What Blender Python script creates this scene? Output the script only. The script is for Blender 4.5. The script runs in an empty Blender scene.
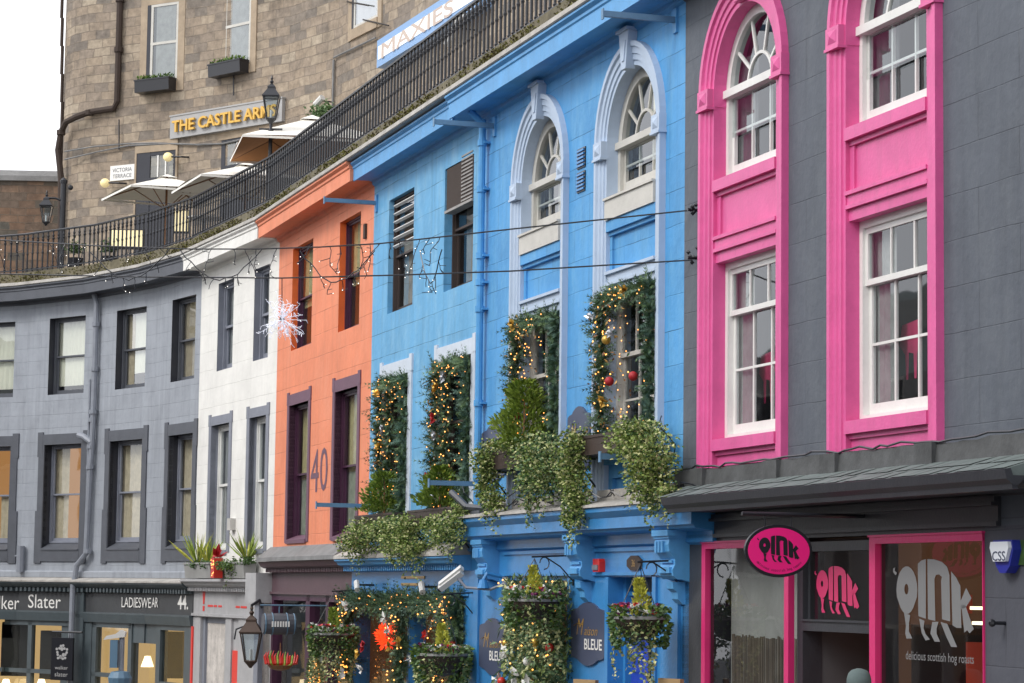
import bpy, bmesh, math, random
from mathutils import Vector, Matrix
R = math.radians
random.seed(11)
sc = bpy.context.scene
col = sc.collection

# ------------------------------------------------------------------ camera, sky, sun, exposure
ZC = 3.6
PITCH = math.atan((590.1 - 341.5) / 2484.9)
ROLL = 0.01315
cam = bpy.data.cameras.new('camera')
cam.lens = 2484.9 / 1024 * 36
cam.sensor_width = 36
cam.clip_end = 3000
cam.clip_start = 0.1
co = bpy.data.objects.new('camera', cam)
col.objects.link(co)
co.matrix_world = Matrix.Translation((0, 0, ZC)) @ Matrix.Rotation(R(90) + PITCH, 4, 'X') @ Matrix.Rotation(ROLL, 4, 'Z')
sc.camera = co

SUN_EL, SUN_AZ = 42, -118      # soft light through cloud, from high on the street side (azimuth from +Y, clockwise)
w = bpy.data.worlds.new('World')
sc.world = w
w.use_nodes = True
nt = w.node_tree
bg = nt.nodes['Background']
sky = nt.nodes.new('ShaderNodeTexSky')
sky.sky_type = 'NISHITA'
sky.sun_disc = False
sky.sun_elevation = R(SUN_EL)
sky.sun_rotation = R(SUN_AZ)
mixn = nt.nodes.new('ShaderNodeMix')
mixn.data_type = 'RGBA'
mixn.inputs[0].default_value = 0.88
nt.links.new(sky.outputs[0], mixn.inputs[6])
mixn.inputs[7].default_value = (10.6, 10.6, 10.9, 1)
nt.links.new(mixn.outputs[2], bg.inputs[0])
bg.inputs[1].default_value = 0.115
sl = bpy.data.lights.new('sun', 'SUN')
sl.energy = 1.15
sl.angle = R(18)
sl.color = (1, .96, .9)
so = bpy.data.objects.new('sun', sl)
col.objects.link(so)
az, el = R(SUN_AZ), R(SUN_EL)
so.rotation_euler = Vector((math.sin(az) * math.cos(el), math.cos(az) * math.cos(el), math.sin(el))).to_track_quat('Z', 'Y').to_euler()
sc.view_settings.view_transform = 'Standard'
sc.view_settings.look = 'None'
sc.view_settings.exposure = 0.62
sc.view_settings.gamma = 1

# ------------------------------------------------------------------ materials
def _mat(name):
    m = bpy.data.materials.new(name)
    m.use_nodes = True
    return m, m.node_tree, m.node_tree.nodes['Principled BSDF']

def flat(name, c, rough=.5, metal=0, emit=None, es=1, spec=.5):
    m, t, b = _mat(name)
    b.inputs['Base Color'].default_value = (*c, 1)
    b.inputs['Roughness'].default_value = rough
    b.inputs['Metallic'].default_value = metal
    b.inputs['Specular IOR Level'].default_value = spec
    if emit:
        b.inputs['Emission Color'].default_value = (*emit, 1)
        b.inputs['Emission Strength'].default_value = es
    return m

def worn(name, c, rough=.55, var=.16, scale=2.5, bump=.15, dirt=.0, streak=0.0, spec=.4, metal=0):
    """painted or weathered surface: broad tone changes, fine grain, rain streaks"""
    m, t, b = _mat(name)
    N, L = t.nodes, t.links
    tc = N.new('ShaderNodeTexCoord')
    n1 = N.new('ShaderNodeTexNoise'); n1.inputs['Scale'].default_value = scale; n1.inputs['Detail'].default_value = 7; n1.inputs['Roughness'].default_value = .65
    L.new(tc.outputs['Object'], n1.inputs['Vector'])
    rp = N.new('ShaderNodeMapRange'); rp.inputs[1].default_value = .3; rp.inputs[2].default_value = .7
    rp.inputs[3].default_value = 1 - var; rp.inputs[4].default_value = 1 + var * .6
    L.new(n1.outputs[0], rp.inputs[0])
    mul = N.new('ShaderNodeVectorMath'); mul.operation = 'SCALE'
    mul.inputs[0].default_value = c
    L.new(rp.outputs[0], mul.inputs[3])
    src = mul.outputs[0]
    if streak:
        mp = N.new('ShaderNodeMapping'); mp.inputs['Scale'].default_value = (7, 7, .55)
        L.new(tc.outputs['Object'], mp.inputs[0])
        n2 = N.new('ShaderNodeTexNoise'); n2.inputs['Scale'].default_value = 1; n2.inputs['Detail'].default_value = 5
        L.new(mp.outputs[0], n2.inputs['Vector'])
        r2 = N.new('ShaderNodeMapRange'); r2.inputs[1].default_value = .5; r2.inputs[2].default_value = .78
        r2.inputs[3].default_value = 0; r2.inputs[4].default_value = streak
        L.new(n2.outputs[0], r2.inputs[0])
        mx = N.new('ShaderNodeMix'); mx.data_type = 'RGBA'
        L.new(r2.outputs[0], mx.inputs[0]); L.new(src, mx.inputs[6])
        g = sum(c) / 3
        mx.inputs[7].default_value = (c[0] * .5 + g * .12, c[1] * .5 + g * .12, c[2] * .5 + g * .1, 1)
        src = mx.outputs[2]
    if dirt:
        n3 = N.new('ShaderNodeTexNoise'); n3.inputs['Scale'].default_value = scale * 5; n3.inputs['Detail'].default_value = 8; n3.inputs['Roughness'].default_value = .75
        L.new(tc.outputs['Object'], n3.inputs['Vector'])
        r3 = N.new('ShaderNodeMapRange'); r3.inputs[1].default_value = .56; r3.inputs[2].default_value = .72
        r3.inputs[3].default_value = 0; r3.inputs[4].default_value = dirt
        L.new(n3.outputs[0], r3.inputs[0])
        mx = N.new('ShaderNodeMix'); mx.data_type = 'RGBA'
        L.new(r3.outputs[0], mx.inputs[0]); L.new(src, mx.inputs[6]); mx.inputs[7].default_value = (.07, .065, .055, 1)
        src = mx.outputs[2]
    L.new(src, b.inputs['Base Color'])
    b.inputs['Roughness'].default_value = rough
    b.inputs['Specular IOR Level'].default_value = spec
    b.inputs['Metallic'].default_value = metal
    bp = N.new('ShaderNodeBump'); bp.inputs['Strength'].default_value = bump; bp.inputs['Distance'].default_value = .02
    n4 = N.new('ShaderNodeTexNoise'); n4.inputs['Scale'].default_value = 28; n4.inputs['Detail'].default_value = 6
    L.new(tc.outputs['Object'], n4.inputs['Vector'])
    L.new(n4.outputs[0], bp.inputs['Height']); L.new(bp.outputs[0], b.inputs['Normal'])
    return m

def ashlar(name, c, bw=1.15, bh=.42, joint=.5, var=.1, streak=.12, rough=.6, joint_w=.007, patch=None):
    """painted ashlar: blocks with thin, partly filled joints, rain streaks and patches of fading"""
    m, t, b = _mat(name)
    N, L = t.nodes, t.links
    tc = N.new('ShaderNodeTexCoord')
    sep = N.new('ShaderNodeSeparateXYZ'); L.new(tc.outputs['Object'], sep.inputs[0])
    cb = N.new('ShaderNodeCombineXYZ'); L.new(sep.outputs[0], cb.inputs[0]); L.new(sep.outputs[2], cb.inputs[1])
    wn = N.new('ShaderNodeTexNoise'); wn.inputs['Scale'].default_value = 1.7; wn.inputs['Detail'].default_value = 3
    L.new(tc.outputs['Object'], wn.inputs['Vector'])
    wm = N.new('ShaderNodeVectorMath'); wm.operation = 'MULTIPLY_ADD'; wm.inputs[1].default_value = (.03, .03, 0)
    L.new(wn.outputs['Color'], wm.inputs[0]); L.new(cb.outputs[0], wm.inputs[2])
    br = N.new('ShaderNodeTexBrick')
    br.inputs['Scale'].default_value = 1; br.inputs['Brick Width'].default_value = bw; br.inputs['Row Height'].default_value = bh
    br.inputs['Mortar Size'].default_value = joint_w; br.inputs['Mortar Smooth'].default_value = .5
    br.inputs['Color1'].default_value = (1 - var, 1 - var, 1 - var, 1); br.inputs['Color2'].default_value = (1 + var * .5,) * 3 + (1,)
    br.inputs['Mortar'].default_value = (1, 1, 1, 1)
    L.new(wm.outputs[0], br.inputs['Vector'])
    n1 = N.new('ShaderNodeTexNoise'); n1.inputs['Scale'].default_value = 1.1; n1.inputs['Detail'].default_value = 8; n1.inputs['Roughness'].default_value = .7
    L.new(tc.outputs['Object'], n1.inputs['Vector'])
    r1 = N.new('ShaderNodeMapRange'); r1.inputs[1].default_value = .3; r1.inputs[2].default_value = .7; r1.inputs[3].default_value = .88; r1.inputs[4].default_value = 1.08
    L.new(n1.outputs[0], r1.inputs[0])
    base = N.new('ShaderNodeVectorMath'); base.operation = 'SCALE'; base.inputs[0].default_value = c
    L.new(r1.outputs[0], base.inputs[3])
    m2 = N.new('ShaderNodeVectorMath'); m2.operation = 'MULTIPLY'
    L.new(base.outputs[0], m2.inputs[0]); L.new(br.outputs['Color'], m2.inputs[1])
    src = m2.outputs[0]
    if patch:
        np_ = N.new('ShaderNodeTexNoise'); np_.inputs['Scale'].default_value = .9; np_.inputs['Detail'].default_value = 9; np_.inputs['Roughness'].default_value = .8
        mpp = N.new('ShaderNodeMapping'); mpp.inputs['Location'].default_value = (3.1, 1, 7); mpp.inputs['Scale'].default_value = (2.2, 2, .8)
        L.new(tc.outputs['Object'], mpp.inputs[0]); L.new(mpp.outputs[0], np_.inputs['Vector'])
        rr = N.new('ShaderNodeMapRange'); rr.inputs[1].default_value = .48; rr.inputs[2].default_value = .7; rr.inputs[3].default_value = 0; rr.inputs[4].default_value = .75
        L.new(np_.outputs[0], rr.inputs[0])
        mx = N.new('ShaderNodeMix'); mx.data_type = 'RGBA'
        L.new(rr.outputs[0], mx.inputs[0]); L.new(src, mx.inputs[6]); mx.inputs[7].default_value = (*patch, 1)
        src = mx.outputs[2]
    # joints: broken up by noise
    jn = N.new('ShaderNodeTexNoise'); jn.inputs['Scale'].default_value = 1.6; jn.inputs['Detail'].default_value = 4
    L.new(tc.outputs['Object'], jn.inputs['Vector'])
    jr = N.new('ShaderNodeMapRange'); jr.inputs[1].default_value = .42; jr.inputs[2].default_value = .6; jr.inputs[3].default_value = joint * .15; jr.inputs[4].default_value = joint
    L.new(jn.outputs[0], jr.inputs[0])
    jm = N.new('ShaderNodeMath'); jm.operation = 'MULTIPLY'
    L.new(br.outputs['Fac'], jm.inputs[0]); L.new(jr.outputs[0], jm.inputs[1])
    mj = N.new('ShaderNodeMix'); mj.data_type = 'RGBA'
    L.new(jm.outputs[0], mj.inputs[0]); L.new(src, mj.inputs[6]); mj.inputs[7].default_value = (c[0] * .25, c[1] * .25, c[2] * .25, 1)
    src = mj.outputs[2]
    if streak:
        mp = N.new('ShaderNodeMapping'); mp.inputs['Scale'].default_value = (5, 5, .35)
        L.new(tc.outputs['Object'], mp.inputs[0])
        n2 = N.new('ShaderNodeTexNoise'); n2.inputs['Scale'].default_value = 1; n2.inputs['Detail'].default_value = 6
        L.new(mp.outputs[0], n2.inputs['Vector'])
        r2 = N.new('ShaderNodeMapRange'); r2.inputs[1].default_value = .5; r2.inputs[2].default_value = .8; r2.inputs[3].default_value = 0; r2.inputs[4].default_value = streak
        L.new(n2.outputs[0], r2.inputs[0])
        mx = N.new('ShaderNodeMix'); mx.data_type = 'RGBA'
        L.new(r2.outputs[0], mx.inputs[0]); L.new(src, mx.inputs[6]); mx.inputs[7].default_value = (c[0] * .45, c[1] * .45, c[2] * .45, 1)
        src = mx.outputs[2]
    L.new(src, b.inputs['Base Color'])
    b.inputs['Roughness'].default_value = rough
    b.inputs['Specular IOR Level'].default_value = .3
    inv = N.new('ShaderNodeMath'); inv.operation = 'MULTIPLY_ADD'; inv.inputs[1].default_value = -1.0
    n4 = N.new('ShaderNodeTexNoise'); n4.inputs['Scale'].default_value = 9; n4.inputs['Detail'].default_value = 8
    L.new(tc.outputs['Object'], n4.inputs['Vector'])
    L.new(br.outputs['Fac'], inv.inputs[0]); L.new(n4.outputs[0], inv.inputs[2])
    bp = N.new('ShaderNodeBump'); bp.inputs['Strength'].default_value = .6; bp.inputs['Distance'].default_value = .014
    L.new(inv.outputs[0], bp.inputs['Height']); L.new(bp.outputs[0], b.inputs['Normal'])
    return m

def rubble(name, c1, c2, mortar, bw=.62, bh=.26, soot=.5, use_uv=True):
    """bare stone or brick: every block its own tone, soot stains"""
    m, t, b = _mat(name)
    N, L = t.nodes, t.links
    tc = N.new('ShaderNodeTexCoord')
    vec = tc.outputs['UV']
    wn = N.new('ShaderNodeTexNoise'); wn.inputs['Scale'].default_value = 1.2; wn.inputs['Detail'].default_value = 3
    L.new(vec, wn.inputs['Vector'])
    wm = N.new('ShaderNodeVectorMath'); wm.operation = 'MULTIPLY_ADD'; wm.inputs[1].default_value = (.28, .10, 0)
    L.new(wn.outputs['Color'], wm.inputs[0]); L.new(vec, wm.inputs[2])
    cols = []
    br = N.new('ShaderNodeTexBrick')
    br.inputs['Scale'].default_value = 1; br.inputs['Brick Width'].default_value = bw; br.inputs['Row Height'].default_value = bh
    br.inputs['Mortar Size'].default_value = .012; br.inputs['Mortar Smooth'].default_value = .4
    br.inputs['Color1'].default_value = (0, 0, 0, 1); br.inputs['Color2'].default_value = (1, 1, 1, 1)
    br.inputs['Mortar'].default_value = (.5, .5, .5, 1)
    br.inputs['Bias'].default_value = 0
    L.new(wm.outputs[0], br.inputs['Vector'])
    cr = N.new('ShaderNodeValToRGB')
    e = cr.color_ramp.elements
    e[0].position = 0; e[0].color = (*c1, 1); e[1].position = 1; e[1].color = (*c2, 1)
    k = cr.color_ramp.elements.new(.35); k.color = (c1[0] * .55 + c2[0] * .45, c1[1] * .55 + c2[1] * .42, c1[2] * .6 + c2[2] * .38, 1)
    k = cr.color_ramp.elements.new(.7); k.color = (c2[0] * .82, c2[1] * .78, c2[2] * .76, 1)
    L.new(br.outputs['Color'], cr.inputs[0])
    n1 = N.new('ShaderNodeTexNoise'); n1.inputs['Scale'].default_value = 5; n1.inputs['Detail'].default_value = 9; n1.inputs['Roughness'].default_value = .7
    L.new(vec, n1.inputs['Vector'])
    r1 = N.new('ShaderNodeMapRange'); r1.inputs[1].default_value = .25; r1.inputs[2].default_value = .75; r1.inputs[3].default_value = .6; r1.inputs[4].default_value = 1.3
    L.new(n1.outputs[0], r1.inputs[0])
    sc_ = N.new('ShaderNodeVectorMath'); sc_.operation = 'SCALE'
    L.new(cr.outputs[0], sc_.inputs[0]); L.new(r1.outputs[0], sc_.inputs[3])
    ms = N.new('ShaderNodeMix'); ms.data_type = 'RGBA'
    fm = N.new('ShaderNodeMath'); fm.operation = 'MULTIPLY'; fm.inputs[1].default_value = .55
    L.new(br.outputs['Fac'], fm.inputs[0])
    L.new(fm.outputs[0], ms.inputs[0]); L.new(sc_.outputs[0], ms.inputs[6]); ms.inputs[7].default_value = (*mortar, 1)
    n2 = N.new('ShaderNodeTexNoise'); n2.inputs['Scale'].default_value = .55; n2.inputs['Detail'].default_value = 8; n2.inputs['Roughness'].default_value = .72
    L.new(vec, n2.inputs['Vector'])
    r2 = N.new('ShaderNodeMapRange'); r2.inputs[1].default_value = .5; r2.inputs[2].default_value = .72; r2.inputs[3].default_value = 0; r2.inputs[4].default_value = soot
    L.new(n2.outputs[0], r2.inputs[0])
    mx = N.new('ShaderNodeMix'); mx.data_type = 'RGBA'
    L.new(r2.outputs[0], mx.inputs[0]); L.new(ms.outputs[2], mx.inputs[6]); mx.inputs[7].default_value = (.075, .066, .06, 1)
    L.new(mx.outputs[2], b.inputs['Base Color'])
    b.inputs['Roughness'].default_value = .85
    b.inputs['Specular IOR Level'].default_value = .2
    inv = N.new('ShaderNodeMath'); inv.operation = 'MULTIPLY_ADD'; inv.inputs[1].default_value = -1.2
    L.new(br.outputs['Fac'], inv.inputs[0]); L.new(n1.outputs[0], inv.inputs[2])
    bp = N.new('ShaderNodeBump'); bp.inputs['Strength'].default_value = .7; bp.inputs['Distance'].default_value = .03
    L.new(inv.outputs[0], bp.inputs['Height']); L.new(bp.outputs[0], b.inputs['Normal'])
    return m

def glass(name, tint=(.8, .85, .85), gain=1.25, rough=.02, wave=.006):
    m, t, b = _mat(name)
    N, L = t.nodes, t.links
    N.remove(b)
    out = N['Material Output']
    tr = N.new('ShaderNodeBsdfTransparent'); tr.inputs[0].default_value = (*tint, 1)
    gl = N.new('ShaderNodeBsdfGlossy'); gl.inputs['Roughness'].default_value = rough; gl.inputs['Color'].default_value = (.95, .97, 1, 1)
    fr = N.new('ShaderNodeFresnel')
    ge = N.new('ShaderNodeNewGeometry'); mi = N.new('ShaderNodeMapRange'); mi.inputs[3].default_value = 1.5; mi.inputs[4].default_value = 1 / 1.5
    L.new(ge.outputs['Backfacing'], mi.inputs[0]); L.new(mi.outputs[0], fr.inputs['IOR'])
    mu = N.new('ShaderNodeMath'); mu.operation = 'MULTIPLY'; mu.inputs[1].default_value = gain; mu.use_clamp = True
    L.new(fr.outputs[0], mu.inputs[0])
    mx = N.new('ShaderNodeMixShader')
    L.new(mu.outputs[0], mx.inputs[0]); L.new(tr.outputs[0], mx.inputs[1]); L.new(gl.outputs[0], mx.inputs[2])
    L.new(mx.outputs[0], out.inputs[0])
    tc = N.new('ShaderNodeTexCoord')
    n = N.new('ShaderNodeTexNoise'); n.inputs['Scale'].default_value = 1.4; n.inputs['Detail'].default_value = 1
    L.new(tc.outputs['Object'], n.inputs['Vector'])
    bp = N.new('ShaderNodeBump'); bp.inputs['Strength'].default_value = .6; bp.inputs['Distance'].default_value = wave
    L.new(n.outputs[0], bp.inputs['Height']); L.new(bp.outputs[0], gl.inputs['Normal']); L.new(bp.outputs[0], fr.inputs['Normal'])
    return m

def leafm(name, c, tr=.25):
    m, t, b = _mat(name)
    N, L = t.nodes, t.links
    tc = N.new('ShaderNodeTexCoord')
    n = N.new('ShaderNodeTexNoise'); n.inputs['Scale'].default_value = 14; n.inputs['Detail'].default_value = 3
    L.new(tc.outputs['Object'], n.inputs['Vector'])
    r = N.new('ShaderNodeMapRange'); r.inputs[1].default_value = .3; r.inputs[2].default_value = .7; r.inputs[3].default_value = .65; r.inputs[4].default_value = 1.35
    L.new(n.outputs[0], r.inputs[0])
    s = N.new('ShaderNodeVectorMath'); s.operation = 'SCALE'; s.inputs[0].default_value = c
    L.new(r.outputs[0], s.inputs[3]); L.new(s.outputs[0], b.inputs['Base Color'])
    b.inputs['Roughness'].default_value = .5
    b.inputs['Specular IOR Level'].default_value = .3
    return m

M = {}
M['blue'] = ashlar('blue_painted_ashlar', (.135, .395, .66), patch=(.28, .52, .70), streak=.34, joint=.75)
M['blue_arch'] = ashlar('bright_blue_painted_ashlar', (.092, .335, .66), patch=(.17, .43, .68), streak=.28, joint=.6)
M['blue_wood'] = worn('blue_gloss_paint', (.045, .245, .56), rough=.35, streak=.15)
M['blue_deep'] = worn('cobalt_door_paint', (.03, .07, .48), rough=.3)
M['blue_corn'] = worn('blue_cornice_paint', (.09, .335, .66), rough=.5, streak=.25, dirt=.1)
M['trim_w'] = worn('off_white_blue_trim_paint', (.58, .65, .74), rough=.5, streak=.15, var=.08)
M['trim'] = worn('pale_blue_trim_paint', (.44, .54, .68), rough=.5, streak=.15, var=.08)
M['orange'] = ashlar('orange_painted_ashlar', (.80, .265, .14), patch=(.78, .31, .19), streak=.20, joint=.45, var=.03)
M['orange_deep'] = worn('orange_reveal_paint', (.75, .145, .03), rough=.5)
M['white'] = ashlar('white_painted_ashlar', (.80, .79, .75), streak=.13, joint=.16, var=.02)
M['white_p'] = worn('white_sash_paint', (.74, .74, .71), rough=.4, var=.08, dirt=.12)
M['cream_p'] = worn('aged_cream_sash_paint', (.55, .535, .49), rough=.5, var=.12, dirt=.25)
M['grey'] = ashlar('grey_painted_ashlar', (.325, .35, .39), patch=(.24, .26, .29), streak=.42, joint=.3, var=.05, bh=.34)
M['grey_d'] = worn('slate_grey_trim_paint', (.088, .095, .112), rough=.5, streak=.15)
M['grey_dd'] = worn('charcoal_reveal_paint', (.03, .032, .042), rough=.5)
M['grey_m'] = worn('mid_grey_trim_paint', (.22, .235, .28), rough=.5, streak=.1)
M['grey_s'] = worn('pale_grey_shopfront_paint', (.42, .42, .43), rough=.5, streak=.2)
M['dark'] = ashlar('dark_grey_painted_ashlar', (.100, .114, .138), patch=(.13, .145, .165), bw=1.5, bh=.43, streak=.42, joint=.40, var=.03, joint_w=.006)
M['dark_s'] = worn('charcoal_shopfront_paint', (.040, .042, .050), rough=.45, streak=.2)
M['dark_w'] = ashlar('dark_shop_ashlar', (.085, .09, .11), bw=.9, bh=.6, streak=.2, joint=.4, var=.08)
M['pink'] = worn('pink_gloss_paint', (.70, .110, .32), rough=.42, var=.12, streak=.30, dirt=.10)
M['pink_s'] = worn('hot_pink_frame_paint', (.66, .028, .17), rough=.4, var=.06)
M['pink_sign'] = flat('hot_pink_sign', (.88, .014, .22), .35)
M['plum'] = worn('plum_paint', (.060, .016, .045), rough=.4)
M['lilac'] = worn('dusty_plum_trim_paint', (.155, .075, .115), rough=.5, streak=.1)
M['plum_s'] = worn('brown_plum_fascia_paint', (.12, .070, .085), rough=.5, streak=.15)
M['green_s'] = worn('dark_teal_shopfront_paint', (.075, .095, .105), rough=.4, streak=.1)
M['fascia_s'] = worn('charcoal_signboard', (.055, .058, .062), rough=.5)
M['stone'] = rubble('weathered_sandstone', (.20, .175, .15), (.41, .345, .265), (.22, .19, .155), bw=.52, bh=.24, soot=.75)
M['stone_l'] = worn('dressed_sandstone', (.38, .30, .215), rough=.8, var=.25, dirt=.3)
M['brick'] = rubble('patchy_red_and_brown_stonework', (.11, .105, .09), (.25, .17, .12), (.17, .15, .12), bw=.5, bh=.22, soot=.75)
M['lead_d'] = worn('dark_painted_flashing', (.075, .078, .08), rough=.6, dirt=.4, var=.4, scale=5)
M['lead'] = worn('old_lead_flashing', (.20, .20, .20), rough=.6, dirt=.5, var=.3)
M['slate'] = worn('green_grey_slate', (.135, .165, .16), rough=.65, dirt=.25, var=.2)
M['kerb'] = worn('mossy_kerb_stone', (.15, .132, .085), rough=.9, dirt=.6, var=.45, scale=3)
M['coping'] = worn('pale_coping_stone', (.42, .40, .37), rough=.8, dirt=.7, var=.3)
M['iron'] = worn('black_painted_iron', (.022, .024, .030), rough=.4)
M['iron_b'] = worn('faded_blue_iron', (.12, .24, .38), rough=.5, dirt=.3)
M['pipe'] = worn('grey_painted_pipe', (.25, .27, .31), rough=.45, dirt=.15)
M['black'] = flat('black_paint', (.012, .013, .018), .35)
M['rust'] = worn('sooty_cast_iron', (.05, .035, .028), rough=.8)
M['gold'] = flat('gilded_lettering', (.66, .40, .08), .4, .3)
M['goldm'] = flat('antique_gold_paint', (.45, .27, .08), .4, .3)
M['offwhite'] = flat('off_white_lettering', (.78, .77, .74), .5)
M['palegrey_t'] = flat('grey_sign_paint', (.36, .36, .36), .6)
M['frost'] = flat('frosted_vinyl', (.20, .205, .21), .6)
M['pink_vinyl'] = flat('pink_vinyl', (.62, .03, .14), .5)
M['navy'] = flat('navy_sign_paint', (.06, .075, .13), .45)
M['curtain'] = worn('cream_curtain', (.62, .50, .36), rough=.9, var=.2, scale=6)
M['curtain_y'] = worn('yellowed_curtain', (.62, .52, .26), rough=.9, var=.3, scale=4)
M['reflect_g'] = worn('sage_reflection_drape', (.42, .44, .34), rough=.9, var=.3, scale=4)  # green drape that colours in the pale reflection of the lower orange panes
M['netc'] = worn('grey_net_curtain', (.34, .33, .32), rough=.9, var=.25, scale=5)
M['blind'] = worn('sky_reflection_blind', (.86, .80, .66), rough=.9, var=.05)  # pale drape standing in for bright sky mirrored in upper panes
M['slat'] = flat('white_louvre', (.72, .72, .70), .6)
M['room'] = flat('dim_room', (.045, .04, .038), .9)
M['room_g'] = flat('grey_room', (.10, .10, .105), .9)
M['lit'] = worn('lamplight_toned_wall', (.50, .33, .16), rough=.9, var=.35, scale=1.5)  # warm lamplight put into the wall colour; nothing here emits
M['glow'] = flat('glowing_interior', (.5, .33, .15), .9, emit=(1, .62, .26), es=.42)  # shop walls emit the lamplight themselves
M['glow_m'] = flat('glowing_upper_room', (.35, .2, .09), .9, emit=(1, .55, .22), es=.20)  # room walls glow in place of lamplight falling on them
M['glow_dim'] = flat('dim_glowing_interior', (.10, .055, .035), .9, emit=(1, .45, .22), es=.035)  # faint warm glow given off by the walls, not by a lamp
M['lampw'] = flat('lit_lampshade', (.9, .8, .6), .6, emit=(1, .78, .45), es=2.2)
M['bulb'] = flat('warm_fairy_bulb', (1, .7, .3), .4, emit=(1, .34, .06), es=2.4)
M['bulb_w'] = flat('white_fairy_bulb', (1, 1, 1), .4, emit=(1, .93, .82), es=1.6)
M['bulb_c'] = flat('cold_white_bulb', (.9, .92, 1), .4, emit=(.86, .88, 1), es=.12)
M['redpanel'] = flat('glowing_red_panel', (.30, .035, .02), .6, emit=(1, .12, .05), es=.05)  # panel gives off its own red glow
M['redglow'] = flat('lit_red_lantern', (.9, .1, .02), .6, emit=(1, .09, .02), es=.75)
M['glass'] = glass('window_glass')
M['glass_b'] = glass('bright_window_glass', gain=2.6)
M['glass_s'] = glass('shop_window_glass', tint=(.85, .88, .87), gain=.8, wave=.003)
M['glass_l'] = glass('lantern_glass', tint=(.75, .80, .82), gain=1.6)
M['fir'] = leafm('fir_needles', (.055, .10, .05)); M['fir2'] = leafm('light_fir_needles', (.14, .22, .10)); M['fir3'] = leafm('bluish_fir_needles', (.12, .20, .15))
M['ivy'] = leafm('dark_ivy_leaf', (.055, .11, .03)); M['ivy2'] = leafm('variegated_ivy_leaf', (.20, .27, .065)); M['ivy3'] = leafm('cream_ivy_leaf', (.46, .47, .22))
M['yew'] = leafm('bright_evergreen_leaf', (.12, .19, .03)); M['yew2'] = leafm('lime_evergreen_leaf', (.23, .31, .05))
M['yellow'] = leafm('yellow_cypress_leaf', (.50, .50, .08)); M['moss'] = leafm('moss', (.13, .125, .03)); M['moss2'] = leafm('dry_moss', (.085, .07, .035))
M['red'] = flat('red_fabric', (.38, .012, .018), .6); M['redb'] = flat('red_berry', (.55, .03, .02), .35)
M['wflower'] = flat('white_petal', (.75, .75, .72), .7); M['pflower'] = flat('purple_petal', (.22, .03, .14), .7)
M['silver'] = flat('silver_ribbon', (.6, .62, .65), .3, .6); M['goldb'] = flat('gold_ribbon', (.65, .40, .08), .3, .5)
M['trough'] = worn('dark_wood_trough', (.055, .038, .032), rough=.6); M['concrete'] = worn('concrete_planter', (.30, .30, .29), rough=.8, dirt=.2)
M['copper'] = worn('tarnished_copper', (.075, .05, .038), rough=.5, metal=.2)
M['sail'] = worn('cream_canvas', (.84, .82, .76), rough=.9, var=.05); M['sail_glow'] = worn('heater_glow_canvas', (.50, .24, .10), rough=.9, var=.06)  # the second canvas has warm heater light put into its colour
M['taupe'] = worn('weathered_reed', (.15, .12, .095), rough=.9, var=.3)
M['oak'] = worn('oiled_oak', (.36, .24, .12), rough=.6)
M['wood'] = worn('varnished_wood', (.22, .10, .04), rough=.5)
M['cream_lamp'] = flat('cream_globe', (.78, .66, .34), .3, emit=(1, .8, .4), es=.25)
M['boardlit'] = flat('lit_menu_board', (.9, .8, .5), .6, emit=(1, .86, .5), es=.4)
M['peel'] = worn('peeling_painted_board', (.60, .56, .52), rough=.8, var=.3, dirt=.9, streak=.95, scale=3)
M['redpaint'] = flat('red_paint', (.75, .03, .02), .4)
M['maxblue'] = flat('pale_blue_sign_frame', (.20, .36, .62), .4)
M['maxwhite'] = flat('backlit_white_sign', (.8, .8, .8), .4, emit=(.85, .92, 1), es=.28)
M['maxtext'] = flat('faint_cream_letters', (.52, .42, .36), .5)
M['asphalt'] = worn('asphalt', (.05, .05, .052), rough=.9, var=.2)
M['paving'] = ashlar('paving_flags', (.24, .23, .21), bw=.9, bh=.6, joint=.8, var=.15, streak=0)
M['skin'] = flat('skin', (.55, .33, .24), .5); M['beanie'] = worn('grey_green_wool', (.12, .16, .16), rough=.95); M['coat'] = worn('dark_coat_cloth', (.03, .033, .045), rough=.9)
M['boxw'] = worn('weathered_box_plastic', (.50, .49, .46), rough=.6)
M['alarm_w'] = flat('white_alarm_plastic', (.74, .78, .84), .35); M['alarm_b'] = flat('blue_alarm_plastic', (.02, .03, .30), .3)
M['cctv'] = flat('white_camera_housing', (.62, .62, .60), .4)
M['tagblue'] = flat('dull_blue_plastic', (.10, .19, .28), .5)

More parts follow.
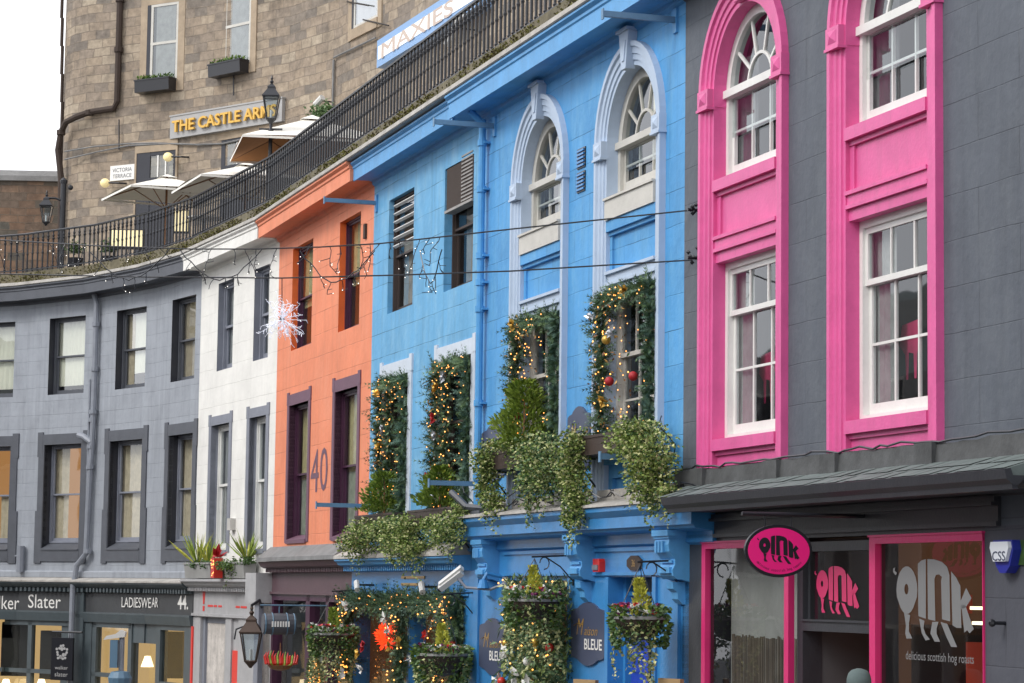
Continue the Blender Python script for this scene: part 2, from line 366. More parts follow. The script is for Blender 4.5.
# ------------------------------------------------------------------ geometry helpers
class MB:
    def __init__(s): s.v = []; s.f = []; s.m = []; s.uv = []
    def add(s, vs, fs, mi=0, uvs=None):
        b = len(s.v); s.v += [tuple(p) for p in vs]
        for k, f in enumerate(fs):
            s.f.append([b + i for i in f]); s.m.append(mi)
            s.uv.append(uvs[k] if uvs else None)
    def box(s, x0, x1, y0, y1, z0, z1, mi=0):
        if x0 > x1: x0, x1 = x1, x0
        if y0 > y1: y0, y1 = y1, y0
        if z0 > z1: z0, z1 = z1, z0
        s.add([(x0, y0, z0), (x1, y0, z0), (x1, y1, z0), (x0, y1, z0), (x0, y0, z1), (x1, y0, z1), (x1, y1, z1), (x0, y1, z1)],
              [(0, 3, 2, 1), (4, 5, 6, 7), (0, 1, 5, 4), (1, 2, 6, 5), (2, 3, 7, 6), (3, 0, 4, 7)], mi)
    def prism(s, pts, y0, y1, mi=0, ax='y'):
        """polygon (a,b) extruded along an axis; ax y: (x,z), ax x: (y,z)"""
        n = len(pts)
        P = (lambda a, b, c: (a, c, b)) if ax == 'y' else ((lambda a, b, c: (c, a, b)) if ax == 'x' else (lambda a, b, c: (a, b, c)))
        s.add([P(a, b, y0) for a, b in pts] + [P(a, b, y1) for a, b in pts],
              [tuple(range(n)), tuple(range(2 * n - 1, n - 1, -1))] + [(i, (i + 1) % n, n + (i + 1) % n, n + i) for i in range(n)], mi)
    def sheet(s, pts, mi=0): s.add(pts, [tuple(range(len(pts)))], mi)
    def tube(s, pts, r, n=6, mi=0, cap=True):
        pts = [Vector(p) for p in pts]
        rr = r if isinstance(r, (list, tuple)) else [r] * len(pts)
        vs = []; prev = None
        for i, p in enumerate(pts):
            d = (pts[min(i + 1, len(pts) - 1)] - pts[max(i - 1, 0)])
            if d.length < 1e-9: d = Vector((0, 0, 1))
            d.normalize()
            if prev is None:
                a = Vector((0, 0, 1)) if abs(d.z) < .9 else Vector((1, 0, 0))
                u = d.cross(a).normalized()
            else:
                u = (prev - d * prev.dot(d)).normalized()
            prev = u; v = d.cross(u)
            for k in range(n):
                t = 2 * math.pi * k / n
                vs.append(p + (u * math.cos(t) + v * math.sin(t)) * rr[i])
        fs = []
        for i in range(len(pts) - 1):
            for k in range(n):
                fs.append((i * n + k, i * n + (k + 1) % n, (i + 1) * n + (k + 1) % n, (i + 1) * n + k))
        if cap:
            fs += [tuple(range(n - 1, -1, -1)), tuple(range((len(pts) - 1) * n, len(pts) * n))]
        s.add(vs, fs, mi)
    def lathe(s, c, prof, n=12, mi=0, ax=None, a0=0):
        """profile (r,h) turned about the vertical axis at c"""
        vs = []
        for r, h in prof:
            for k in range(n):
                t = 2 * math.pi * k / n + a0
                vs.append((c[0] + r * math.cos(t), c[1] + r * math.sin(t), c[2] + h))
        fs = [(i * n + k, i * n + (k + 1) % n, (i + 1) * n + (k + 1) % n, (i + 1) * n + k) for i in range(len(prof) - 1) for k in range(n)]
        fs += [tuple(range(n - 1, -1, -1)), tuple(range((len(prof) - 1) * n, len(prof) * n))]
        s.add(vs, fs, mi)
    def ball(s, c, r, mi=0, n=6, sz=1):
        k = max(3, n // 2 + 1)
        s.lathe((c[0], c[1], c[2]), [(r * max(.02, math.sin(math.pi * i / k)), -r * sz * math.cos(math.pi * i / k)) for i in range(k + 1)], n, mi)
    def bit(s, c, r, mi=0):
        x, y, z = c
        s.add([(x + r, y, z), (x - r, y, z), (x, y + r, z), (x, y - r, z), (x, y, z + r), (x, y, z - r)],
              [(0, 2, 4), (2, 1, 4), (1, 3, 4), (3, 0, 4), (2, 0, 5), (1, 2, 5), (3, 1, 5), (0, 3, 5)], mi)
    def leaf(s, c, d, ln, wd, mi=0):
        """one leaf: folded diamond along d"""
        c = Vector(c); d = Vector(d).normalized()
        a = Vector((random.uniform(-1, 1), random.uniform(-1, 1), random.uniform(-1, 1)))
        u = d.cross(a)
        if u.length < 1e-3: return
        u.normalize(); v = d.cross(u)
        p0 = c; p2 = c + d * ln; m1 = c + d * ln * .45 + u * wd * .5 + v * wd * .15; m2 = c + d * ln * .45 - u * wd * .5 + v * wd * .15
        s.add([p0, m1, p2, m2], [(0, 1, 2), (0, 2, 3)], mi)
    def sweep_plan(s, path, prof, mi=0, z=0, closed_prof=True, uv=False):
        """profile (outward, height) carried along a plan path; outward is to the street side"""
        n = len(path); rows = []; run = 0; ss = []
        for i, p in enumerate(path):
            a = Vector(path[max(i - 1, 0)]); b = Vector(path[min(i + 1, n - 1)]); c = Vector(p)
            if i: run += (c - Vector(path[i - 1])).length
            ss.append(run)
            ds = []
            if i > 0: ds.append((c - a).normalized())
            if i < n - 1: ds.append((b - c).normalized())
            nn = [Vector((d.y, -d.x)) for d in ds]
            if len(nn) == 2:
                mm = (nn[0] + nn[1]); mm.normalize(); k = 1 / max(.4, mm.dot(nn[0])); mm *= k
            else: mm = nn[0]
            rows.append([(c.x + mm.x * o, c.y + mm.y * o, z + h) for o, h in prof])
        m = len(prof)
        vs = [q for r in rows for q in r]; fs = []; uvs = []
        cnt = m if closed_prof else m - 1
        for i in range(n - 1):
            for k in range(cnt):
                fs.append((i * m + k, i * m + (k + 1) % m, (i + 1) * m + (k + 1) % m, (i + 1) * m + k))
                h0, h1 = prof[k][1], prof[(k + 1) % m][1]
                uvs.append([(ss[i], h0), (ss[i], h1), (ss[i + 1], h1), (ss[i + 1], h0)])
        if closed_prof:
            fs += [tuple(range(m)), tuple(range(n * m - 1, (n - 1) * m - 1, -1))]; uvs += [None, None]
        s.add(vs, fs, mi, uvs)
    def build(s, name, mats, smooth=False, recalc=True):
        me = bpy.data.meshes.new(name)
        me.from_pydata(s.v, [], s.f)
        if not isinstance(mats, (list, tuple)): mats = [mats]
        for m in mats: me.materials.append(m)
        me.polygons.foreach_set('material_index', s.m)
        if any(u for u in s.uv):
            ul = me.uv_layers.new(name='UVMap')
            for p, u in zip(me.polygons, s.uv):
                if u and len(u) == p.loop_total:
                    for k, li in enumerate(p.loop_indices): ul.data[li].uv = u[k]
        elif recalc and len(s.f) < 60000:
            bm = bmesh.new(); bm.from_mesh(me)
            bmesh.ops.recalc_face_normals(bm, faces=bm.faces)
            bm.to_mesh(me); bm.free()
        if smooth: me.polygons.foreach_set('use_smooth', [True] * len(me.polygons))
        me.update()
        return me

class Frame:
    """a wall plane: x runs along the wall (towards the right), y into the wall, z up"""
    def __init__(s, ox, oy, deg):
        s.o = (ox, oy); s.th = R(deg)
        s.t = (math.sin(s.th), -math.cos(s.th)); s.n = (-math.cos(s.th), -math.sin(s.th))
        s.mat = Matrix.Translation((ox, oy, 0)) @ Matrix.Rotation(s.th - math.pi / 2, 4, 'Z')
    def hit(s, x, y, off=0):
        """where the sight line of a photo point meets the plane `off` in front of the wall: (along, height)"""
        u, v = (x - 512) / 2484.9, (341.5 - y) / 2484.9
        cp, sp, cr, sr = math.cos(PITCH), math.sin(PITCH), math.cos(ROLL), math.sin(ROLL)
        X = u * cr - v * sr; W = u * sr + v * cr
        d = (X, cp - W * sp, sp + W * cp)
        ax, ay = s.o[0] + s.n[0] * off, s.o[1] + s.n[1] * off
        k = (ax * s.n[0] + ay * s.n[1]) / (d[0] * s.n[0] + d[1] * s.n[1])
        return ((d[0] * k - s.o[0]) * s.t[0] + (d[1] * k - s.o[1]) * s.t[1], ZC + d[2] * k)
    def s(s, x, y=450, off=0): return s.hit(x, y, off)[0]
    def z(s, x, y, off=0): return s.hit(x, y, off)[1]
    def w(s, x, off=0): return (s.o[0] + s.t[0] * x + s.n[0] * off, s.o[1] + s.t[1] * x + s.n[1] * off)

def world_pt(x, y, Y):
    u, v = (x - 512) / 2484.9, (341.5 - y) / 2484.9
    cp, sp, cr, sr = math.cos(PITCH), math.sin(PITCH), math.cos(ROLL), math.sin(ROLL)
    X = u * cr - v * sr; W = u * sr + v * cr
    d = Vector((X, cp - W * sp, sp + W * cp))
    return d * (Y / d.y) + Vector((0, 0, ZC))

def tag(o, label=None, cat=None, group=None, kind=None):
    if label: o['label'] = label
    if cat: o['category'] = cat
    if group: o['group'] = group
    if kind: o['kind'] = kind
    return o

def root(name, label, cat, fr=None, loc=(0, 0, 0), group=None):
    o = bpy.data.objects.new(name, None); col.objects.link(o)
    fm = fr.mat if fr else Matrix.Identity(4)
    o.matrix_world = fm @ Matrix.Translation(loc)
    o['_loc'] = loc
    o.empty_display_size = .3
    return tag(o, label, cat, group)

def part(name, mb, mats, parent, label=None, smooth=False, kind=None):
    me = mb.build(name, mats, smooth)
    o = bpy.data.objects.new(name, me); col.objects.link(o)
    o.parent = parent
    if parent.type == 'EMPTY':
        o.matrix_basis = Matrix.Translation([-c for c in parent['_loc']])
    if label: o['label'] = label
    if kind: o['kind'] = kind
    return o

def single(name, mb, mats, fr=None, label=None, cat=None, group=None, kind=None, smooth=False):
    xs = [p[0] for p in mb.v]; ys = [p[1] for p in mb.v]; zs = [p[2] for p in mb.v]
    if kind == 'structure': c = (0, 0, 0)
    else: c = ((min(xs) + max(xs)) / 2, (min(ys) + max(ys)) / 2, min(zs))
    mb.v = [(p[0] - c[0], p[1] - c[1], p[2] - c[2]) for p in mb.v]
    o = bpy.data.objects.new(name, mb.build(name, mats, smooth)); col.objects.link(o)
    o.matrix_world = (fr.mat if fr else Matrix.Identity(4)) @ Matrix.Translation(c)
    return tag(o, label, cat, group, kind)

def text_mb(mb, s, x0, y, z0, h, width=None, mi=0, ext=.0, shear=0, bold=0.0, center=False, arc=None, conv=None):
    """letters as mesh, standing on the wall: x along, z up; width squeezes them to fit"""
    cu = bpy.data.curves.new('t', 'FONT'); cu.body = s; cu.size = 1; cu.extrude = 0; cu.shear = shear; cu.offset = bold
    cu.resolution_u = 3
    ob = bpy.data.objects.new('t', cu); col.objects.link(ob)
    dg = bpy.context.evaluated_depsgraph_get(); dg.update()
    me = bpy.data.meshes.new_from_object(ob.evaluated_get(dg))
    vs = [v.co.copy() for v in me.vertices]; fs = [tuple(p.vertices) for p in me.polygons]
    bpy.data.objects.remove(ob); bpy.data.curves.remove(cu); bpy.data.meshes.remove(me)
    if not vs: return
    xa, xb = min(v.x for v in vs), max(v.x for v in vs)
    k = h / .72; kx = (width / (xb - xa)) if width else k
    ox = x0 - ((xb - xa) * kx / 2 if center else 0)
    P = []
    for v in vs:
        a, b = ox + (v.x - xa) * kx, z0 + v.y * k
        P.append((a, b))
    if conv: P = [conv(*p) for p in P]
    if ext:
        n = len(P)
        # front, back and edge ring
        ed = {}
        for f in fs:
            for i in range(len(f)):
                e = (f[i], f[(i + 1) % len(f)]); 
                if (e[1], e[0]) in ed: del ed[(e[1], e[0])]
                else: ed[e] = 1
        mb.add([(a, y, b) for a, b in P] + [(a, y + ext, b) for a, b in P], fs + [(a, b, b + n, a + n) for a, b in ed], mi)
    else:
        mb.add([(a, y, b) for a, b in P], fs, mi)

# ------------------------------------------------------------------ the planes the street is laid out on
FM = Frame(-.57, 37.28, 17.71)                      # orange, blue and dark grey fronts: one straight line
PO = FM.w(-13.86)
PW = (-7.06, 56.02)
def chord(a, b):
    return Frame(a[0], a[1], math.degrees(math.atan2(b[0] - a[0], a[1] - b[1])))
FW = chord(PW, PO); LW = math.dist(PW, PO)
GP = [(-19.6, 65.3), (-14.65, 63.95), (-12.25, 62.55), (-10.15, 60.70), (-8.42, 58.45), PW]
FG = [chord(GP[i], GP[i + 1]) for i in range(5)]
LG = [math.dist(GP[i], GP[i + 1]) for i in range(5)]
def ground(y): return 1.85 - .03 * y
TZ = ZC + 7.80                                      # terrace and kerb top
WT = ZC + 7.10                                      # top of the walls below the cornice
XEND = 24.5

# ------------------------------------------------------------------ ground
mb = MB()
mb.sheet([(-500, -120, ground(-120)), (500, -120, ground(-120)), (500, 700, ground(700)), (-500, 700, ground(700))])
single('road', mb, M['asphalt'], kind='structure')
mb = MB()
path = GP + [FM.w(XEND)]
inner = []
rows = []
for i, p in enumerate(path):
    pass
mbp = MB()
mbp.sweep_plan(path, [(2.3, 0), (2.3, .13), (-.5, .13), (-.5, 0)])
mbp.v = [(x, y, z + ground(y)) for x, y, z in mbp.v]
single('pavement', mbp, M['paving'], kind='structure')

# ------------------------------------------------------------------ houses across the street (they show in the window panes)
OPA, OPB = (-8.5, -14), (-27, 62)
op = bpy.data.objects.new('opposite_tenement', None); col.objects.link(op); op.matrix_world = Matrix.Translation((OPA[0], OPA[1], 0)); op['_loc'] = (OPA[0], OPA[1], 0)
op['label'] = 'row of pale stone houses across the street, seen only as reflections in panes'; op['category'] = 'house'
def _opp():
    d = Vector((OPB[0] - OPA[0], OPB[1] - OPA[1])); L = d.length; d /= L; n = Vector((d.y, -d.x))   # towards the street
    wall = MB(); win = MB()
    def P(s, o, z): return (OPA[0] + d.x * s + n.x * o, OPA[1] + d.y * s + n.y * o, z)
    k = 0; s0 = 0
    while s0 < L:
        w_ = min(9.5, L - s0); h = 10.2 + (0, 1.1, -.8, .4, 1.6)[k % 5]
        v = [P(s0, 0, -1), P(s0 + w_, 0, -1), P(s0 + w_, 0, h), P(s0, 0, h), P(s0, -5, h + 2.2), P(s0 + w_, -5, h + 2.2), P(s0, -9, -1), P(s0 + w_, -9, -1)]
        wall.add(v, [(0, 1, 2, 3)], k % 3); wall.add(v, [(3, 2, 5, 4)], 3); wall.add(v, [(0, 3, 4, 6), (1, 7, 5, 2), (4, 5, 7, 6)], k % 3)
        for zf in (.8, 4.2, 7.3):
            for j in range(4):
                a = s0 + w_ * (j + .5) / 4
                for q0, q1, z0, z1, oo, mi in ((a - .62, a + .62, zf - .1, zf + 2.1, .02, 1), (a - .5, a + .5, zf, zf + 2.0, .04, 0)):
                    win.add([P(q0, oo, z0), P(q1, oo, z0), P(q1, oo, z1), P(q0, oo, z1)], [(0, 1, 2, 3)], mi)
        s0 += w_; k += 1
    for nm, mb_, ms in (('wall', wall, [M['stone_l'], M['grey_s'], M['concrete'], M['slate']]), ('window', win, [M['grey_dd'], M['offwhite']])):
        o = bpy.data.objects.new(nm, mb_.build(nm, ms)); col.objects.link(o); o.parent = op; o.matrix_basis = Matrix.Translation((-OPA[0], -OPA[1], 0))
_opp()

# ------------------------------------------------------------------ walls with openings
def wall_part(parent, name, mats, ops, s0, s1, z0, z1, depth=.30, th=.45, rmi=1):
    """front wall with rectangular or arched openings (s0,s1,z0,z1,arch) and their reveals"""
    mb = MB()
    rects = []
    for o in ops:
        a, b, c, d = o[:4]
        top = d + (b - a) / 2 if len(o) > 4 and o[4] else d
        rects.append((a, b, c, top))
    xs = sorted({s0, s1, *[r[0] for r in rects], *[r[1] for r in rects]})
    zs = sorted({z0, z1, *[r[2] for r in rects], *[r[3] for r in rects]})
    xs = [x for x in xs if s0 - 1e-6 <= x <= s1 + 1e-6]; zs = [z for z in zs if z0 - 1e-6 <= z <= z1 + 1e-6]
    for i in range(len(xs) - 1):
        for j in range(len(zs) - 1):
            cx, cz = (xs[i] + xs[i + 1]) / 2, (zs[j] + zs[j + 1]) / 2
            if any(r[0] < cx < r[1] and r[2] < cz < r[3] for r in rects): continue
            mb.add([(xs[i], 0, zs[j]), (xs[i + 1], 0, zs[j]), (xs[i + 1], 0, zs[j + 1]), (xs[i], 0, zs[j + 1])], [(0, 1, 2, 3)], 0)
    for o in ops:
        a, b, c, d = o[:4]
        arch = len(o) > 4 and o[4]
        r = (b - a) / 2; cx = (a + b) / 2
        if arch:
            n = 20
            ap = [(cx - r * math.cos(math.pi * k / n), d + r * math.sin(math.pi * k / n)) for k in range(n + 1)]
            for k in range(n):
                (xa, za), (xb, zb) = ap[k], ap[k + 1]
                mb.add([(xa, 0, za), (xb, 0, zb), (xb, 0, d + r), (xa, 0, d + r)], [(0, 1, 2, 3)], 0)
                mb.add([(xa, 0, za), (xb, 0, zb), (xb, depth, zb), (xa, depth, za)], [(0, 1, 2, 3)], rmi)
        else:
            mb.add([(a, 0, d), (b, 0, d), (b, depth, d), (a, depth, d)], [(0, 1, 2, 3)], rmi)
        mb.add([(a, 0, c), (a, 0, d), (a, depth, d), (a, depth, c)], [(0, 1, 2, 3)], rmi)
        mb.add([(b, 0, c), (b, 0, d), (b, depth, d), (b, depth, c)], [(0, 1, 2, 3)], rmi)
        mb.add([(a, 0, c), (b, 0, c), (b, depth, c), (a, depth, c)], [(0, 1, 2, 3)], rmi)
    # ends, top and back
    mb.add([(s0, 0, z0), (s0, th, z0), (s0, th, z1), (s0, 0, z1)], [(0, 1, 2, 3)], 0)
    mb.add([(s1, 0, z0), (s1, th, z0), (s1, th, z1), (s1, 0, z1)], [(0, 1, 2, 3)], 0)
    mb.add([(s0, 0, z1), (s1, 0, z1), (s1, th, z1), (s0, th, z1)], [(0, 1, 2, 3)], 0)
    return part(name, mb, mats, parent)

def interior(parent, s0, s1, z0, z1, y, d=1.4, mat=None, name='room_interior'):
    mb = MB()
    e = .25
    a, b, c, f = s0 - e, s1 + e, z0 - .1, z1 + .1
    mb.add([(a, y + d, c), (b, y + d, c), (b, y + d, f), (a, y + d, f)], [(0, 1, 2, 3)])
    mb.add([(a, y, c), (a, y + d, c), (a, y + d, f), (a, y, f)], [(0, 1, 2, 3)])
    mb.add([(b, y, c), (b, y + d, c), (b, y + d, f), (b, y, f)], [(0, 1, 2, 3)])
    mb.add([(a, y, c), (b, y, c), (b, y + d, c), (a, y + d, c)], [(0, 1, 2, 3)])
    mb.add([(a, y, f), (b, y, f), (b, y + d, f), (a, y + d, f)], [(0, 1, 2, 3)])
    # wall around the opening seen from inside
    return part(name, mb, mat or M['room'], parent)

def drape(mb, x0, x1, y, z0, z1, mi=0, amp=.03, n=None):
    n = n or max(4, int((x1 - x0) / .045))
    vs = []
    ph = random.uniform(0, 6)
    for i in range(n + 1):
        x = x0 + (x1 - x0) * i / n
        o = amp * math.sin(i * 1.9 + ph) + amp * .4 * math.sin(i * .7)
        vs += [(x, y + o, z0), (x, y + o * .6, z1)]
    mb.add(vs, [(2 * i, 2 * i + 2, 2 * i + 3, 2 * i + 1) for i in range(n)], mi)

def sash(parent, s0, s1, z0, z1, y, mrail=None, one=None, cu=(1, 1), cl=(1, 1), bw=.07, gb=.028, mats=None, pane=None, arch=False, curtain=None, room=None, label=None, name='window', blind=0, cdepth=.12):
    """a sash window standing at depth y: box frame, two sashes, meeting rail, glazing bars, pane, curtain, room behind"""
    mats = mats or [M['white_p']]
    mb = MB()
    zt = z1                                        # spring line when arched
    f = bw * .75
    mb.box(s0, s0 + f, y - .03, y + .09, z0, zt); mb.box(s1 - f, s1, y - .03, y + .09, z0, zt)
    mb.box(s0 + f, s1 - f, y - .03, y + .09, z0, z0 + f * .8)
    if not arch: mb.box(s0 + f, s1 - f, y - .03, y + .09, zt - f, zt)
    mr = mrail if mrail is not None else (z0 + zt) / 2
    a, b = s0 + f, s1 - f
    def leafs(x0, x1, c, d, yy, grid, low):
        st = bw * .62; rb = bw * (1.15 if low else .6)
        mb.box(x0, x0 + st, yy, yy + .04, c, d); mb.box(x1 - st, x1, yy, yy + .04, c, d)
        mb.box(x0 + st, x1 - st, yy, yy + .04, c, c + rb); mb.box(x0 + st, x1 - st, yy, yy + .04, d - st, d)
        cx, rz = grid
        for k in range(1, cx):
            x = x0 + st + (x1 - x0 - 2 * st) * k / cx
            mb.box(x - gb / 2, x + gb / 2, yy + .003, yy + .035, c + rb, d - st)
        for k in range(1, rz):
            z = c + rb + (d - st - c - rb) * k / rz
            mb.box(x0 + st, x1 - st, yy + .006, yy + .030, z - gb / 2, z + gb / 2)
    if one:
        leafs(a, b, z0 + f * .8, zt, y + .02, one, True)
    else:
        leafs(a, b, mr - bw * .3, zt - (0 if arch else f), y, cu, False)
        leafs(a, b, z0 + f * .8, mr + bw * .3, y + .045, cl, True)
    if arch:
        r = (s1 - s0) / 2; cx = (s0 + s1) / 2; n = 22
        mb.box(s0, s1, y - .075, y + .05, zt - .045, zt + .045)
        def ring(ro, ri, ya, yb, n0=0, n1=n):
            P = []
            for k in range(n0, n1 + 1):
                t = math.pi * k / n
                P.append((math.cos(t), math.sin(t)))
            for (c0, s0_), (c1, s1_) in zip(P[:-1], P[1:]):
                q = [(cx - ro * c0, zt + ro * s0_), (cx - ro * c1, zt + ro * s1_), (cx - ri * c1, zt + ri * s1_), (cx - ri * c0, zt + ri * s0_)]
                mb.prism(q, ya, yb)
        ring(r, r - f * 1.5, y - .03, y + .07)
        ring(r * .40, r * .40 - .035, y, y + .035)
        for ang in (30, 62, 90, 118, 150) if False else (36, 72, 108, 144):
            t = R(ang); c, s_ = math.cos(t), math.sin(t)
            px, pz = -s_ * gb * .6, c * gb * .6
            r0, r1 = r * .39, r - f * 1.2
            mb.prism([(cx + c * r0 + px, zt + s_ * r0 + pz), (cx + c * r1 + px, zt + s_ * r1 + pz), (cx + c * r1 - px, zt + s_ * r1 - pz), (cx + c * r0 - px, zt + s_ * r0 - pz)], y + .002, y + .033)
    w_ = part(name, mb, mats, parent, label)
    g = MB(); yy = y + .02
    g.add([(a, yy, mr), (b, yy, mr), (b, yy, zt), (a, yy, zt)], [(0, 1, 2, 3)])
    g.add([(a, yy + .045, z0), (b, yy + .045, z0), (b, yy + .045, mr), (a, yy + .045, mr)], [(0, 1, 2, 3)])
    if arch:
        P = [(cx - (r - .02) * math.cos(math.pi * k / n), yy, zt + (r - .02) * math.sin(math.pi * k / n)) for k in range(n + 1)]
        g.add(P, [tuple(range(n + 1))])
    part('pane', g, pane or M['glass'], w_)
    top = zt + ((s1 - s0) / 2 if arch else 0)
    interior(w_, s0, s1, z0, top, y + .10, mat=room)
    if curtain:
        c = MB()
        for (fa, fb, za, zb, mi) in curtain:
            drape(c, s0 + (s1 - s0) * fa - (.12 if fa < .1 else 0), s0 + (s1 - s0) * fb, y + .115, z0 + (top - z0) * za, z0 + (top - z0) * zb, mi, amp=.012)
        part('curtain', c, [M['curtain'], M['netc'], M['blind'], M['pflower'], M['pink_vinyl'], M['room_g'], M['curtain_y'], M['reflect_g']], w_)
    return w_

def mould(parent, name, mats, s0, s1, z0, zs, prof, arch=True, closed=True):
    """moulding carried up the left jamb, round the head and down the right jamb; prof: (away from the opening, outward)"""
    mb = MB(); cx, r = (s0 + s1) / 2, (s1 - s0) / 2
    pts = [(s0, z0, (-1, 0)), (s0, zs, (-1, 0))]
    if arch:
        for k in range(1, 24):
            t = math.pi * k / 24
            pts.append((cx - r * math.cos(t), zs + r * math.sin(t), (-math.cos(t), math.sin(t))))
    else:
        pts[-1] = (s0, zs, (-1, 1)); pts.append((s1, zs, (1, 1)))
        pts = pts[:3]
    if arch: pts.append((s1, zs, (1, 0)))
    pts.append((s1, z0, (1, 0)))
    m = len(prof); vs = []
    for x, z, (ux, uz) in pts:
        vs += [(x + ux * e, -o, z + uz * e) for e, o in prof]
    fs = [(i * m + k, i * m + k + 1, (i + 1) * m + k + 1, (i + 1) * m + k) for i in range(len(pts) - 1) for k in range(m - 1)]
    mb.add(vs, fs)
    return mb

def cornice_on(fr_path, prof, name, mats, parent):
    mb = MB(); mb.sweep_plan(fr_path, prof)
    return mb

ARCH_PROF = [(-.003, -.17), (-.003, .015), (.06, .015), (.065, .035), (.135, .035), (.145, .055), (.22, .055), (.235, .085), (.30, .085), (.30, -.01)]
CORN = [(0, 7.02), (.05, 7.05), (.06, 7.10), (.12, 7.12), (.40, 7.115), (.42, 7.09), (.45, 7.09), (.45, 7.31), (.47, 7.33), (.47, 7.37), (.52, 7.41), (.52, 7.44), (0, 7.44)]

CORN_F = [(o * .86, 7.10 + (h - 7.10) * .92) if o else (o, h) for o, h in CORN]
def local_extr(mb, prof, s0, s1, mi=0, z=ZC):
    """profile (outward, height) drawn along a straight wall"""
    mb.prism([(-o, z + h) for o, h in prof], s0, s1, mi, ax='x')

# ================================================================== DARK GREY HOUSE WITH PINK WINDOWS
SB = FM.s(684, 300)                                  # joint between blue and dark grey
def sg(x): return FM.s(x, 300)
dark = root('dark_grey_townhouse', 'dark grey house with two tall pink framed window bays above the hog roast shop', 'house', FM, (SB + 6, 0, ground(24)))
zc_canopy = ZC + 1.04
bays_p = []
for (xl, xr, yl) in ((713.9, 775.8, 440), (846.8, 927.5, 430)):
    a, b = FM.s(xl, 300), FM.s(xr, 300) + .03
    bays_p.append([a, b])
S1 = bays_p[0]; S2 = bays_p[1]
zsp1 = ZC + 5.72; zl0 = ZC + 1.60
ops = [(S1[0], S1[1], ZC + 1.05, zsp1, True), (S2[0], S2[1], ZC + 1.05, zsp1, True)]
wall_part(dark, 'wall', [M['dark'], M['pink']], ops, SB, XEND, ZC + .62, WT, depth=.34)
mb = MB(); local_extr(mb, CORN, SB, XEND); part('cornice', mb, M['dark_w'], dark)
def pyramid(mb, x0, x1, y0, y1, z0, z1):
    """impost block: moulded box with a raised pyramid face"""
    y1 *= .76
    mb.box(x0, x1, y1, y0, z0, z1)
    cx, cz = (x0 + x1) / 2, (z0 + z1) / 2; w, h = (x1 - x0) * .32, (z1 - z0) * .32
    mb.add([(cx - w, y1 - .002, cz - h), (cx + w, y1 - .002, cz - h), (cx + w, y1 - .002, cz + h), (cx - w, y1 - .002, cz + h), (cx, y1 - .03, cz)], [(0, 1, 4), (1, 2, 4), (2, 3, 4), (3, 0, 4)])
for bi, (a, b) in enumerate(bays_p):
    side = 'left of the pair' if bi == 0 else 'right of the pair'
    mb = mould(dark, 'x', None, a, b, ZC + 1.05, zsp1, ARCH_PROF)
    # imposts, capping block
    for x0, x1 in ((a - .31, a + .0), (b + .03, b + .31)):
        pyramid(mb, x0, x1, 0, -.125, zsp1 - .14, zsp1 + .07)
        mb.box(x0 - .012, x1 + .012, 0, -.108, zsp1 - .17, zsp1 - .14)
    mb.box(a - .004, a + .012, .17, -.02, zsp1 - .14, zsp1 + .07)
    cx = (a + b) / 2; r = (b - a) / 2
    pyramid(mb, cx - .12, cx + .12, 0, -.13, zsp1 + r + .02, zsp1 + r + .28)
    # upper sill, spandrel panel, lower head mouldings
    zu = ZC + 4.58
    mb.box(a, b, .17, -.035, zu, zu + .13)
    mb.box(a, b, .12, .02, zu - .05, zu)
    mb.box(a, b, .16, .06, zu - .52, zu - .05)
    mb.box(a, a + .10, .16, .035, zu - .52, zu - .05); mb.box(b - .10, b, .16, .035, zu - .52, zu - .05)
    for k, (h0, h1, yy) in enumerate(((-.56, -.52, -.03), (-.66, -.56, .0), (-.70, -.66, -.02), (-.82, -.70, .02))):
        mb.box(a, b, .17, yy, zu + h0, zu + h1)
    # lower sill and panel
    mb.box(a, b, .17, -.035, zl0 + .0, zl0 + .13)
    mb.box(a, b, .12, .02, zl0 - .05, zl0)
    mb.box(a, b, .17, .05, zl0 - .17, zl0 - .05)
    mb.box(a, a + .12, .17, .05, zl0 - .55, zl0 - .17); mb.box(b - .12, b, .17, .05, zl0 - .55, zl0 - .17)
    mb.box(a + .12, b - .12, .17, .10, zl0 - .55, zl0 - .17)
    part('window_surround', mb, M['pink'], dark)
    zlt = zu - .82
    cur = [(0.02, .98, 0, .8, 1)] if bi else [(0.02, .5, 0, .8, 1), (.55, .98, 0, .8, 1)]
    sash(dark, a, b, zu + .13, zsp1, .17, one=(3, 2), bw=.10, arch=True, curtain=[(0.02, .35, 0, .75, 5), (.70, .98, 0, .75, 5)], room=M['room_g'], label='white arched window with fanlight')
    mrl = FM.z(744, 311, -.2) if bi == 0 else FM.z(893, 277, -.2)
    wl = sash(dark, a, b, zl0 + .13, zlt, .17, mrail=mrl, cu=(3, 1), cl=(3, 2), bw=.10, curtain=[(0.02, .30, 0, 1, 1), (.74, .98, 0, 1, 1)], room=M['room_g'], label='white sash window with pink paper hogs behind the glass')
    # pink paper hogs hanging behind the lower window
    mb = MB()
    for k, (fx, fz, sz) in enumerate(((.22, .50, .34), (.62, .56, .40))):
        x = a + (b - a) * fx; z = zl0 + (zlt - zl0) * fz
        mb.prism([(x, z), (x + sz, z + .03), (x + sz * 1.25, z - .12), (x + sz * .95, z - .3), (x + sz * .9, z - .55), (x + sz * .78, z - .55), (x + sz * .72, z - .3), (x + sz * .4, z - .28), (x + sz * .36, z - .55), (x + sz * .24, z - .55), (x + sz * .2, z - .3), (x - .06, z - .2)], .42, .425)
    part('paper_hog', mb, M['pink_vinyl'], wl)

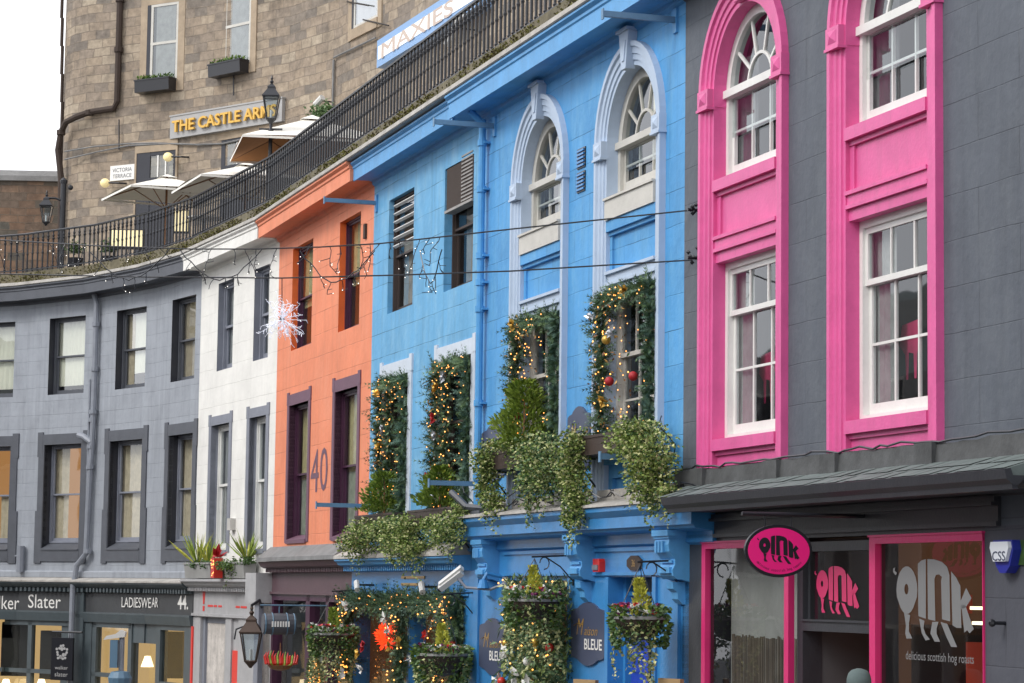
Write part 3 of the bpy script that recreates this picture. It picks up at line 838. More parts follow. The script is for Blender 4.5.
# shopfront of the dark grey house
OFF = 0
zt_w = ZC + .56                                     # head of the pink frames
zb_sh = ground(22) - .4
fl = FM.s(703, 600); fl2 = FM.s(790, 600); dr1 = FM.s(867, 600, -.1); fr1 = FM.s(871, 600); fr2 = FM.s(985, 600)
mb = MB()
mb.box(SB + .02, fl, .35, 0, zb_sh, zt_w + .02)               # left pier
mb.box(fr2, XEND, .35, 0, zb_sh, ZC + .62, 1)                  # painted stone to the right
mb.box(SB + .02, fr2, .35, .0, zt_w + .02, ZC + .62)
part('shopfront', mb, [M['dark_s'], M['dark_w']], dark)
mb = MB()
for (o, h0, h1) in ((.05, .62, .66), (.03, .66, .80), (.10, .80, .83), (.07, .83, .88)):
    mb.box(SB + .02, fr2 + .3, 0, -o, ZC + h0, ZC + h1)
mb.box(SB + .02, XEND, 0, -.015, ZC + .88, ZC + 1.0)
part('fascia_board', mb, M['dark_s'], dark)
# canopy of slates with gutter
mb = MB()
CX0 = FM.s(668, 500, .6); ce = FM.s(1010, 470, .6)
for xa, xb in ((CX0, ce),):
    vs = [(SB + .12, 0, ZC + 1.24), (SB + .30, -.10, ZC + 1.22), (xa, -.62, ZC + 1.06), (xa, -.62, ZC + 1.0), (SB + .12, 0, ZC + 1.0),
          (xb, 0, ZC + 1.24), (xb, -.10, ZC + 1.22), (xb, -.62, ZC + 1.06), (xb, -.62, ZC + 1.0), (xb, 0, ZC + 1.0)]
    mb.add(vs, [(0, 5, 6, 1), (1, 6, 7, 2), (2, 7, 8, 3), (3, 8, 9, 4), (0, 1, 2, 3, 4), (5, 9, 8, 7, 6)])
x = SB + .4
while x < ce - .2:                                   # slates laid with slightly lifted edges
    for k in range(2):
        y0_, z0_ = -.12 - k * .26, 1.214 - k * .0815
        wd_ = random.uniform(.22, .36)
        if x > xa - (.62 + y0_) * 1.6 - .2: mb.add([(x + k * .1, y0_, ZC + z0_ + .006), (x + k * .1 + wd_, y0_, ZC + z0_ + .006), (x + k * .1 + wd_, y0_ - .25, ZC + z0_ - .0785 + .012), (x + k * .1, y0_ - .25, ZC + z0_ - .0785 + .012)], [(0, 1, 2, 3)])
    x += random.uniform(.26, .40)
cn = part('canopy_roof', mb, M['slate'], dark)
mb = MB()
e1 = FM.s(1010, 470, .6) + .05
local_extr(mb, [(.0, .97), (.50, .97), (.55, .92), (.60, .92), (.66, .97), (.68, 1.05), (.62, 1.06), (.60, 1.0), (.0, 1.0)], CX0 - .03, e1)
local_extr(mb, [(.0, .90), (.46, .90), (.50, .968), (.0, .968)], CX0 + .02, e1 - .04)
local_extr(mb, [(.55, .885), (.60, .885), (.61, .93), (.55, .93)], CX0, e1 - .01)
part('gutter', mb, M['dark_s'], cn)
mb = MB()                                            # lead flashing, uneven top edge
x = SB - .02; pts = []
while x < XEND - .2:
    pts.append((x, ZC + 1.40 + random.uniform(-.015, .02))); x += random.uniform(.12, .4)
pts.append((XEND - .2, ZC + 1.40))
for (xa, za), (xb, zb) in zip(pts[:-1], pts[1:]):
    q = [(-.035, za), (-.05, za - .01)]
    mb.add([(xa, -.115, ZC + 1.21), (xb, -.115, ZC + 1.21), (xb, -.095, zb), (xa, -.095, za), (xb, -.001, zb + .01), (xa, -.001, za + .01)], [(0, 1, 2, 3), (3, 2, 4, 5)], 0)
mb.tube([(xx, -.10 + random.uniform(-.01, .01), zz + .02 + random.uniform(-.01, .02)) for xx, zz in pts], .012, 5, 1)
for bx0, bx1 in ((bays_p[0][0] - .3, bays_p[0][0]), (bays_p[0][1], bays_p[0][1] + .3), (bays_p[1][0] - .3, bays_p[1][0]), (bays_p[1][1], bays_p[1][1] + .3)): mb.box(bx0 - .03, bx1 + .03, 0, -.15, ZC + 1.20, ZC + 1.41)
part('flashing', mb, [M['lead_d'], M['black']], cn)
# display windows
def hog(mb, x0, x1, z0, z1, y, mi=0):
    """the word drawn as a hog, in the shape of the shop's mark"""
    def T(p): return (x0 + (p[0] - 40) / 415 * (x1 - x0), z1 - (p[1] - 50) / 440 * (z1 - z0))
    n = 22
    oc, hc = (117, 208), (115, 203)
    out = []; inn = []
    for k in range(n):
        t = 2 * math.pi * k / n
        yy = oc[1] - 123 * math.sin(t)
        out.append(T((oc[0] + 56 * math.cos(t) * (1 if math.sin(t) > -.3 else .9), yy)))
        inn.append(T((hc[0] + 11 * math.cos(t), hc[1] - 27 * math.sin(t))))
    for k in range(n):
        j = (k + 1) % n
        mb.add([(out[k][0], y, out[k][1]), (out[j][0], y, out[j][1]), (inn[j][0], y, inn[j][1]), (inn[k][0], y, inn[k][1])], [(0, 1, 2, 3)], mi)
    polys = [
        [(176, 72), (196, 56), (218, 50), (217, 352), (178, 340)],
        [(226, 50), (262, 52), (300, 65), (300, 140), (286, 128), (270, 130), (262, 150), (266, 362), (228, 354)],
        [(300, 65), (326, 90), (338, 130), (341, 362), (300, 352), (296, 160), (300, 140)],
        [(346, 112), (372, 145), (392, 185), (396, 392), (372, 392), (352, 380)],
        [(392, 262), (420, 194), (446, 245), (418, 290), (396, 300)],
        [(396, 276), (416, 280), (436, 340), (456, 395), (436, 416), (424, 402), (410, 414)],
        [(102, 326), (135, 336), (128, 380), (128, 420), (146, 455), (115, 457), (108, 430), (112, 390)],
        [(182, 352), (210, 362), (205, 400), (216, 430), (238, 456), (215, 462), (195, 425)],
        [(250, 367), (282, 365), (272, 400), (272, 425), (290, 465), (262, 465), (240, 425)],
        [(292, 365), (326, 374), (350, 430), (375, 487), (345, 487), (322, 440)],
        [(44, 96), (54, 90), (52, 108), (64, 118), (58, 132), (44, 116)],
    ]
    for p in polys:
        mb.add([(a, y, b) for a, b in map(T, p)], [tuple(range(len(p)))], mi)

def display(parent, s0, s1, z0, z1, fw, mat, label, room, y=.035, frame_l=True, frame_r=True, curtain=None):
    mb = MB()
    a = s0 + (fw if frame_l else 0); b = s1 - (fw if frame_r else 0)
    if frame_l: mb.box(s0, a, .05, -.02, z0, z1)
    if frame_r: mb.box(b, s1, .05, -.02, z0, z1)
    mb.box(a, b, .05, -.02, z1 - .065, z1); mb.box(a, b, .05, -.02, z0, z0 + fw)
    mb.box(s0 - .01, s1 + .01, .05, -.035, z1, z1 + .02)
    if not frame_r: mb.box(b - .012, b, .05, -.02, z0, z1)
    wd = part('display_window', mb, mat, parent, label)
    g = MB(); g.add([(a, y, z0), (b, y, z0), (b, y, z1 - .06), (a, y, z1 - .06)], [(0, 1, 2, 3)])
    part('pane', g, M['glass_s'], wd)
    return wd, a, b
zlow = ground(24) + .55
wd, a, b = display(dark, fl, fl2, zlow, zt_w, .11, M['pink_s'], 'pink framed shop window with pale blind behind it', None)
mb = MB(); drape(mb, a, b, .30, zlow, zt_w, 0, .006, 30); part('blind', mb, M['concrete'], wd)
mb = MB(); x = a + .1
while x < b + .1: mb.box(x, x + random.uniform(.008, .022), .27, .285, zlow, ZC - .48 + random.uniform(-.02, .02)); x += random.uniform(.03, .06)
part('slatted_screen', mb, M['taupe'], wd)
interior(wd, a, b, zlow, zt_w, .16, 1.2, M['room_g'])
wd, a, b = display(dark, fr1, fr2, zlow, zt_w, .13, M['pink_s'], 'large pink framed shop window with the hog mark', None, frame_r=False)
interior(wd, a, b, zlow, zt_w, .16, 3.2, M['glow_dim'])
mb = MB()
lx0, lx1 = FM.s(892.8, 600, -.03), FM.s(973.6, 600, -.03)
hog(mb, lx0, lx1, FM.z(934, 646.5, -.03), FM.z(934, 559, -.03), .028)
part('hog_mark', mb, M['frost'], wd)
mb = MB()
text_mb(mb, 'delicious scottish hog roasts', FM.s(906, 655, -.03), .028, FM.z(940, 661.5, -.03), .085, FM.s(974, 655, -.03) - FM.s(906, 655, -.03))
part('lettering', mb, M['frost'], wd)
mb = MB()
mb.box(a + .3, b - .1, 1.6, 1.1, zlow, zlow + .75); mb.box(a + .1, a + .22, 2.0, 1.9, zlow, zt_w - .5, 1)
part('counter', mb, [M['redpaint'], M['wood']], wd)
mb = MB()
for (px, py, wl2) in ((971, 608, .30), (973, 623, .34)):
    q = FM.hit(px, py, -.5); mb.box(q[0] - .02, q[0] + wl2, .5, .62, q[1] - .015, q[1] + .015)
part('ceiling_strip', mb, M['lampw'], wd)
mb = MB(); q = FM.hit(925, 640, -.9); mb.box(q[0] - .9, q[0] + 1.2, .9, 1.0, zlow, q[1]); mb.box(q[0] - .7, q[0] + 1.0, .88, .9, q[1] + .28, q[1] + .46)
part('red_counter_glow', mb, M['redpanel'], wd)  # emitting band added for the red glow along the counter
mb = MB()
for k in range(3):
    mb.box(b - .5, b - .08, 1.3 + k * .4, 1.5 + k * .4, ZC - .16 + k * .12, ZC - .13 + k * .12)
part('strip_light', mb, M['lampw'], wd)
# door and transom between them
zdt = FM.z(833, 622, -.12)
mb = MB()
d0, d1 = fl2 + .005, fr1 - .005
mb.box(d0, d0 + .14, .30, .08, zb_sh, zt_w - .02); mb.box(d1 - .10, d1, .30, .08, zb_sh, zt_w - .02)
mb.box(d0 + .14, d1 - .1, .30, .08, zdt - .10, zdt); mb.box(d0 + .14, d1 - .10, .30, .06, zdt, zdt + .02)
ztt = FM.z(833, 551, -.12)
mb.box(d0 + .14, d1 - .1, .30, .08, ztt, zt_w - .02)
mb.box(d0 + .14, d0 + .19, .3, .14, zdt, ztt)
door = part('shop_door', mb, M['dark_s'], dark, 'charcoal door frame standing open below a glazed transom')
g = MB(); g.add([(d0 + .19, .15, zdt), (d1 - .1, .15, zdt), (d1 - .1, .15, ztt), (d0 + .19, .15, ztt)], [(0, 1, 2, 3)])
part('transom_pane', g, M['glass_s'], door)
mb = MB(); hog(mb, FM.s(814, 590, -.14), FM.s(859, 590, -.14), FM.z(836, 617, -.14), FM.z(836, 566, -.14), .142)
part('hog_mark', mb, M['pink_vinyl'], door)
interior(door, d0 + .1, d1, zdt, ztt, .31, 1.5, M['glow_dim'], 'lobby')
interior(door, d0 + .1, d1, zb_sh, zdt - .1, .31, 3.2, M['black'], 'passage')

# oval hanging sign
sc_s = FM.s(778, 551, .95); sz = FM.z(778, 551, .95)
pl = FM.hit(778, 551, .95)
signF = Frame(*FM.w(sc_s, .95), 17.71 + 90)          # square to the wall: its face looks along the street
hx = .325; hz = .225
sg_ = root('hanging_shop_sign', 'pink and black oval sign hung from a bracket over the hog roast shop', 'sign', signF, (0, 0, sz - hz))
mb = MB(); n = 40
mb.prism([((hx + .03) * math.cos(2 * math.pi * k / n), sz + (hz + .03) * math.sin(2 * math.pi * k / n)) for k in range(n)], -.02, .02)
part('rim', mb, M['black'], sg_)
mb = MB(); mb.prism([(hx * math.cos(2 * math.pi * k / n), sz + hz * math.sin(2 * math.pi * k / n)) for k in range(n)], -.024, .024)
part('face', mb, M['pink_sign'], sg_)
mb = MB(); hog(mb, -.235, .215, sz - .125, sz + .150, -.027); part('hog_mark', mb, M['black'], sg_)
mb = MB(); tx = 'delicious scottish hog roasts'
for k, ch in enumerate(tx):
    if ch == ' ': continue
    t = R(-90 + (k - len(tx) / 2 + .5) * 3.9)
    cxx, czz = .275 * math.cos(t), sz + .188 * math.sin(t)
    def cv(a, b, t=t, cxx=cxx, czz=czz):
        ang = t + math.pi / 2
        return (cxx + a * math.cos(ang) - b * math.sin(ang), czz + a * math.sin(ang) + b * math.cos(ang))
    text_mb(mb, ch, 0, -.027, -.012, .026, None, center=True, conv=cv)
part('lettering', mb, M['black'], sg_)
mb = MB()
zb_ = sz + hz + .13
mb.tube([(-.38, 0, zb_), (.0, 0, zb_ + .0), (.95, 0, zb_ - .0)], .02, 8)
# bracket runs from wall (local x of signF is away from the wall along +/-)
for xx in (-.14, .14): mb.tube([(xx, 0, zb_), (xx, 0, sz + hz - .02)], .006, 5)
part('bracket', mb, M['black'], sg_)

# alarm box
a0, a1 = FM.s(990, 556, .12), FM.s(1011, 556, .12); z0, z1 = FM.z(1000, 573, .12), FM.z(1000, 540, .12)
al = root('alarm_box', 'white and blue shield shaped alarm box on dark wall right of shop window', 'alarm box', FM, ((a0 + a1) / 2, 0, z0))
mb = MB(); w_ = a1 - a0; zm = z0 + (z1 - z0) * .35
mb.prism([(a0 + .02, z1), (a1 - .02, z1), (a1 - .0, zm + .1), (a1 - .06, zm - .04), ((a0 + a1) / 2 + .05, z0), ((a0 + a1) / 2 - .05, z0), (a0 + .07, zm - .04), (a0, zm + .1)], 0, -.10)
part('housing', mb, M['alarm_b'], al)
mb = MB(); mb.prism([(a0 + .035, z1 - .015), (a1 - .035, z1 - .015), (a1 - .02, zm + .12), (a1 - .08, zm), (a0 + .08, zm), (a0 + .02, zm + .12)], -.101, -.135); part('cover', mb, M['alarm_w'], al)
mb = MB(); text_mb(mb, 'CSS', (a0 + a1) / 2, -.138, z1 - .18, .085, w_ * .62, center=True, bold=.01); part('lettering', mb, M['navy'], al)
mb = MB(); q = FM.hit(990, 623, .15); mb.tube([(q[0], 0, q[1]), (q[0], -.12, q[1])], .018, 6); mb.ball((q[0], -.13, q[1]), .035, 0, 8)
single('wall_hook', mb, M['black'], FM, 'small black knob fixed to dark wall below the alarm box', 'hook')
mb = MB(); mb.box(FM.s(1019, 540), FM.s(1040, 540), 0, -.02, FM.z(1020, 565), FM.z(1020, 540)); single('wall_plaque', mb, M['ivy'], FM, 'green plaque on dark wall at the edge behind the alarm box', 'plaque')

# ================================================================== BLUE HOUSE WITH ARCHES
SP = FM.s(479, 300)                                  # downpipe: joint between the two blue fronts
SO = FM.s(372.5, 300)                                # joint orange / blue
ab = root('blue_arched_house', 'bright blue house with two tall arched windows in pale blue surrounds', 'house', FM, ((SP + SB) / 2, 0, ground(33)))
S3 = [FM.s(521.5, 250), FM.s(560.5, 250) + .03]; S4 = [FM.s(607, 240), FM.s(655.5, 240) + .03]
zsp = zsp1
wall_part(ab, 'wall', [M['blue_arch'], M['trim']], [(S3[0], S3[1], ZC + 1.05, zsp, True), (S4[0], S4[1], ZC + 1.05, zsp, True)], SP, SB, ZC + .85, WT, depth=.34)
mb = MB(); local_extr(mb, CORN, SP - .25, SB); part('cornice', mb, M['blue_corn'], ab)
for bi, (a, b) in enumerate((S3, S4)):
    mb = mould(ab, 'x', None, a, b, ZC + 1.05, zsp, ARCH_PROF)
    for x0, x1 in ((a - .31, a), (b + .03, b + .31)):
        pyramid(mb, x0, x1, 0, -.125, zsp - .14, zsp + .07); mb.box(x0 - .012, x1 + .012, 0, -.108, zsp - .17, zsp - .14)
    cx, r = (a + b) / 2, (b - a) / 2
    # long tapered keystone
    k0, k1 = zsp + r - .05, ZC + 7.03
    pts = [(cx - .08, k0), (cx + .08, k0), (cx + .17, k1), (cx - .17, k1)]
    mb.prism(pts, 0, -.125); mb.prism([(cx - .20, k1), (cx + .20, k1), (cx + .20, k1 + .04), (cx - .20, k1 + .04)], 0, -.16)
    mb.prism([(cx - .04, k0 + .1), (cx + .04, k0 + .1), (cx + .09, k1 - .12), (cx - .09, k1 - .12)], -.125, -.138)
    zu = ZC + 4.60
    for k, (h0, h1, yy) in enumerate(((-.56, -.52, -.04), (-.66, -.56, .0), (-.70, -.66, -.02), (-.80, -.70, .02))): mb.box(a, b, .17, yy, zu + h0, zu + h1)
    part('window_surround', mb, M['trim'], ab)
    mb = MB()
    mb.box(a + .003, b - .003, .17, -.02, zu, zu + .14); mb.box(a + .003, b - .003, .12, .02, zu - .05, zu)
    mb.box(a + .003, b - .003, .16, .07, zu - .52, zu - .05)
    mb.box(a + .003, a + .09, .16, .04, zu - .52, zu - .05); mb.box(b - .09, b - .003, .16, .04, zu - .52, zu - .05)
    part('spandrel_panel', mb, M['blue_arch'], ab); mb = MB()
    mb.box(a + .003, b - .003, .17, -.02, zl0, zl0 + .12); mb.box(a + .003, b - .003, .17, .05, zl0 - .17, zl0)
    mb.box(a + .003, a + .15, .17, .05, zl0 - .55, zl0 - .17); mb.box(b - .15, b - .003, .17, .05, zl0 - .55, zl0 - .17); mb.box(a + .15, b - .15, .17, .10, zl0 - .55, zl0 - .17)
    part('apron_panel', mb, M['blue_arch'], ab)
    mb = MB(); mb.box(a + .01, b - .01, .17, -.045, zu + .143, zu + .40); mb.box(a + .005, b - .005, .17, -.07, zu + .40, zu + .43)
    part('window_sill', mb, M['cream_p'], ab)
    sash(ab, a, b, zu + .43, zsp, .17, one=(3, 2), bw=.12, arch=True, mats=[M['cream_p']], curtain=[(.45, .98, 0, .95, 1)] if bi == 0 else [(.5, .98, 0, .95, 2)], room=M['room_g'], label='cream arched window with fanlight')
    sash(ab, a, b, zl0 + .12, zu - .80, .17, mrail=ZC + 3.0, cu=(3, 1), cl=(3, 2), bw=.09, mats=[M['cream_p']], room=M['room'], label='cream sash window ringed by a fir garland')
mb = MB()
vx0, vx1 = FM.s(578, 160), FM.s(586, 160)
for zz in (5.28, 5.60):
    mb.box(vx0, vx1, 0, -.015, ZC + zz, ZC + zz + .27)
    for k in range(5): mb.box(vx0 + .02, vx1 - .02, -.016, -.035, ZC + zz + .02 + k * .05, ZC + zz + .045 + k * .05, 1)
part('air_vent', mb, [M['black'], M['blue_wood']], ab)

# ground floor of the arched house: big bracketed cornice, piers, window, door
zfl = ground(32) - .3
s_wl, s_wr = FM.s(511, 620), FM.s(567, 620); s_dl, s_dr = FM.s(610, 620), FM.s(654, 620)
zh = ZC + .40                                        # heads
zdoor = ZC + .10
mb = MB()
s_l = SP - .22
mb.box(s_l, s_wl, .3, 0, zfl, ZC + .85); mb.box(s_wr, s_dl, .3, 0, zfl, ZC + .85); mb.box(s_dr, SB, .3, 0, zfl, ZC + .85)
mb.box(s_wl, s_wr, .3, 0, ZC + .22, ZC + .85); mb.box(s_dl, s_dr, .3, 0, ZC + .18, ZC + .85)
mb.box(s_wl, s_wr, .3, 0, zfl, ground(32) + .5)
# pilaster strips and mouldings
for x in (s_l + .05, SB - .50): mb.box(x, x + .46, 0, -.04, zfl, ZC + .2)
mb.box(SB, FM.s(689, 600), .3, .0, zfl, ZC + .62)
mb.box(s_wl - .35, s_dr + .3, 0, -.04, ZC + .20, ZC + .24); mb.box(s_wl - .35, s_dr + .3, 0, -.03, ZC + .50, ZC + .54)
mb.box(s_dl - .12, s_dl, 0, -.03, zfl, ZC + .18); mb.box(s_dr, s_dr + .12, 0, -.03, zfl, ZC + .18)
part('shopfront', mb, M['blue_wood'], ab)
mb = MB()
CB = [(0, .55), (.05, .58), (.05, .70), (.26, .73), (.28, .77), (.31, .77), (.31, .90), (.34, .93), (.38, .975), (.38, 1.03), (0, 1.06)]
SCE = FM.s(687, 520, .36)
local_extr(mb, CB, s_l - .25, SCE)
fc = part('shop_cornice', mb, M['blue_wood'], ab)
mb = MB()
mb.prism([(0, ZC + 1.16), (-.40, ZC + 1.07), (-.41, ZC + 1.035), (0, ZC + 1.065)], s_l - .27, SCE + .01, ax='x')
mb.box(s_l, SB - .03, -.001, -.05, ZC + 1.15, ZC + 1.28)
part('lead_capping', mb, M['coping'], fc)
def console(x, w=.46, zt=.72):
    """scrolled bracket"""
    mb = MB()
    zt = ZC + zt
    mb.box(x - .03, x + w + .03, 0, -.29, zt - .07, zt)
    mb.box(x - .015, x + w + .015, 0, -.27, zt - .10, zt - .07)
    prof = [(0, zt - .10), (-.25, zt - .10), (-.265, zt - .17), (-.25, zt - .25), (-.21, zt - .30), (-.18, zt - .34), (-.18, zt - .40), (-.21, zt - .46), (-.20, zt - .53), (-.15, zt - .57), (-.10, zt - .57), (0, zt - .60)]
    mb.prism(prof, x, x + w, ax='x')
    for k in range(3):                                # carved leaf and flutes on the face
        mb.box(x + .06 + k * .10, x + .12 + k * .10, -.2, -.285, zt - .26, zt - .13)
    mb.box(x + .05, x + w - .05, -.15, -.235, zt - .50, zt - .43)
    mb.box(x + .05, x + w - .05, -.15, -.205, zt - .38, zt - .35)
    # pendant drop
    mb.prism([(0, zt - .60), (-.16, zt - .60), (-.15, zt - .68), (-.10, zt - .72), (-.09, zt - .80), (-.03, zt - .86), (0, zt - .86)], x + w * .28, x + w * .72, ax='x')
    return mb
for x in (FM.s(474, 560, .24), FM.s(566, 560, .24), FM.s(656, 560, .24)):
    part('console_bracket', console(x), M['blue_corn'], ab)
# door
mb = MB()
mb.box(s_dl, s_dr, .33, .22, ZC - .05, ZC + .0); mb.box(s_dl, s_dl + .08, .33, .18, zfl, ZC + .18); mb.box(s_dr - .08, s_dr, .33, .18, zfl, ZC + .18)
df = part('door_frame', mb, M['blue_wood'], ab)
mb = MB(); mb.box(s_dl + .08, s_dr - .08, .30, .26, zfl, ZC - .05)
cxx = (s_dl + s_dr) / 2
for q0, q1 in ((s_dl + .16, cxx - .06), (cxx + .06, s_dr - .16)):
    for h0, h1 in ((-1.0, -.15), (-2.0, -1.1)): mb.box(q0, q1, .26, .245, ZC + h0, ZC + h1)
mb.box(cxx - .015, cxx + .015, .26, .235, zfl, ZC - .05, 1)
part('door', mb, [M['blue_deep'], M['black']], df)
mb = MB(); mb.sheet([(s_dl, .27, ZC), (s_dr, .27, ZC), (s_dr, .27, ZC + .18), (s_dl, .27, ZC + .18)]); part('transom_pane', mb, M['black'], df)
# window of the arched house, dark inside
mb = MB()
for x in (s_wl, s_wr - .07): mb.box(x, x + .07, .2, .02, ground(32) + .5, ZC + .22)
mb.box(s_wl, s_wr, .2, .02, ZC + .14, ZC + .22)
wd = part('display_window', mb, M['blue_wood'], ab)
mb = MB(); mb.sheet([(s_wl, .1, ground(32) + .5), (s_wr, .1, ground(32) + .5), (s_wr, .1, ZC + .2), (s_wl, .1, ZC + .2)]); part('pane', mb, M['glass_s'], wd)
interior(wd, s_wl, s_wr, ground(32) + .5, ZC + .2, .3, 1.5, M['glow_dim'])

# name plaques
def plaque(x0, x1, z0, z1, label, y=-.03, group=None):
    p = root('name_plaque', label, 'sign', FM, ((x0 + x1) / 2, 0, z0), group)
    mb = MB(); w, h = x1 - x0, z1 - z0; c = (x0 + x1) / 2
    half = [(0, 1.0), (.12, .985), (.24, .94), (.30, .90), (.42, .885), (.49, .86), (.5, .80), (.5, .20), (.49, .14), (.42, .115), (.30, .10), (.24, .06), (.12, .015), (0, 0)]
    pts = [(c + a * w, z0 + b * h) for a, b in half] + [(c - a * w, z0 + b * h) for a, b in half[-2:0:-1]]
    mb.prism(pts, 0, y); part('board', mb, M['navy'], p)
    mb = MB(); text_mb(mb, 'M', c - w * .32, y - .004, z0 + h * .48, h * .27, w * .22, shear=.35); text_mb(mb, 'aison', c - w * .09, y - .004, z0 + h * .48, h * .15, w * .40, shear=.35)
    mb.tube([(c - w * .40, y - .004, z0 + h * .62), (c - w * .30, y - .004, z0 + h * .66), (c - w * .12, y - .004, z0 + h * .64)], .005, 4)
    part('script_lettering', mb, M['goldm'], p)
    mb = MB(); text_mb(mb, 'BLEUE', c - w * .08, y - .004, z0 + h * .26, h * .17, w * .52, bold=.015); part('lettering', mb, M['offwhite'], p)
    return p
PG = 'navy name plaques on the blue shopfront'
plaque(FM.s(573, 634), FM.s(606.5, 634), FM.z(590, 666, 0), FM.z(590, 602, 0), 'navy name plaque with gold script between tree window and blue door')
plaque(FM.s(481, 645), FM.s(507, 645), FM.z(494, 675, 0), FM.z(494, 618, 0), 'navy name plaque with gold script left of the tree window')
plaque(FM.s(483.5, 440), FM.s(508, 440), ZC + 1.55, ZC + 2.42, 'navy name plaque on upper wall left of first arched window')
plaque(FM.s(569.5, 430), FM.s(591.5, 430), ZC + 1.50, ZC + 2.42, 'navy name plaque on upper wall between the arched windows')
# small number plaque and red alarm
mb = MB(); q = FM.s(626, 562, .03), FM.s(641, 562, .03); zz = FM.z(633, 571, .03), FM.z(633, 555, .03); c = sum(q) / 2, sum(zz) / 2
mb.prism([(c[0] + (q[1] - q[0]) / 2 * math.cos(R(t)), c[1] + (zz[1] - zz[0]) / 2 * math.sin(R(t))) for t in range(22, 382, 45)], 0, -.03)
np_ = root('number_plaque', 'small brown eight sided number plaque above the blue door', 'sign', FM, (c[0], 0, zz[0]))
part('board', mb, M['trough'], np_)
mb = MB(); text_mb(mb, '36', c[0], -.034, c[1] - .045, .09, None, center=True); part('lettering', mb, M['goldm'], np_)
mb = MB(); q = FM.s(595, 566, .05), FM.s(601.5, 566, .05); mb.prism([(q[0], FM.z(598, 572)), (q[1], FM.z(598, 572)), (q[1], FM.z(598, 562)), (q[1] - .03, FM.z(598, 559)), (q[0], FM.z(598, 559))], 0, -.08)
mb.box(q[0] + .015, q[1] - .035, -.081, -.1, FM.z(598, 570), FM.z(598, 565), 1)
single('fire_alarm_sounder', mb, [M['redpaint'], M['grey_m']], FM, 'small red alarm sounder on blue wall beside carved bracket', 'alarm')

# ================================================================== BLUE FLAT-FRONTED HOUSE
bf = root('blue_house', 'sky blue house beside the orange one with garlanded lower windows', 'house', FM, ((SO + SP) / 2, 0, ground(40)))
U1 = (FM.s(388.4, 250), FM.s(413, 250) + .02, ZC + 4.66, FM.z(400, 192)); U2 = (FM.s(444.3, 230), FM.s(472.7, 230) + .02, ZC + 4.66, FM.z(458, 165.5))
ztop = (U1[3] + U2[3]) / 2; U1 = (*U1[:3], ztop); U2 = (*U2[:3], ztop)
zlw = (FM.z(400, 376) + FM.z(455, 358)) / 2
L1 = (FM.s(384, 430), FM.s(408, 430) + .03, ZC + 1.15, zlw); L2 = (FM.s(439, 430), FM.s(471, 430) + .03, ZC + 1.15, zlw)
wall_part(bf, 'wall', [M['blue'], M['blue']], [U1, U2, L1, L2], SO, SP, ZC + .45, WT, depth=.22)
mb = MB(); local_extr(mb, CORN_F, SO, SP - .25); part('cornice', mb, M['blue_corn'], bf)
def plain_window(parent, O, y, frame, room, curtain=None, label=None, pane=None, bw=.06, mr=None, reveal=None, cd=.12):
    return sash(parent, O[0], O[1], O[2], O[3], y, mrail=mr, bw=bw, mats=[frame], room=room, curtain=curtain, label=label, pane=pane, cdepth=cd)
w1 = plain_window(bf, U1, .12, M['trough'], M['room'], [(.1, .95, 0, .62, 1)], 'dark window with white louvres in its upper half')
mb = MB()
for k in range(6):
    z = U1[3] - .10 - k * .14
    mb.prism([(.07, z), (.11, z - .03), (.113, z - .015), (.073, z + .015)], U1[0] + .03, U1[1] - .03, ax='x')
part('louvre', mb, M['slat'], w1)
w2 = plain_window(bf, U2, .16, M['trough'], M['room'], [(.2, .95, 0, .9, 1)], 'dark window with a vent box fitted in its top')
mb = MB()
x0, x1 = U2[0] + .10, U2[1] - .02; zb = FM.z(458, 207, .0)
mb.box(x0, x1, .14, .0, zb, U2[3] - .02)
for k in range(13): mb.box(x1 - .62, x1 - .03, .001, -.012, zb + .05 + k * .058, zb + .075 + k * .058, 1)
mb.box(x0 - .02, x1 + .01, .14, -.03, zb - .02, zb + .02, 1)
part('vent_box', mb, [M['rust'], M['netc']], w2)
for O in (L1, L2):
    mb = MB(); a, b, c, d = O
    f = .22
    mb.box(a - f, a, .15, -.03, c, d - .003); mb.box(b, b + f, .15, -.03, c, d - .003); mb.box(a - f, b + f, .15, -.03, d, d + .24)
    mb.box(a - f - .02, a - f + .14, .1, -.034, d + .02, d + .30); mb.box(b + f - .14, b + f + .02, .1, -.034, d + .02, d + .30)
    part('window_surround', mb, M['trim_w'], bf)
    plain_window(bf, O, .15, M['trough'], M['room'], None, 'dark sash window filled with a fir garland', mr=ZC + 2.6)
# shop cornice with dentils, fascia, window
mb = MB(); sL = FM.s(352, 570)
local_extr(mb, [(0, .28), (.10, .29), (.12, .37), (.20, .38), (.26, .40), (.28, .44), (.33, .47), (.33, .50), (0, .52)], sL, s_l)
x = sL + .05
while x < s_l - .08: mb.box(x, x + .06, -.10, -.17, ZC + .295, ZC + .372); x += .125
fc = part('shop_cornice', mb, M['blue_corn'], bf)
mb = MB(); mb.prism([(0, ZC + .72), (-.34, ZC + .56), (-.35, ZC + .503), (0, ZC + .522)], sL, s_l - .02, ax='x'); part('slate_capping', mb, M['coping'], fc)
mb = MB()
zg = ground(40)
mb.box(sL, s_l, .3, 0, ZC - .06, ZC + .285); mb.box(sL, sL + .22, .3, 0, zg - .3, ZC - .06); mb.box(s_l - .35, s_l, .3, -.003, zg - .3, ZC - .06)
mb.box(sL, s_l, .0, -.04, ZC - .10, ZC - .04); mb.box(sL, s_l, .3, 0, zg - .3, zg + .5)
mid = FM.s(407, 640)
mb.box(mid - .08, mid + .06, .3, .02, zg, ZC - .1); mb.box(mid + .06, FM.s(425, 640), .3, .05, ZC - 1.1, ZC - 1.0)
part('shopfront', mb, M['blue_wood'], bf)
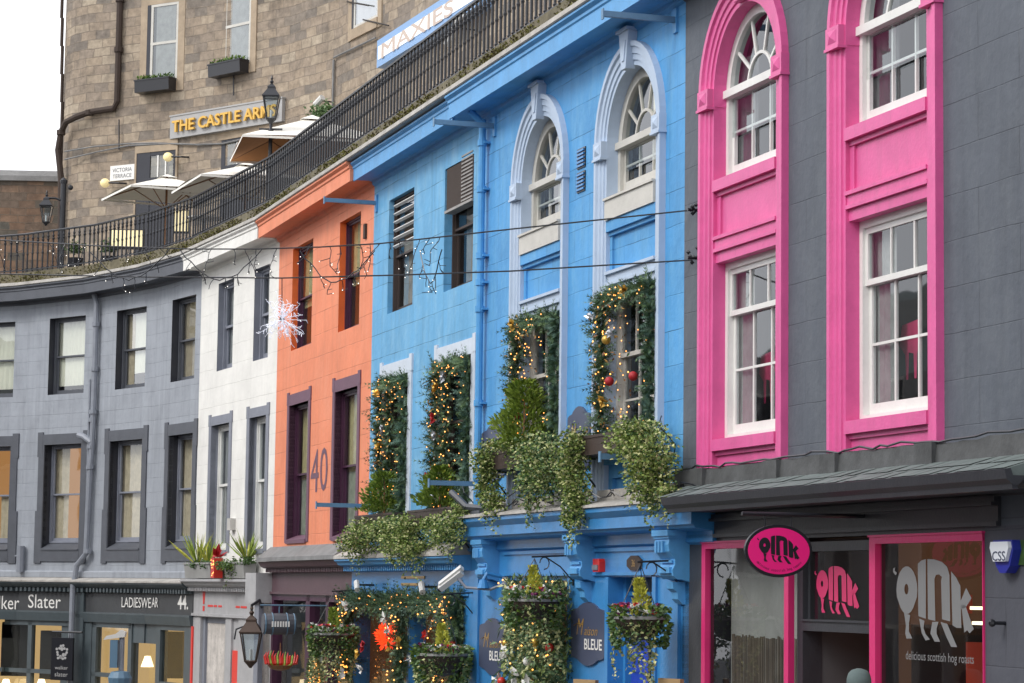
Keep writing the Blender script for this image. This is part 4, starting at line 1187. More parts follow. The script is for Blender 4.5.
mb = MB(); mb.sheet([(sL + .22, .12, zg + .5), (s_l - .35, .12, zg + .5), (s_l - .35, .12, ZC - .06), (sL + .22, .12, ZC - .06)])
dw = part('display_window', mb, M['glass_s'], bf, 'shop window crowded with garlands and lights'); interior(dw, sL + .3, s_l - .4, zg + .5, ZC - .1, .25, 1.6, M['glow_dim'])
mb = MB(); q = FM.hit(386, 638, -.8); rc = Vector((FM.s(388, 640, -.3), .3, FM.z(388, 636, -.3)))
for k in range(260):
    d = Vector((random.gauss(0, 1), random.gauss(0, 1), random.gauss(0, 1))).normalized(); mb.leaf(rc + d * random.uniform(.05, .2), d + Vector((0, -.3, .3)), .10, .04); part('red_lantern', mb, M['redglow'], dw)
mb = MB()
for (px, py) in ((384, 576), (384, 583)): mb.box(FM.s(401, 580, .02), FM.s(424, 580, .02), 0, -.02, FM.z(412, py + 2.5, .02), FM.z(412, py, .02))
part('house_sign', mb, M['goldm'], bf)

# downpipe between the two blue fronts
mb = MB(); xp = FM.s(480, 300, .1)
mb.tube([(xp, -.10, WT - .1), (xp, -.10, ZC + 1.1)], .055, 10)
mb.tube([(xp, -.10, WT - .15), (xp, -.30, WT + .02)], .055, 8)
for z in (6.6, 5.9, 4.9, 4.5, 4.1, 2.7, 1.6): mb.tube([(xp, -.10, ZC + z), (xp, -.10, ZC + z + .09)], .075, 10); mb.box(xp - .11, xp + .11, -.0, -.10, ZC + z + .03, ZC + z + .06)
single('downpipe', mb, M['blue_corn'], FM, 'blue painted downpipe between the flat and the arched blue fronts', 'downpipe', smooth=False)

# ================================================================== ORANGE HOUSE
SOL = -13.86
og = root('orange_house', 'orange house with plum framed windows and large number forty', 'house', FM, ((SOL + SO) / 2, 0, ground(46)))
zt_o = (FM.z(302, 244) + FM.z(349.8, 217.5)) / 2
UO1 = (FM.s(292, 300), FM.s(311.8, 300) + .02, ZC + 4.68, zt_o); UO2 = (FM.s(339, 280), FM.s(359.5, 280) + .02, ZC + 4.68, zt_o)
zt_l = (FM.z(299, 403) + FM.z(346, 390)) / 2
LO1 = (FM.s(289, 450), FM.s(308, 450) + .02, ZC + .92, zt_l); LO2 = (FM.s(334.5, 450), FM.s(357, 450) + .02, ZC + .92, zt_l)
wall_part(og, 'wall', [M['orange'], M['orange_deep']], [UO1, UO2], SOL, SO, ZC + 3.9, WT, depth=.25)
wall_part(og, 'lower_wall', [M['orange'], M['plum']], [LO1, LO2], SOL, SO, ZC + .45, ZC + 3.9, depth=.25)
mb = MB(); local_extr(mb, CORN, SOL, SO); part('cornice', mb, M['orange'], og)
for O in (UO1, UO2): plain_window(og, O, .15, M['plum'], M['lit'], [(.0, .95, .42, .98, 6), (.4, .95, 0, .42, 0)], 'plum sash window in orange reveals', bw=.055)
for O in (LO1, LO2):
    plain_window(og, O, .15, M['plum'], M['room_g'], [(.0, .95, 0.45, .98, 6), (.0, .95, 0.0, .45, 7)], 'tall plum sash window', bw=.06, mr=FM.z(346, 467, -.2))  # drapes colour in the pale greenish reflection of these panes
    mb = MB(); a, b, c, d = O; f = .17
    mb.box(a - f, a, .2, -.02, c - .05, d - .002); mb.box(b, b + f, .2, -.02, c - .05, d - .002); mb.box(a - f, b + f, .2, -.02, d, d + .22)
    mb.box(a - f - .02, a - f + .15, .1, -.024, d + .02, d + .27); mb.box(b + f - .15, b + f + .02, .1, -.024, d + .02, d + .27)
    mb.prism([(.20, c + .10), (-.04, c + .0), (-.04, c - .07), (.2, c - .07)], a + .004, b - .004, ax='x')
    part('window_surround', mb, M['lilac'], og)
mb = MB()
a, b = FM.s(311, 470), FM.s(328.5, 470); z0 = FM.z(320, 491.5); z1 = FM.z(320, 447)
text_mb(mb, '4', a, -.006, z0, z1 - z0, (b - a) * .46); text_mb(mb, '0', a + (b - a) * .54, -.006, z0 + .01, z1 - z0, (b - a) * .42)
part('house_number', mb, M['lilac'], og)
mb = MB(); z = FM.z(366, 232); xq = FM.s(366, 232); mb.box(xq - .05, xq + .08, 0, -.04, z - .12, z + .14); part('air_vent', mb, M['rust'], og)
# purple shop below
mb = MB(); sPl = FM.s(253, 575)
local_extr(mb, [(0, .28), (.08, .29), (.10, .36), (.18, .37), (.24, .40), (.28, .46), (.30, .50), (0, .52)], SOL, sL - .01)
x = SOL + .05
while x < sL - .08: mb.box(x, x + .06, -.09, -.15, ZC + .29, ZC + .362); x += .13
fc = part('shop_cornice', mb, M['plum_s'], og)
mb = MB(); mb.prism([(0, ZC + .80), (-.05, ZC + .80), (-.33, ZC + .58), (-.34, ZC + .503), (0, ZC + .522)], SOL + .01, sL - .01, ax='x'); part('slate_capping', mb, M['lead'], fc)
zg = ground(47)
mb = MB()
mb.box(SOL, sL, .3, 0, ZC - .14, ZC + .285); mb.box(SOL, sL, 0, -.05, ZC - .14, ZC - .09)
part('signboard', mb, M['plum_s'], og)
mb = MB()
xs_ = [SOL, SOL + .18, FM.s(305, 640), FM.s(309, 640), FM.s(325, 640), FM.s(328, 640), FM.s(352, 640), sL]
for k in (0, 2, 4, 6): mb.box(xs_[k], xs_[k + 1], .2, -.0, zg - .3, ZC - .14)
mb.box(SOL + .18, sL, .2, 0, ZC - .26, ZC - .14); mb.box(SOL + .18, sL, .2, 0, zg - .3, zg + .5)
part('shopfront', mb, M['plum'], og)
mb = MB(); mb.sheet([(SOL + .18, .1, zg + .5), (sL, .1, zg + .5), (sL, .1, ZC - .26), (SOL + .18, .1, ZC - .26)])
dw = part('display_window', mb, M['glass_s'], og, 'plum framed shop window'); interior(dw, SOL + .4, sL - .3, zg + .5, ZC - .2, .25, 2.2, M['room_g'])
mb = MB(); mb.box(SOL + .4, SOL + 3.2, 1.3, 1.25, ZC - 2.4, ZC - .5); mb.box(SOL + 4.4, sL - .4, 1.2, 1.15, ZC - 1.0, ZC - .35); mb.box(SOL + .5, sL - .5, 1.0, .9, ZC - 1.5, ZC - 1.2, 1)
part('shop_shelf', mb, [M['lit'], M['palegrey_t']], dw)

# ================================================================== WHITE HOUSE
wh = root('white_house', 'narrow white house with grey window reveals between grey and orange houses', 'house', FW, (LW / 2, 0, ground(53)))
def fw(x, y=400): return FW.s(x, y)
zu0 = ZC + 4.72; zu1 = (FW.z(225, 284) + FW.z(261, 264.5)) / 2
UW1 = (fw(217.6, 330), fw(232.5, 330) + .04, zu0, zu1); UW2 = (fw(254, 310), fw(268.3, 310) + .04, zu0, zu1)
zl1 = (FW.z(219, 425) + FW.z(257, 416.5)) / 2
LW1 = (fw(210.7, 480), fw(228.2, 480) + .02, ZC + .78, zl1); LW2 = (fw(248.8, 480), fw(265, 480) + .02, ZC + .78, zl1)
wall_part(wh, 'wall', [M['white'], M['grey_m']], [UW1, UW2, LW1, LW2], 0, LW, ZC + .15, WT, depth=.22)
mb = MB(); local_extr(mb, CORN, 0, LW - .1); part('cornice', mb, M['white'], wh)
for O in (UW1, UW2): plain_window(wh, O, .16, M['grey_m'], M['room_g'], [(.05, .95, 0, .95, 1)], 'grey framed sash window', bw=.09)
for O in (LW1, LW2):
    plain_window(wh, O, .18, M['white_p'], M['room_g'], [(.05, .95, 0, .95, 1)], 'tall white sash window', bw=.09, mr=FW.z(218, 486, -.2))
    mb = MB(); a, b, c, d = O; f = .20
    mb.box(a - f, a, .1, -.02, c - .05, d - .002); mb.box(b, b + f, .1, -.02, c - .05, d - .002); mb.box(a - f, b + f, .1, -.02, d, d + .20)
    mb.box(a - f - .03, a - f + .15, .1, -.024, d + .0, d + .25); mb.box(b + f - .15, b + f + .03, .1, -.024, d, d + .25)
    mb.box(a, b, .1, -.03, c - .1, c)
    part('window_surround', mb, M['grey_m'], wh)
mb = MB(); q = FW.hit(229.5, 524, .1); mb.box(q[0] - .13, q[0] + .13, 0, -.12, q[1] - .13, q[1] + .12)
single('junction_box', mb, M['boxw'], FW, 'white junction box between lower windows of the white house', 'box')
zw0 = ZC + .02
mb = MB()
local_extr(mb, [(0, -.12), (.08, -.11), (.10, -.03), (.18, -.02), (.24, .02), (.28, .08), (.33, .10), (.33, .15), (0, .17)], 0, LW - .75)
x = .05
while x < LW - .85: mb.box(x, x + .06, -.09, -.16, ZC - .11, ZC - .03); x += .13
mb.box(LW - .75, LW, 0, -.34, ZC - .32, ZC + .28)
part('shop_cornice', mb, M['grey_s'], wh)
zg = ground(53)
mb = MB()
mb.box(0, LW, .3, 0, ZC - .68, ZC - .115); mb.box(0, LW - .7, 0, -.05, ZC - .66, ZC - .60)
xs_ = [0, fw(200, 640), fw(225, 640), fw(231, 640), fw(238, 640), fw(247, 640)]
mb.box(xs_[0], xs_[1], .3, 0, zg - .3, ZC - .68)
mb.box(xs_[2], xs_[3], .3, 0, zg - .3, ZC - .68); mb.box(xs_[4], LW, .3, 0, zg - .3, ZC - .68)
mb.box(xs_[1], xs_[1] + .18, .28, .06, zg - .3, ZC - .68, 1)
mb.box(xs_[1] + .18, xs_[2], .28, .12, zg - .3, ZC - .80, 2); mb.box(xs_[1] + .18, xs_[2], .28, .10, ZC - .8, ZC - .68, 1)
mb.box(xs_[3], xs_[4], .3, .05, ZC - 1.35, ZC - .68); mb.box(xs_[3] + .05, xs_[4], .3, .02, zg - .3, ZC - 1.35, 3)
mb.box(LW - .66, LW - .1, 0, -.15, zg - .3, ZC - .32, 2); mb.box(LW - .35, LW - .05, -.15, -.25, zg - .3, ZC - .32, 1)
part('shopfront', mb, [M['grey_s'], M['grey_m'], M['peel'], M['redpaint']], wh)
mb = MB(); xe = fw(204, 600); ze = FW.z(204, 611); mb.prism([(xe - .05, ze + .15), (xe + .05, ze + .15), (xe + .12, ze + .48), (xe - .12, ze + .48)], -.002, -.008); mb.prism([(xe - .07, ze), (xe + .07, ze), (xe + .07, ze + .11), (xe - .07, ze + .11)], -.002, -.008)
for q0, q1 in ((208, 213), (214, 217), (218.5, 222), (236, 240), (241, 247)): mb.box(fw(q0, 604), fw(q1, 604), -.001, -.007, FW.z(214, 607), FW.z(214, 605.0))
part('sign_lettering', mb, M['redpaint'], wh)

# ================================================================== GREY HOUSE (curved)
gr = root('grey_curved_house', 'curved grey house at the far end above the dark clothes shop', 'house', None, (GP[2][0], GP[2][1], ground(62)))
def gpart(name, mb, mats, fr, **k):
    M4 = fr.mat
    mb.v = [tuple(M4 @ Vector(p)) for p in mb.v]
    return part(name, mb, mats, gr, **k)
def fpart(name, mb, mats, fr, parent=None, label=None):
    """part of the curved house kept in the frame of its own stretch of wall"""
    o = part(name, mb, mats, gr, label)
    o.matrix_basis = Matrix.Translation([-c for c in gr['_loc']]) @ fr.mat
    return o
# wins per stretch: (frame index, upper(xl,xr,yt,yb), lower(xl,xr,yt,yb))
GW = {1: (((-20, 13.5, 322, 401)), ((-26, 9, 447, 552))),
      2: ((49, 84, 315.5, 397), (43.5, 80, 445.4, 552)),
      3: ((116, 145, 306.5, 391), (109, 141, 441, 550)),
      4: ((171.3, 194.3, 295.5, 383.5), (168, 191.8, 434, 549))}
_op = part
for gi in range(5):
    fr = FG[gi]; L = LG[gi]; ops = []
    holder = None
    if gi in GW:
        u, l = GW[gi]
        cu_, cl_ = (u[0] + u[1]) / 2, (l[0] + l[1]) / 2
        a, b = max(.25, fr.s(u[0], 350)), min(L - .12, fr.s(u[1], 350) + .03)
        uz0 = ZC + 4.70; uz1 = ZC + 6.62
        a2, b2 = max(.38, fr.s(l[0], 500)), min(L - .22, fr.s(l[1], 500) + .02)
        lz0 = ZC + .86; lz1 = ZC + 3.45
        ops = [(a, b, uz0, uz1), (a2, b2, lz0, lz1)]
    # wall
    o = None
    def P(name, mb, mats, parent=None, label=None):
        return _op(name, mb, mats, parent, label)
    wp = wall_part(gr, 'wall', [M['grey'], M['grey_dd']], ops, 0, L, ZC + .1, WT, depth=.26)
    wp.matrix_basis = Matrix.Translation([-c for c in gr['_loc']]) @ fr.mat
    if ops:
        MBs = Matrix.Translation([-c for c in gr['_loc']]) @ fr.mat
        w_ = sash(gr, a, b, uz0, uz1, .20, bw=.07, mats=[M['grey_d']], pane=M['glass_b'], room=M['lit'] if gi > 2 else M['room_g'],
                  curtain=[(.02, .98, .12, 1, 2)] if gi < 3 else ([(.25, .98, .2, 1, 2), (0, .25, 0, 1, 0)] if gi == 3 else [(.05, .8, 0, 1, 0)]),  # cream drapes paint the bright sky reflection into these panes
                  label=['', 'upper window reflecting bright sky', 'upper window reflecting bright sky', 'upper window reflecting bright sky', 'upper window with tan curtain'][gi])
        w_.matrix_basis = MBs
        w_ = sash(gr, a2, b2, lz0 + .16, lz1, .24, mrail=lz0 + 1.36, bw=.07, mats=[M['grey_m']], room=M['glow_m'],
                  curtain=[(0, .38, 0, 1, 0), (.75, 1, 0, 1, 1)] if gi == 2 else ([(0, .75, 0, 1, 0)] if gi > 2 else [(.5, .95, 0, .5, 0)]), label='lower window with lamplight and cream curtains')
        w_.matrix_basis = MBs
        if gi < 3:
            mb = MB(); mb.ball((b2 - .22 if gi == 2 else b2 - .25, .9, lz0 + 1.75), .10, 0, 10, .8)
            part('pendant_lamp', mb, M['lampw'], w_)
        mb = MB(); f = .22; c, d = lz0, lz1; A, B = a2, b2
        mb.box(A - f, A, .1, -.03, c, d - .002); mb.box(B, B + f, .1, -.03, c, d - .002); mb.box(A - f, B + f, .1, -.03, d, d + .26)
        mb.box(A - f - .04, A - f + .16, .1, -.034, d - .3, d + .32); mb.box(B + f - .16, B + f + .04, .1, -.034, d - .3, d + .32)
        mb.box(A - f - .06, A - .02, .1, -.034, c - .35, c + .95); mb.box(B + .02, B + f + .06, .1, -.034, c - .35, c + .95)
        mb.box(A - .02, B + .02, .1, -.04, c - .30, c); mb.prism([(.24, c + .16), (-.06, c + .0), (-.06, c - .03), (.24, c - .03)], A + .003, B - .003, ax='x')
        wsr = part('window_surround', mb, M['grey_d'], gr); wsr.matrix_basis = MBs
mb = MB(); mb.sweep_plan(GP[:-1] + [(PW[0] - .0, PW[1] + .0)], [(o, ZC + h) for o, h in CORN]); part('cornice', mb, M['grey_d'], gr)
mb = MB(); mb.sweep_plan(GP, [(0, ZC + .17), (.05, ZC + .17), (.06, ZC + .30), (.03, ZC + .33), (0, ZC + .33)]); part('string_course', mb, M['grey'], gr)
# lower: lead capping, dentil cornice, signboards
mb = MB(); mb.sweep_plan(GP, [(0, ZC - .19), (.08, ZC - .18), (.10, ZC - .08), (.18, ZC - .07), (.24, ZC - .03), (.30, ZC + .02), (.30, ZC + .05), (0, ZC + .07)])
for gi in range(5):
    fr = FG[gi]; x = .06
    while x < LG[gi] - .08:
        m2 = MB(); m2.box(x, x + .08, -.09, -.17, ZC - .18, ZC - .085); m2.v = [tuple(fr.mat @ Vector(p)) for p in m2.v]
        mb.add(m2.v, m2.f); x += .17
part('shop_cornice', mb, M['green_s'], gr)
mb = MB(); mb.sweep_plan(GP, [(0, ZC + .17), (.10, ZC + .15), (.33, ZC + .09), (.33, ZC + .053), (0, ZC + .073)]); part('lead_capping', mb, M['coping'], gr)
mb = MB(); mb.sweep_plan(GP, [(0.02, ZC - .66), (.02, ZC - .19), (-.2, ZC - .19), (-.2, ZC - .66)])
sb_ = part('signboard', mb, M['fascia_s'], gr)
mb = MB(); mb.sweep_plan(GP, [(0, ZC - .90), (.06, ZC - .90), (.10, ZC - .70), (.10, ZC - .66), (0, ZC - .66)]); part('signboard_moulding', mb, M['green_s'], gr)
# text: left on stretches 1/2, right on 3/4
def wtext(fr, s, xa, xb, ytop, ybase, name, mat, bold=0, off=.026, shear=0):
    mb = MB(); a, b = fr.s(xa, ybase, off), fr.s(xb, ybase, off); z0, z1 = fr.z((xa + xb) / 2, ybase, off), fr.z((xa + xb) / 2, ytop, off)
    text_mb(mb, s, a, -off, z0, z1 - z0, b - a, bold=bold, shear=shear)
    mb.v = [tuple(fr.mat @ Vector(p)) for p in mb.v]
    return part(name, mb, mat, gr)
FT = chord(GP[1], GP[2])
def two_piece(): pass
wtext(FG[2], 'Slater', 28, 60.5, 594, 608, 'lettering', M['offwhite'], .0)
wtext(FG[1], 'Walker', -22, 19, 595, 609, 'lettering', M['offwhite'], .0)
wtext(FG[3], 'LADIESWE', 121.5, 150.8, 597, 607.5, 'lettering', M['offwhite'], .0, off=.05)
wtext(FG[4], 'AR', 151.6, 157.8, 597, 607.3, 'lettering', M['offwhite'], .0, off=.05)
wtext(FG[4], '44.', 177.5, 188, 595, 609, 'lettering', M['offwhite'], .02)
# shopfront: piers, windows and door
zg = ground(61)
def wbox(mb, fr, xa, xb, y0, y1, z0, z1, mi=0):
    m2 = MB(); m2.box(fr.s(xa, 640), fr.s(xb, 640), y0, y1, z0, z1); m2.v = [tuple(fr.mat @ Vector(p)) for p in m2.v]; mb.add(m2.v, m2.f, mi)
mb = MB()
zt = ZC - .90
wbox(mb, FG[2], 75, 85, .3, -.08, zg - .3, ZC - .19); wbox(mb, FG[2], 85, 92, .3, -.02, zg - .3, zt)
wbox(mb, FG[2], 27.5, 31.5, .12, 0, zg, zt); wbox(mb, FG[2], 60, 75, .12, .04, zg, zt)
wbox(mb, FG[2], 4, 75, .12, .0, ZC - 2.2, ZC - 2.1); wbox(mb, FG[3], 92, 131, .12, 0, ZC - 2.2, ZC - 2.1)
wbox(mb, FG[1], -80, 3, .12, 0, ZC - 2.2, ZC - 2.1)
wbox(mb, FG[3], 92, 96, .12, 0, zg - .3, zt); wbox(mb, FG[3], 128, 131.5, .2, 0, zg - .3, zt)
wbox(mb, FG[3], 131.5, 143, .2, .03, ZC - 1.35, zt); wbox(mb, FG[4], 140, 157, .2, .03, ZC - 1.35, zt); wbox(mb, FG[4], 156, 160, .2, 0, zg - .3, zt)
wbox(mb, FG[4], 185, 192, .3, -.02, zg - .3, zt); wbox(mb, FG[4], 160, 185, .12, 0, ZC - 2.3, ZC - 2.2)
wbox(mb, FG[4], 192.5, 194, .1, -.04, zg - .3, zt, 1)
wbox(mb, FG[2], 4, 75, .12, 0, zt - .12, zt); wbox(mb, FG[3], 92, 131, .12, 0, zt - .12, zt)
wbox(mb, FG[4], 160, 185, .12, 0, zt - .12, zt)
mb2 = MB(); mb2.sweep_plan(GP, [(0, zg - .3), (.03, zg - .3), (.03, zg + .45), (0, zg + .45)]); mb.add(mb2.v, mb2.f)
part('shopfront', mb, [M['green_s'], M['redpaint']], gr)
mb = MB(); mb.sweep_plan(GP, [(-.06, zg), (-.065, zg), (-.065, zt), (-.06, zt)]); part('display_window', mb, M['glass_s'], gr)
mb = MB(); mb.sweep_plan([(GP[0][0], GP[0][1] + 1)] + [(p[0] + (.9 if i > 2 else .5), p[1] + 1.6) for i, p in enumerate(GP)][1:], [(0, zg), (0, zt + .1), (-.1, zt + .1), (-.1, zg)]); inn = part('shop_interior', mb, M['glow'], gr)
mb = MB()
for (xx, yy, YY) in ((6, 684, 62.5), (41.5, 684, 62), (147.5, 661, 60.2)):
    p = world_pt(xx, yy, YY); mb.lathe(p, [(.16, -.14), (.07, .12)], 12)
part('table_lamp', mb, M['lampw'], inn)
mb = MB()
for (xx, yy, YY, w_, h_) in ((15, 650, 63, .7, 1.3), (52, 655, 62.2, .6, 1.2), (8, 630, 63, .3, .4), (172, 655, 59.4, .5, 1.1)):
    p = world_pt(xx, yy, YY); mb.box(p.x - w_ / 2, p.x + w_ / 2, p.y, p.y + .25, p.z - h_ / 2, p.z + h_ / 2)
part('clothes_rail', mb, M['room'], inn)
# deep sides of buildings so that no light comes through from behind
mb = MB()
back = [(p[0] + 1.2, p[1] + 2.9) for p in GP] + [(FM.w(XEND)[0] + 3.2, FM.w(XEND)[1] + 1)]
mb.sweep_plan(back, [(0, -1), (0, TZ - .35), (-.2, TZ - .35), (-.2, -1)])
single('arcade_back_wall', mb, M['room_g'], None, 'plain wall behind the shops carrying the upper terrace', 'wall')

# ================================================================== kerb, terrace deck, railing
FP = GP[:-1] + [PW, PO, FM.w(XEND)]
mb = MB()
mb.sweep_plan(FP, [(-.1, ZC + 7.56), (.36, ZC + 7.56), (.345, TZ), (-.1, TZ)])
kerb = single('terrace_kerb', mb, M['kerb'], kind='structure')
mb = MB(); mb.sweep_plan(FP, [(-.1, ZC + 7.445), (.53, ZC + 7.445), (.55, ZC + 7.46), (.54, ZC + 7.53), (.40, ZC + 7.557), (-.1, ZC + 7.557)])
single('kerb_coping', mb, M['coping'], kind='structure')
kerb['label'] = 'mossy stone kerb under the railing'; kerb['category'] = 'kerb'
SD = [(-11.67 * 1.0 - .0, 65.9), (-10.58, 65.35), (-8.85, 64.3), (-7.29, 63.1), (-5.70, 61.6), (-4.38, 59.8), (-2.52, 56.0), (1.8, 44.7), (6.4, 32.7), (9.5, 24.6)]
mb = MB()
deck = [(x, y, TZ - .05) for x, y in FP] + [(x + 1.5, y + 1.5, TZ - .05) for x, y in SD[::-1]] + [(-12, 90, TZ - .05), (-45, 90, TZ - .05)]
mb.sheet(deck); mb.sheet([(x, y, z - .25) for x, y, z in deck])
single('terrace_paving', mb, M['paving'], kind='structure')
# moss on the kerb
mb = MB()
acc = 0
for i in range(len(FP) - 1):
    a, b = Vector(FP[i]), Vector(FP[i + 1]); L = (b - a).length; d = (b - a) / L; nn = Vector((d.y, -d.x))
    k = int(L * 230)
    for _ in range(k):
        t = random.uniform(0, L); h = random.betavariate(1.0, 1.6) * .38
        if math.sin(t * 1.3 + i) + math.sin(t * 3.7) * .6 + random.uniform(-1.2, 1.2) < -.35: continue
        p = a + d * t + nn * (.345 if h > .02 else .4)
        c = Vector((p.x, p.y, ZC + 7.56 + h * .62))
        mb.leaf(c, (nn.x + random.uniform(-.7, .7), nn.y + random.uniform(-.7, .7), random.uniform(-.6, .6)), random.uniform(.02, .05), .05, random.choice((0, 0, 1)))
single('moss', mb, [M['moss'], M['moss2']], kind='stuff', label='yellow green moss growing along the terrace kerb')

# railing
ROFF = .22
rl = root('iron_railing', 'long black iron railing curving along the terrace edge', 'railing', None, (FM.w(-6)[0], FM.w(-6)[1], TZ))
RT = ZC + 8.80
mb = MB(); mb.sweep_plan(FP, [(ROFF - .03, RT - .02), (ROFF + .03, RT - .02), (ROFF + .035, RT + .01), (ROFF, RT + .03), (ROFF - .035, RT + .01)]); part('top_rail', mb, M['iron'], rl)
mb = MB(); mb.sweep_plan(FP, [(ROFF - .015, TZ + .07), (ROFF + .015, TZ + .07), (ROFF + .015, TZ + .10), (ROFF - .015, TZ + .10)]); part('bottom_rail', mb, M['iron'], rl)
bal = MB(); prof = [(.021, -.02), (.021, .08), (.034, .10), (.021, .12), (.021, .38), (.030, .41), (.021, .44), (.021, .64), (.036, .68), (.022, .70), (.032, .74), (.018, .78), (.018, .84)]
prof = [(r_, h_ * 1.19) for r_, h_ in prof]
bal.lathe((0, 0, 0), prof, 6)
spots = []
# balusters stand every 0.16 m on the whole run
tot = 0; segs = []
for i in range(len(FP) - 1):
    a, b = Vector(FP[i]), Vector(FP[i + 1]); segs.append((a, b, tot)); tot += (b - a).length
t = .08
while t < tot:
    for a, b, s0 in segs:
        L = (b - a).length
        if s0 <= t < s0 + L:
            d = (b - a) / L; nn = Vector((d.y, -d.x)); p = a + d * (t - s0) + nn * ROFF; spots.append((p.x, p.y)); break
    t += .205
def inview(p):
    X, Y = p; px = 512 + 2484.9 * X / Y
    # top of the rail inside the picture
    py = 590 - 2484.9 * (TZ - ZC) / Y
    return -5 < px < 1030 and py > -5
vis = [p for p in spots if inview(p)]
near = sorted(vis, key=lambda p: p[1])[:100]
bme = bal.build('baluster', M['iron'])
for p in near:
    o = bpy.data.objects.new('baluster', bme); col.objects.link(o); o.parent = rl
    o.matrix_basis = Matrix.Translation((p[0] - rl['_loc'][0], p[1] - rl['_loc'][1], 0))
ns = set(near); mb = MB()
for p in spots:
    if p in ns: continue
    mb.add([(v[0] + p[0], v[1] + p[1], v[2] + TZ) for v in bal.v], bal.f)
part('far_balusters', mb, M['iron'], rl, kind='stuff')

# ================================================================== STONE BUILDING BEHIND THE TERRACE
st = root('sandstone_tenement', 'tall weathered sandstone building with rounded corner on the upper terrace', 'building', None, (SD[3][0], SD[3][1], TZ))
SPATH = [(-12.3, 80), (-12.6, 72), (-12.47, 67.9), (-12.40, 67.2), (-12.24, 66.65), (-11.98, 66.25), (-11.55, 65.88)] + SD[1:]
mb = MB(); mb.sweep_plan(SPATH, [(0, TZ - .3), (0, ZC + 24)], closed_prof=False)
part('wall', mb, M['stone'], st)
FS1 = chord(SD[2], SD[4]); 
def sframe(x, near_=None):
    """frame of the stretch of stone wall behind photo column x"""
    r = (x - 512) / 2484.9
    for i in range(len(SD) - 1):
        xa, xb = 512 + 2484.9 * SD[i][0] / SD[i][1], 512 + 2484.9 * SD[i + 1][0] / SD[i + 1][1]
        if xa <= x <= xb: return chord(SD[i], SD[i + 1])
    return chord(SD[-2], SD[-1])
def stone_window(x0, x1, ytop, ybot, surround=True, label=None, fr=None):
    fr = fr or sframe((x0 + x1) / 2)
    a, b = fr.s(x0, ybot, .02), fr.s(x1, ybot, .02); z0, z1 = fr.z((x0 + x1) / 2, ybot), fr.z((x0 + x1) / 2, ytop)
    mb = MB()
    f = .22
    if surround:
        mb.box(a - f, a, .05, -.035, z0 - .25, z1 + .25); mb.box(b, b + f, .05, -.035, z0 - .25, z1 + .25); mb.box(a, b, .05, -.035, z1, z1 + .25); mb.box(a, b, .05, -.06, z0 - .25, z0)
    base = Matrix.Translation([-c for c in st['_loc']]) @ fr.mat
    # dark strip coloured in for a shaded hollow, sash and pane set on the wall face inside the raised surround
    mb.box(a, a + .12, .0, -.034, z0, z1, 1)
    o = part('window_surround', mb, [M['stone_l'], M['grey_dd']], st); o.matrix_basis = base
    mb = MB(); g = MB()
    for (q0, q1) in ((a + .12, a + .20), (b - .07, b)): mb.box(q0, q1, 0, -.028, z0, z1)
    m = (z0 + z1) / 2
    for zz in (z0, m - .03, z1 - .07): mb.box(a + .12, b, 0, -.030, zz, zz + .07)
    w_ = part('window', mb, M['cream_p'], st, label); w_.matrix_basis = base
    g.sheet([(a + .2, -.012, z0), (b - .07, -.012, z0), (b - .07, -.012, z1), (a + .2, -.012, z1)]); part('pane', g, M['glass_b'], w_)
    g = MB(); drape(g, a + .3, b - .1, -.006, z0, z1, 0, .002); g.box(a + .2, b - .07, -.001, -.003, z0, z1, 1); part('curtain', g, [M['netc'], M['room_g']], w_)
    return fr, a, b, z0, z1
f1 = stone_window(146, 177, 4, 83, label='sash window above the gilt pub sign')
f2 = stone_window(221, 250, -14, 66)
stone_window(352, 378, -70, 24)
stone_window(300, 322, -120, -40)
for (x0, x1, yt, yb) in ((136, 175, 152, 262), (213, 262, 138, 240)):
    fr = sframe((x0 + x1) / 2); a, b = fr.s(x0, 200, .02), fr.s(x1, 200, .02); z1 = fr.z((x0 + x1) / 2, yt)
    base = Matrix.Translation([-c for c in st['_loc']]) @ fr.mat
    mb = MB(); f = .26 if x0 > 200 else .06
    mb.box(a - f, a, .05, -.05, TZ, z1 + .3, 1); mb.box(b, b + f, .05, -.05, TZ, z1 + .3, 1); mb.box(a, b, .05, -.05, z1, z1 + .3, 1)
    mb.box(a, a + .45, 0, -.035, TZ, z1); mb.box(b - .08, b, 0, -.035, TZ, z1); mb.box(a + .45, b - .08, 0, -.036, z1 - .75, z1 - .68); mb.box(a + .45, b - .08, 0, -.03, z1 - .1, z1)
    for k in (1, 2): 
        x = a + .45 + (b - a - .53) * k / 3; mb.box(x - .02, x + .02, 0, -.032, z1 - .7, z1 - .1, 2)
    mb.box(a + .45, b - .08, 0, -.02, TZ, z1 - .75)
    d_ = part('pub_door', mb, [M['grey_dd'], M['stone_l'], M['offwhite']], st, 'dark pub door below a glazed fanlight'); d_.matrix_basis = base
    g = MB(); g.sheet([(a + .45, -.012, z1 - .68), (b - .08, -.012, z1 - .68), (b - .08, -.012, z1 - .1), (a + .45, -.012, z1 - .1)]); part('pane', g, M['glass_b'], d_)
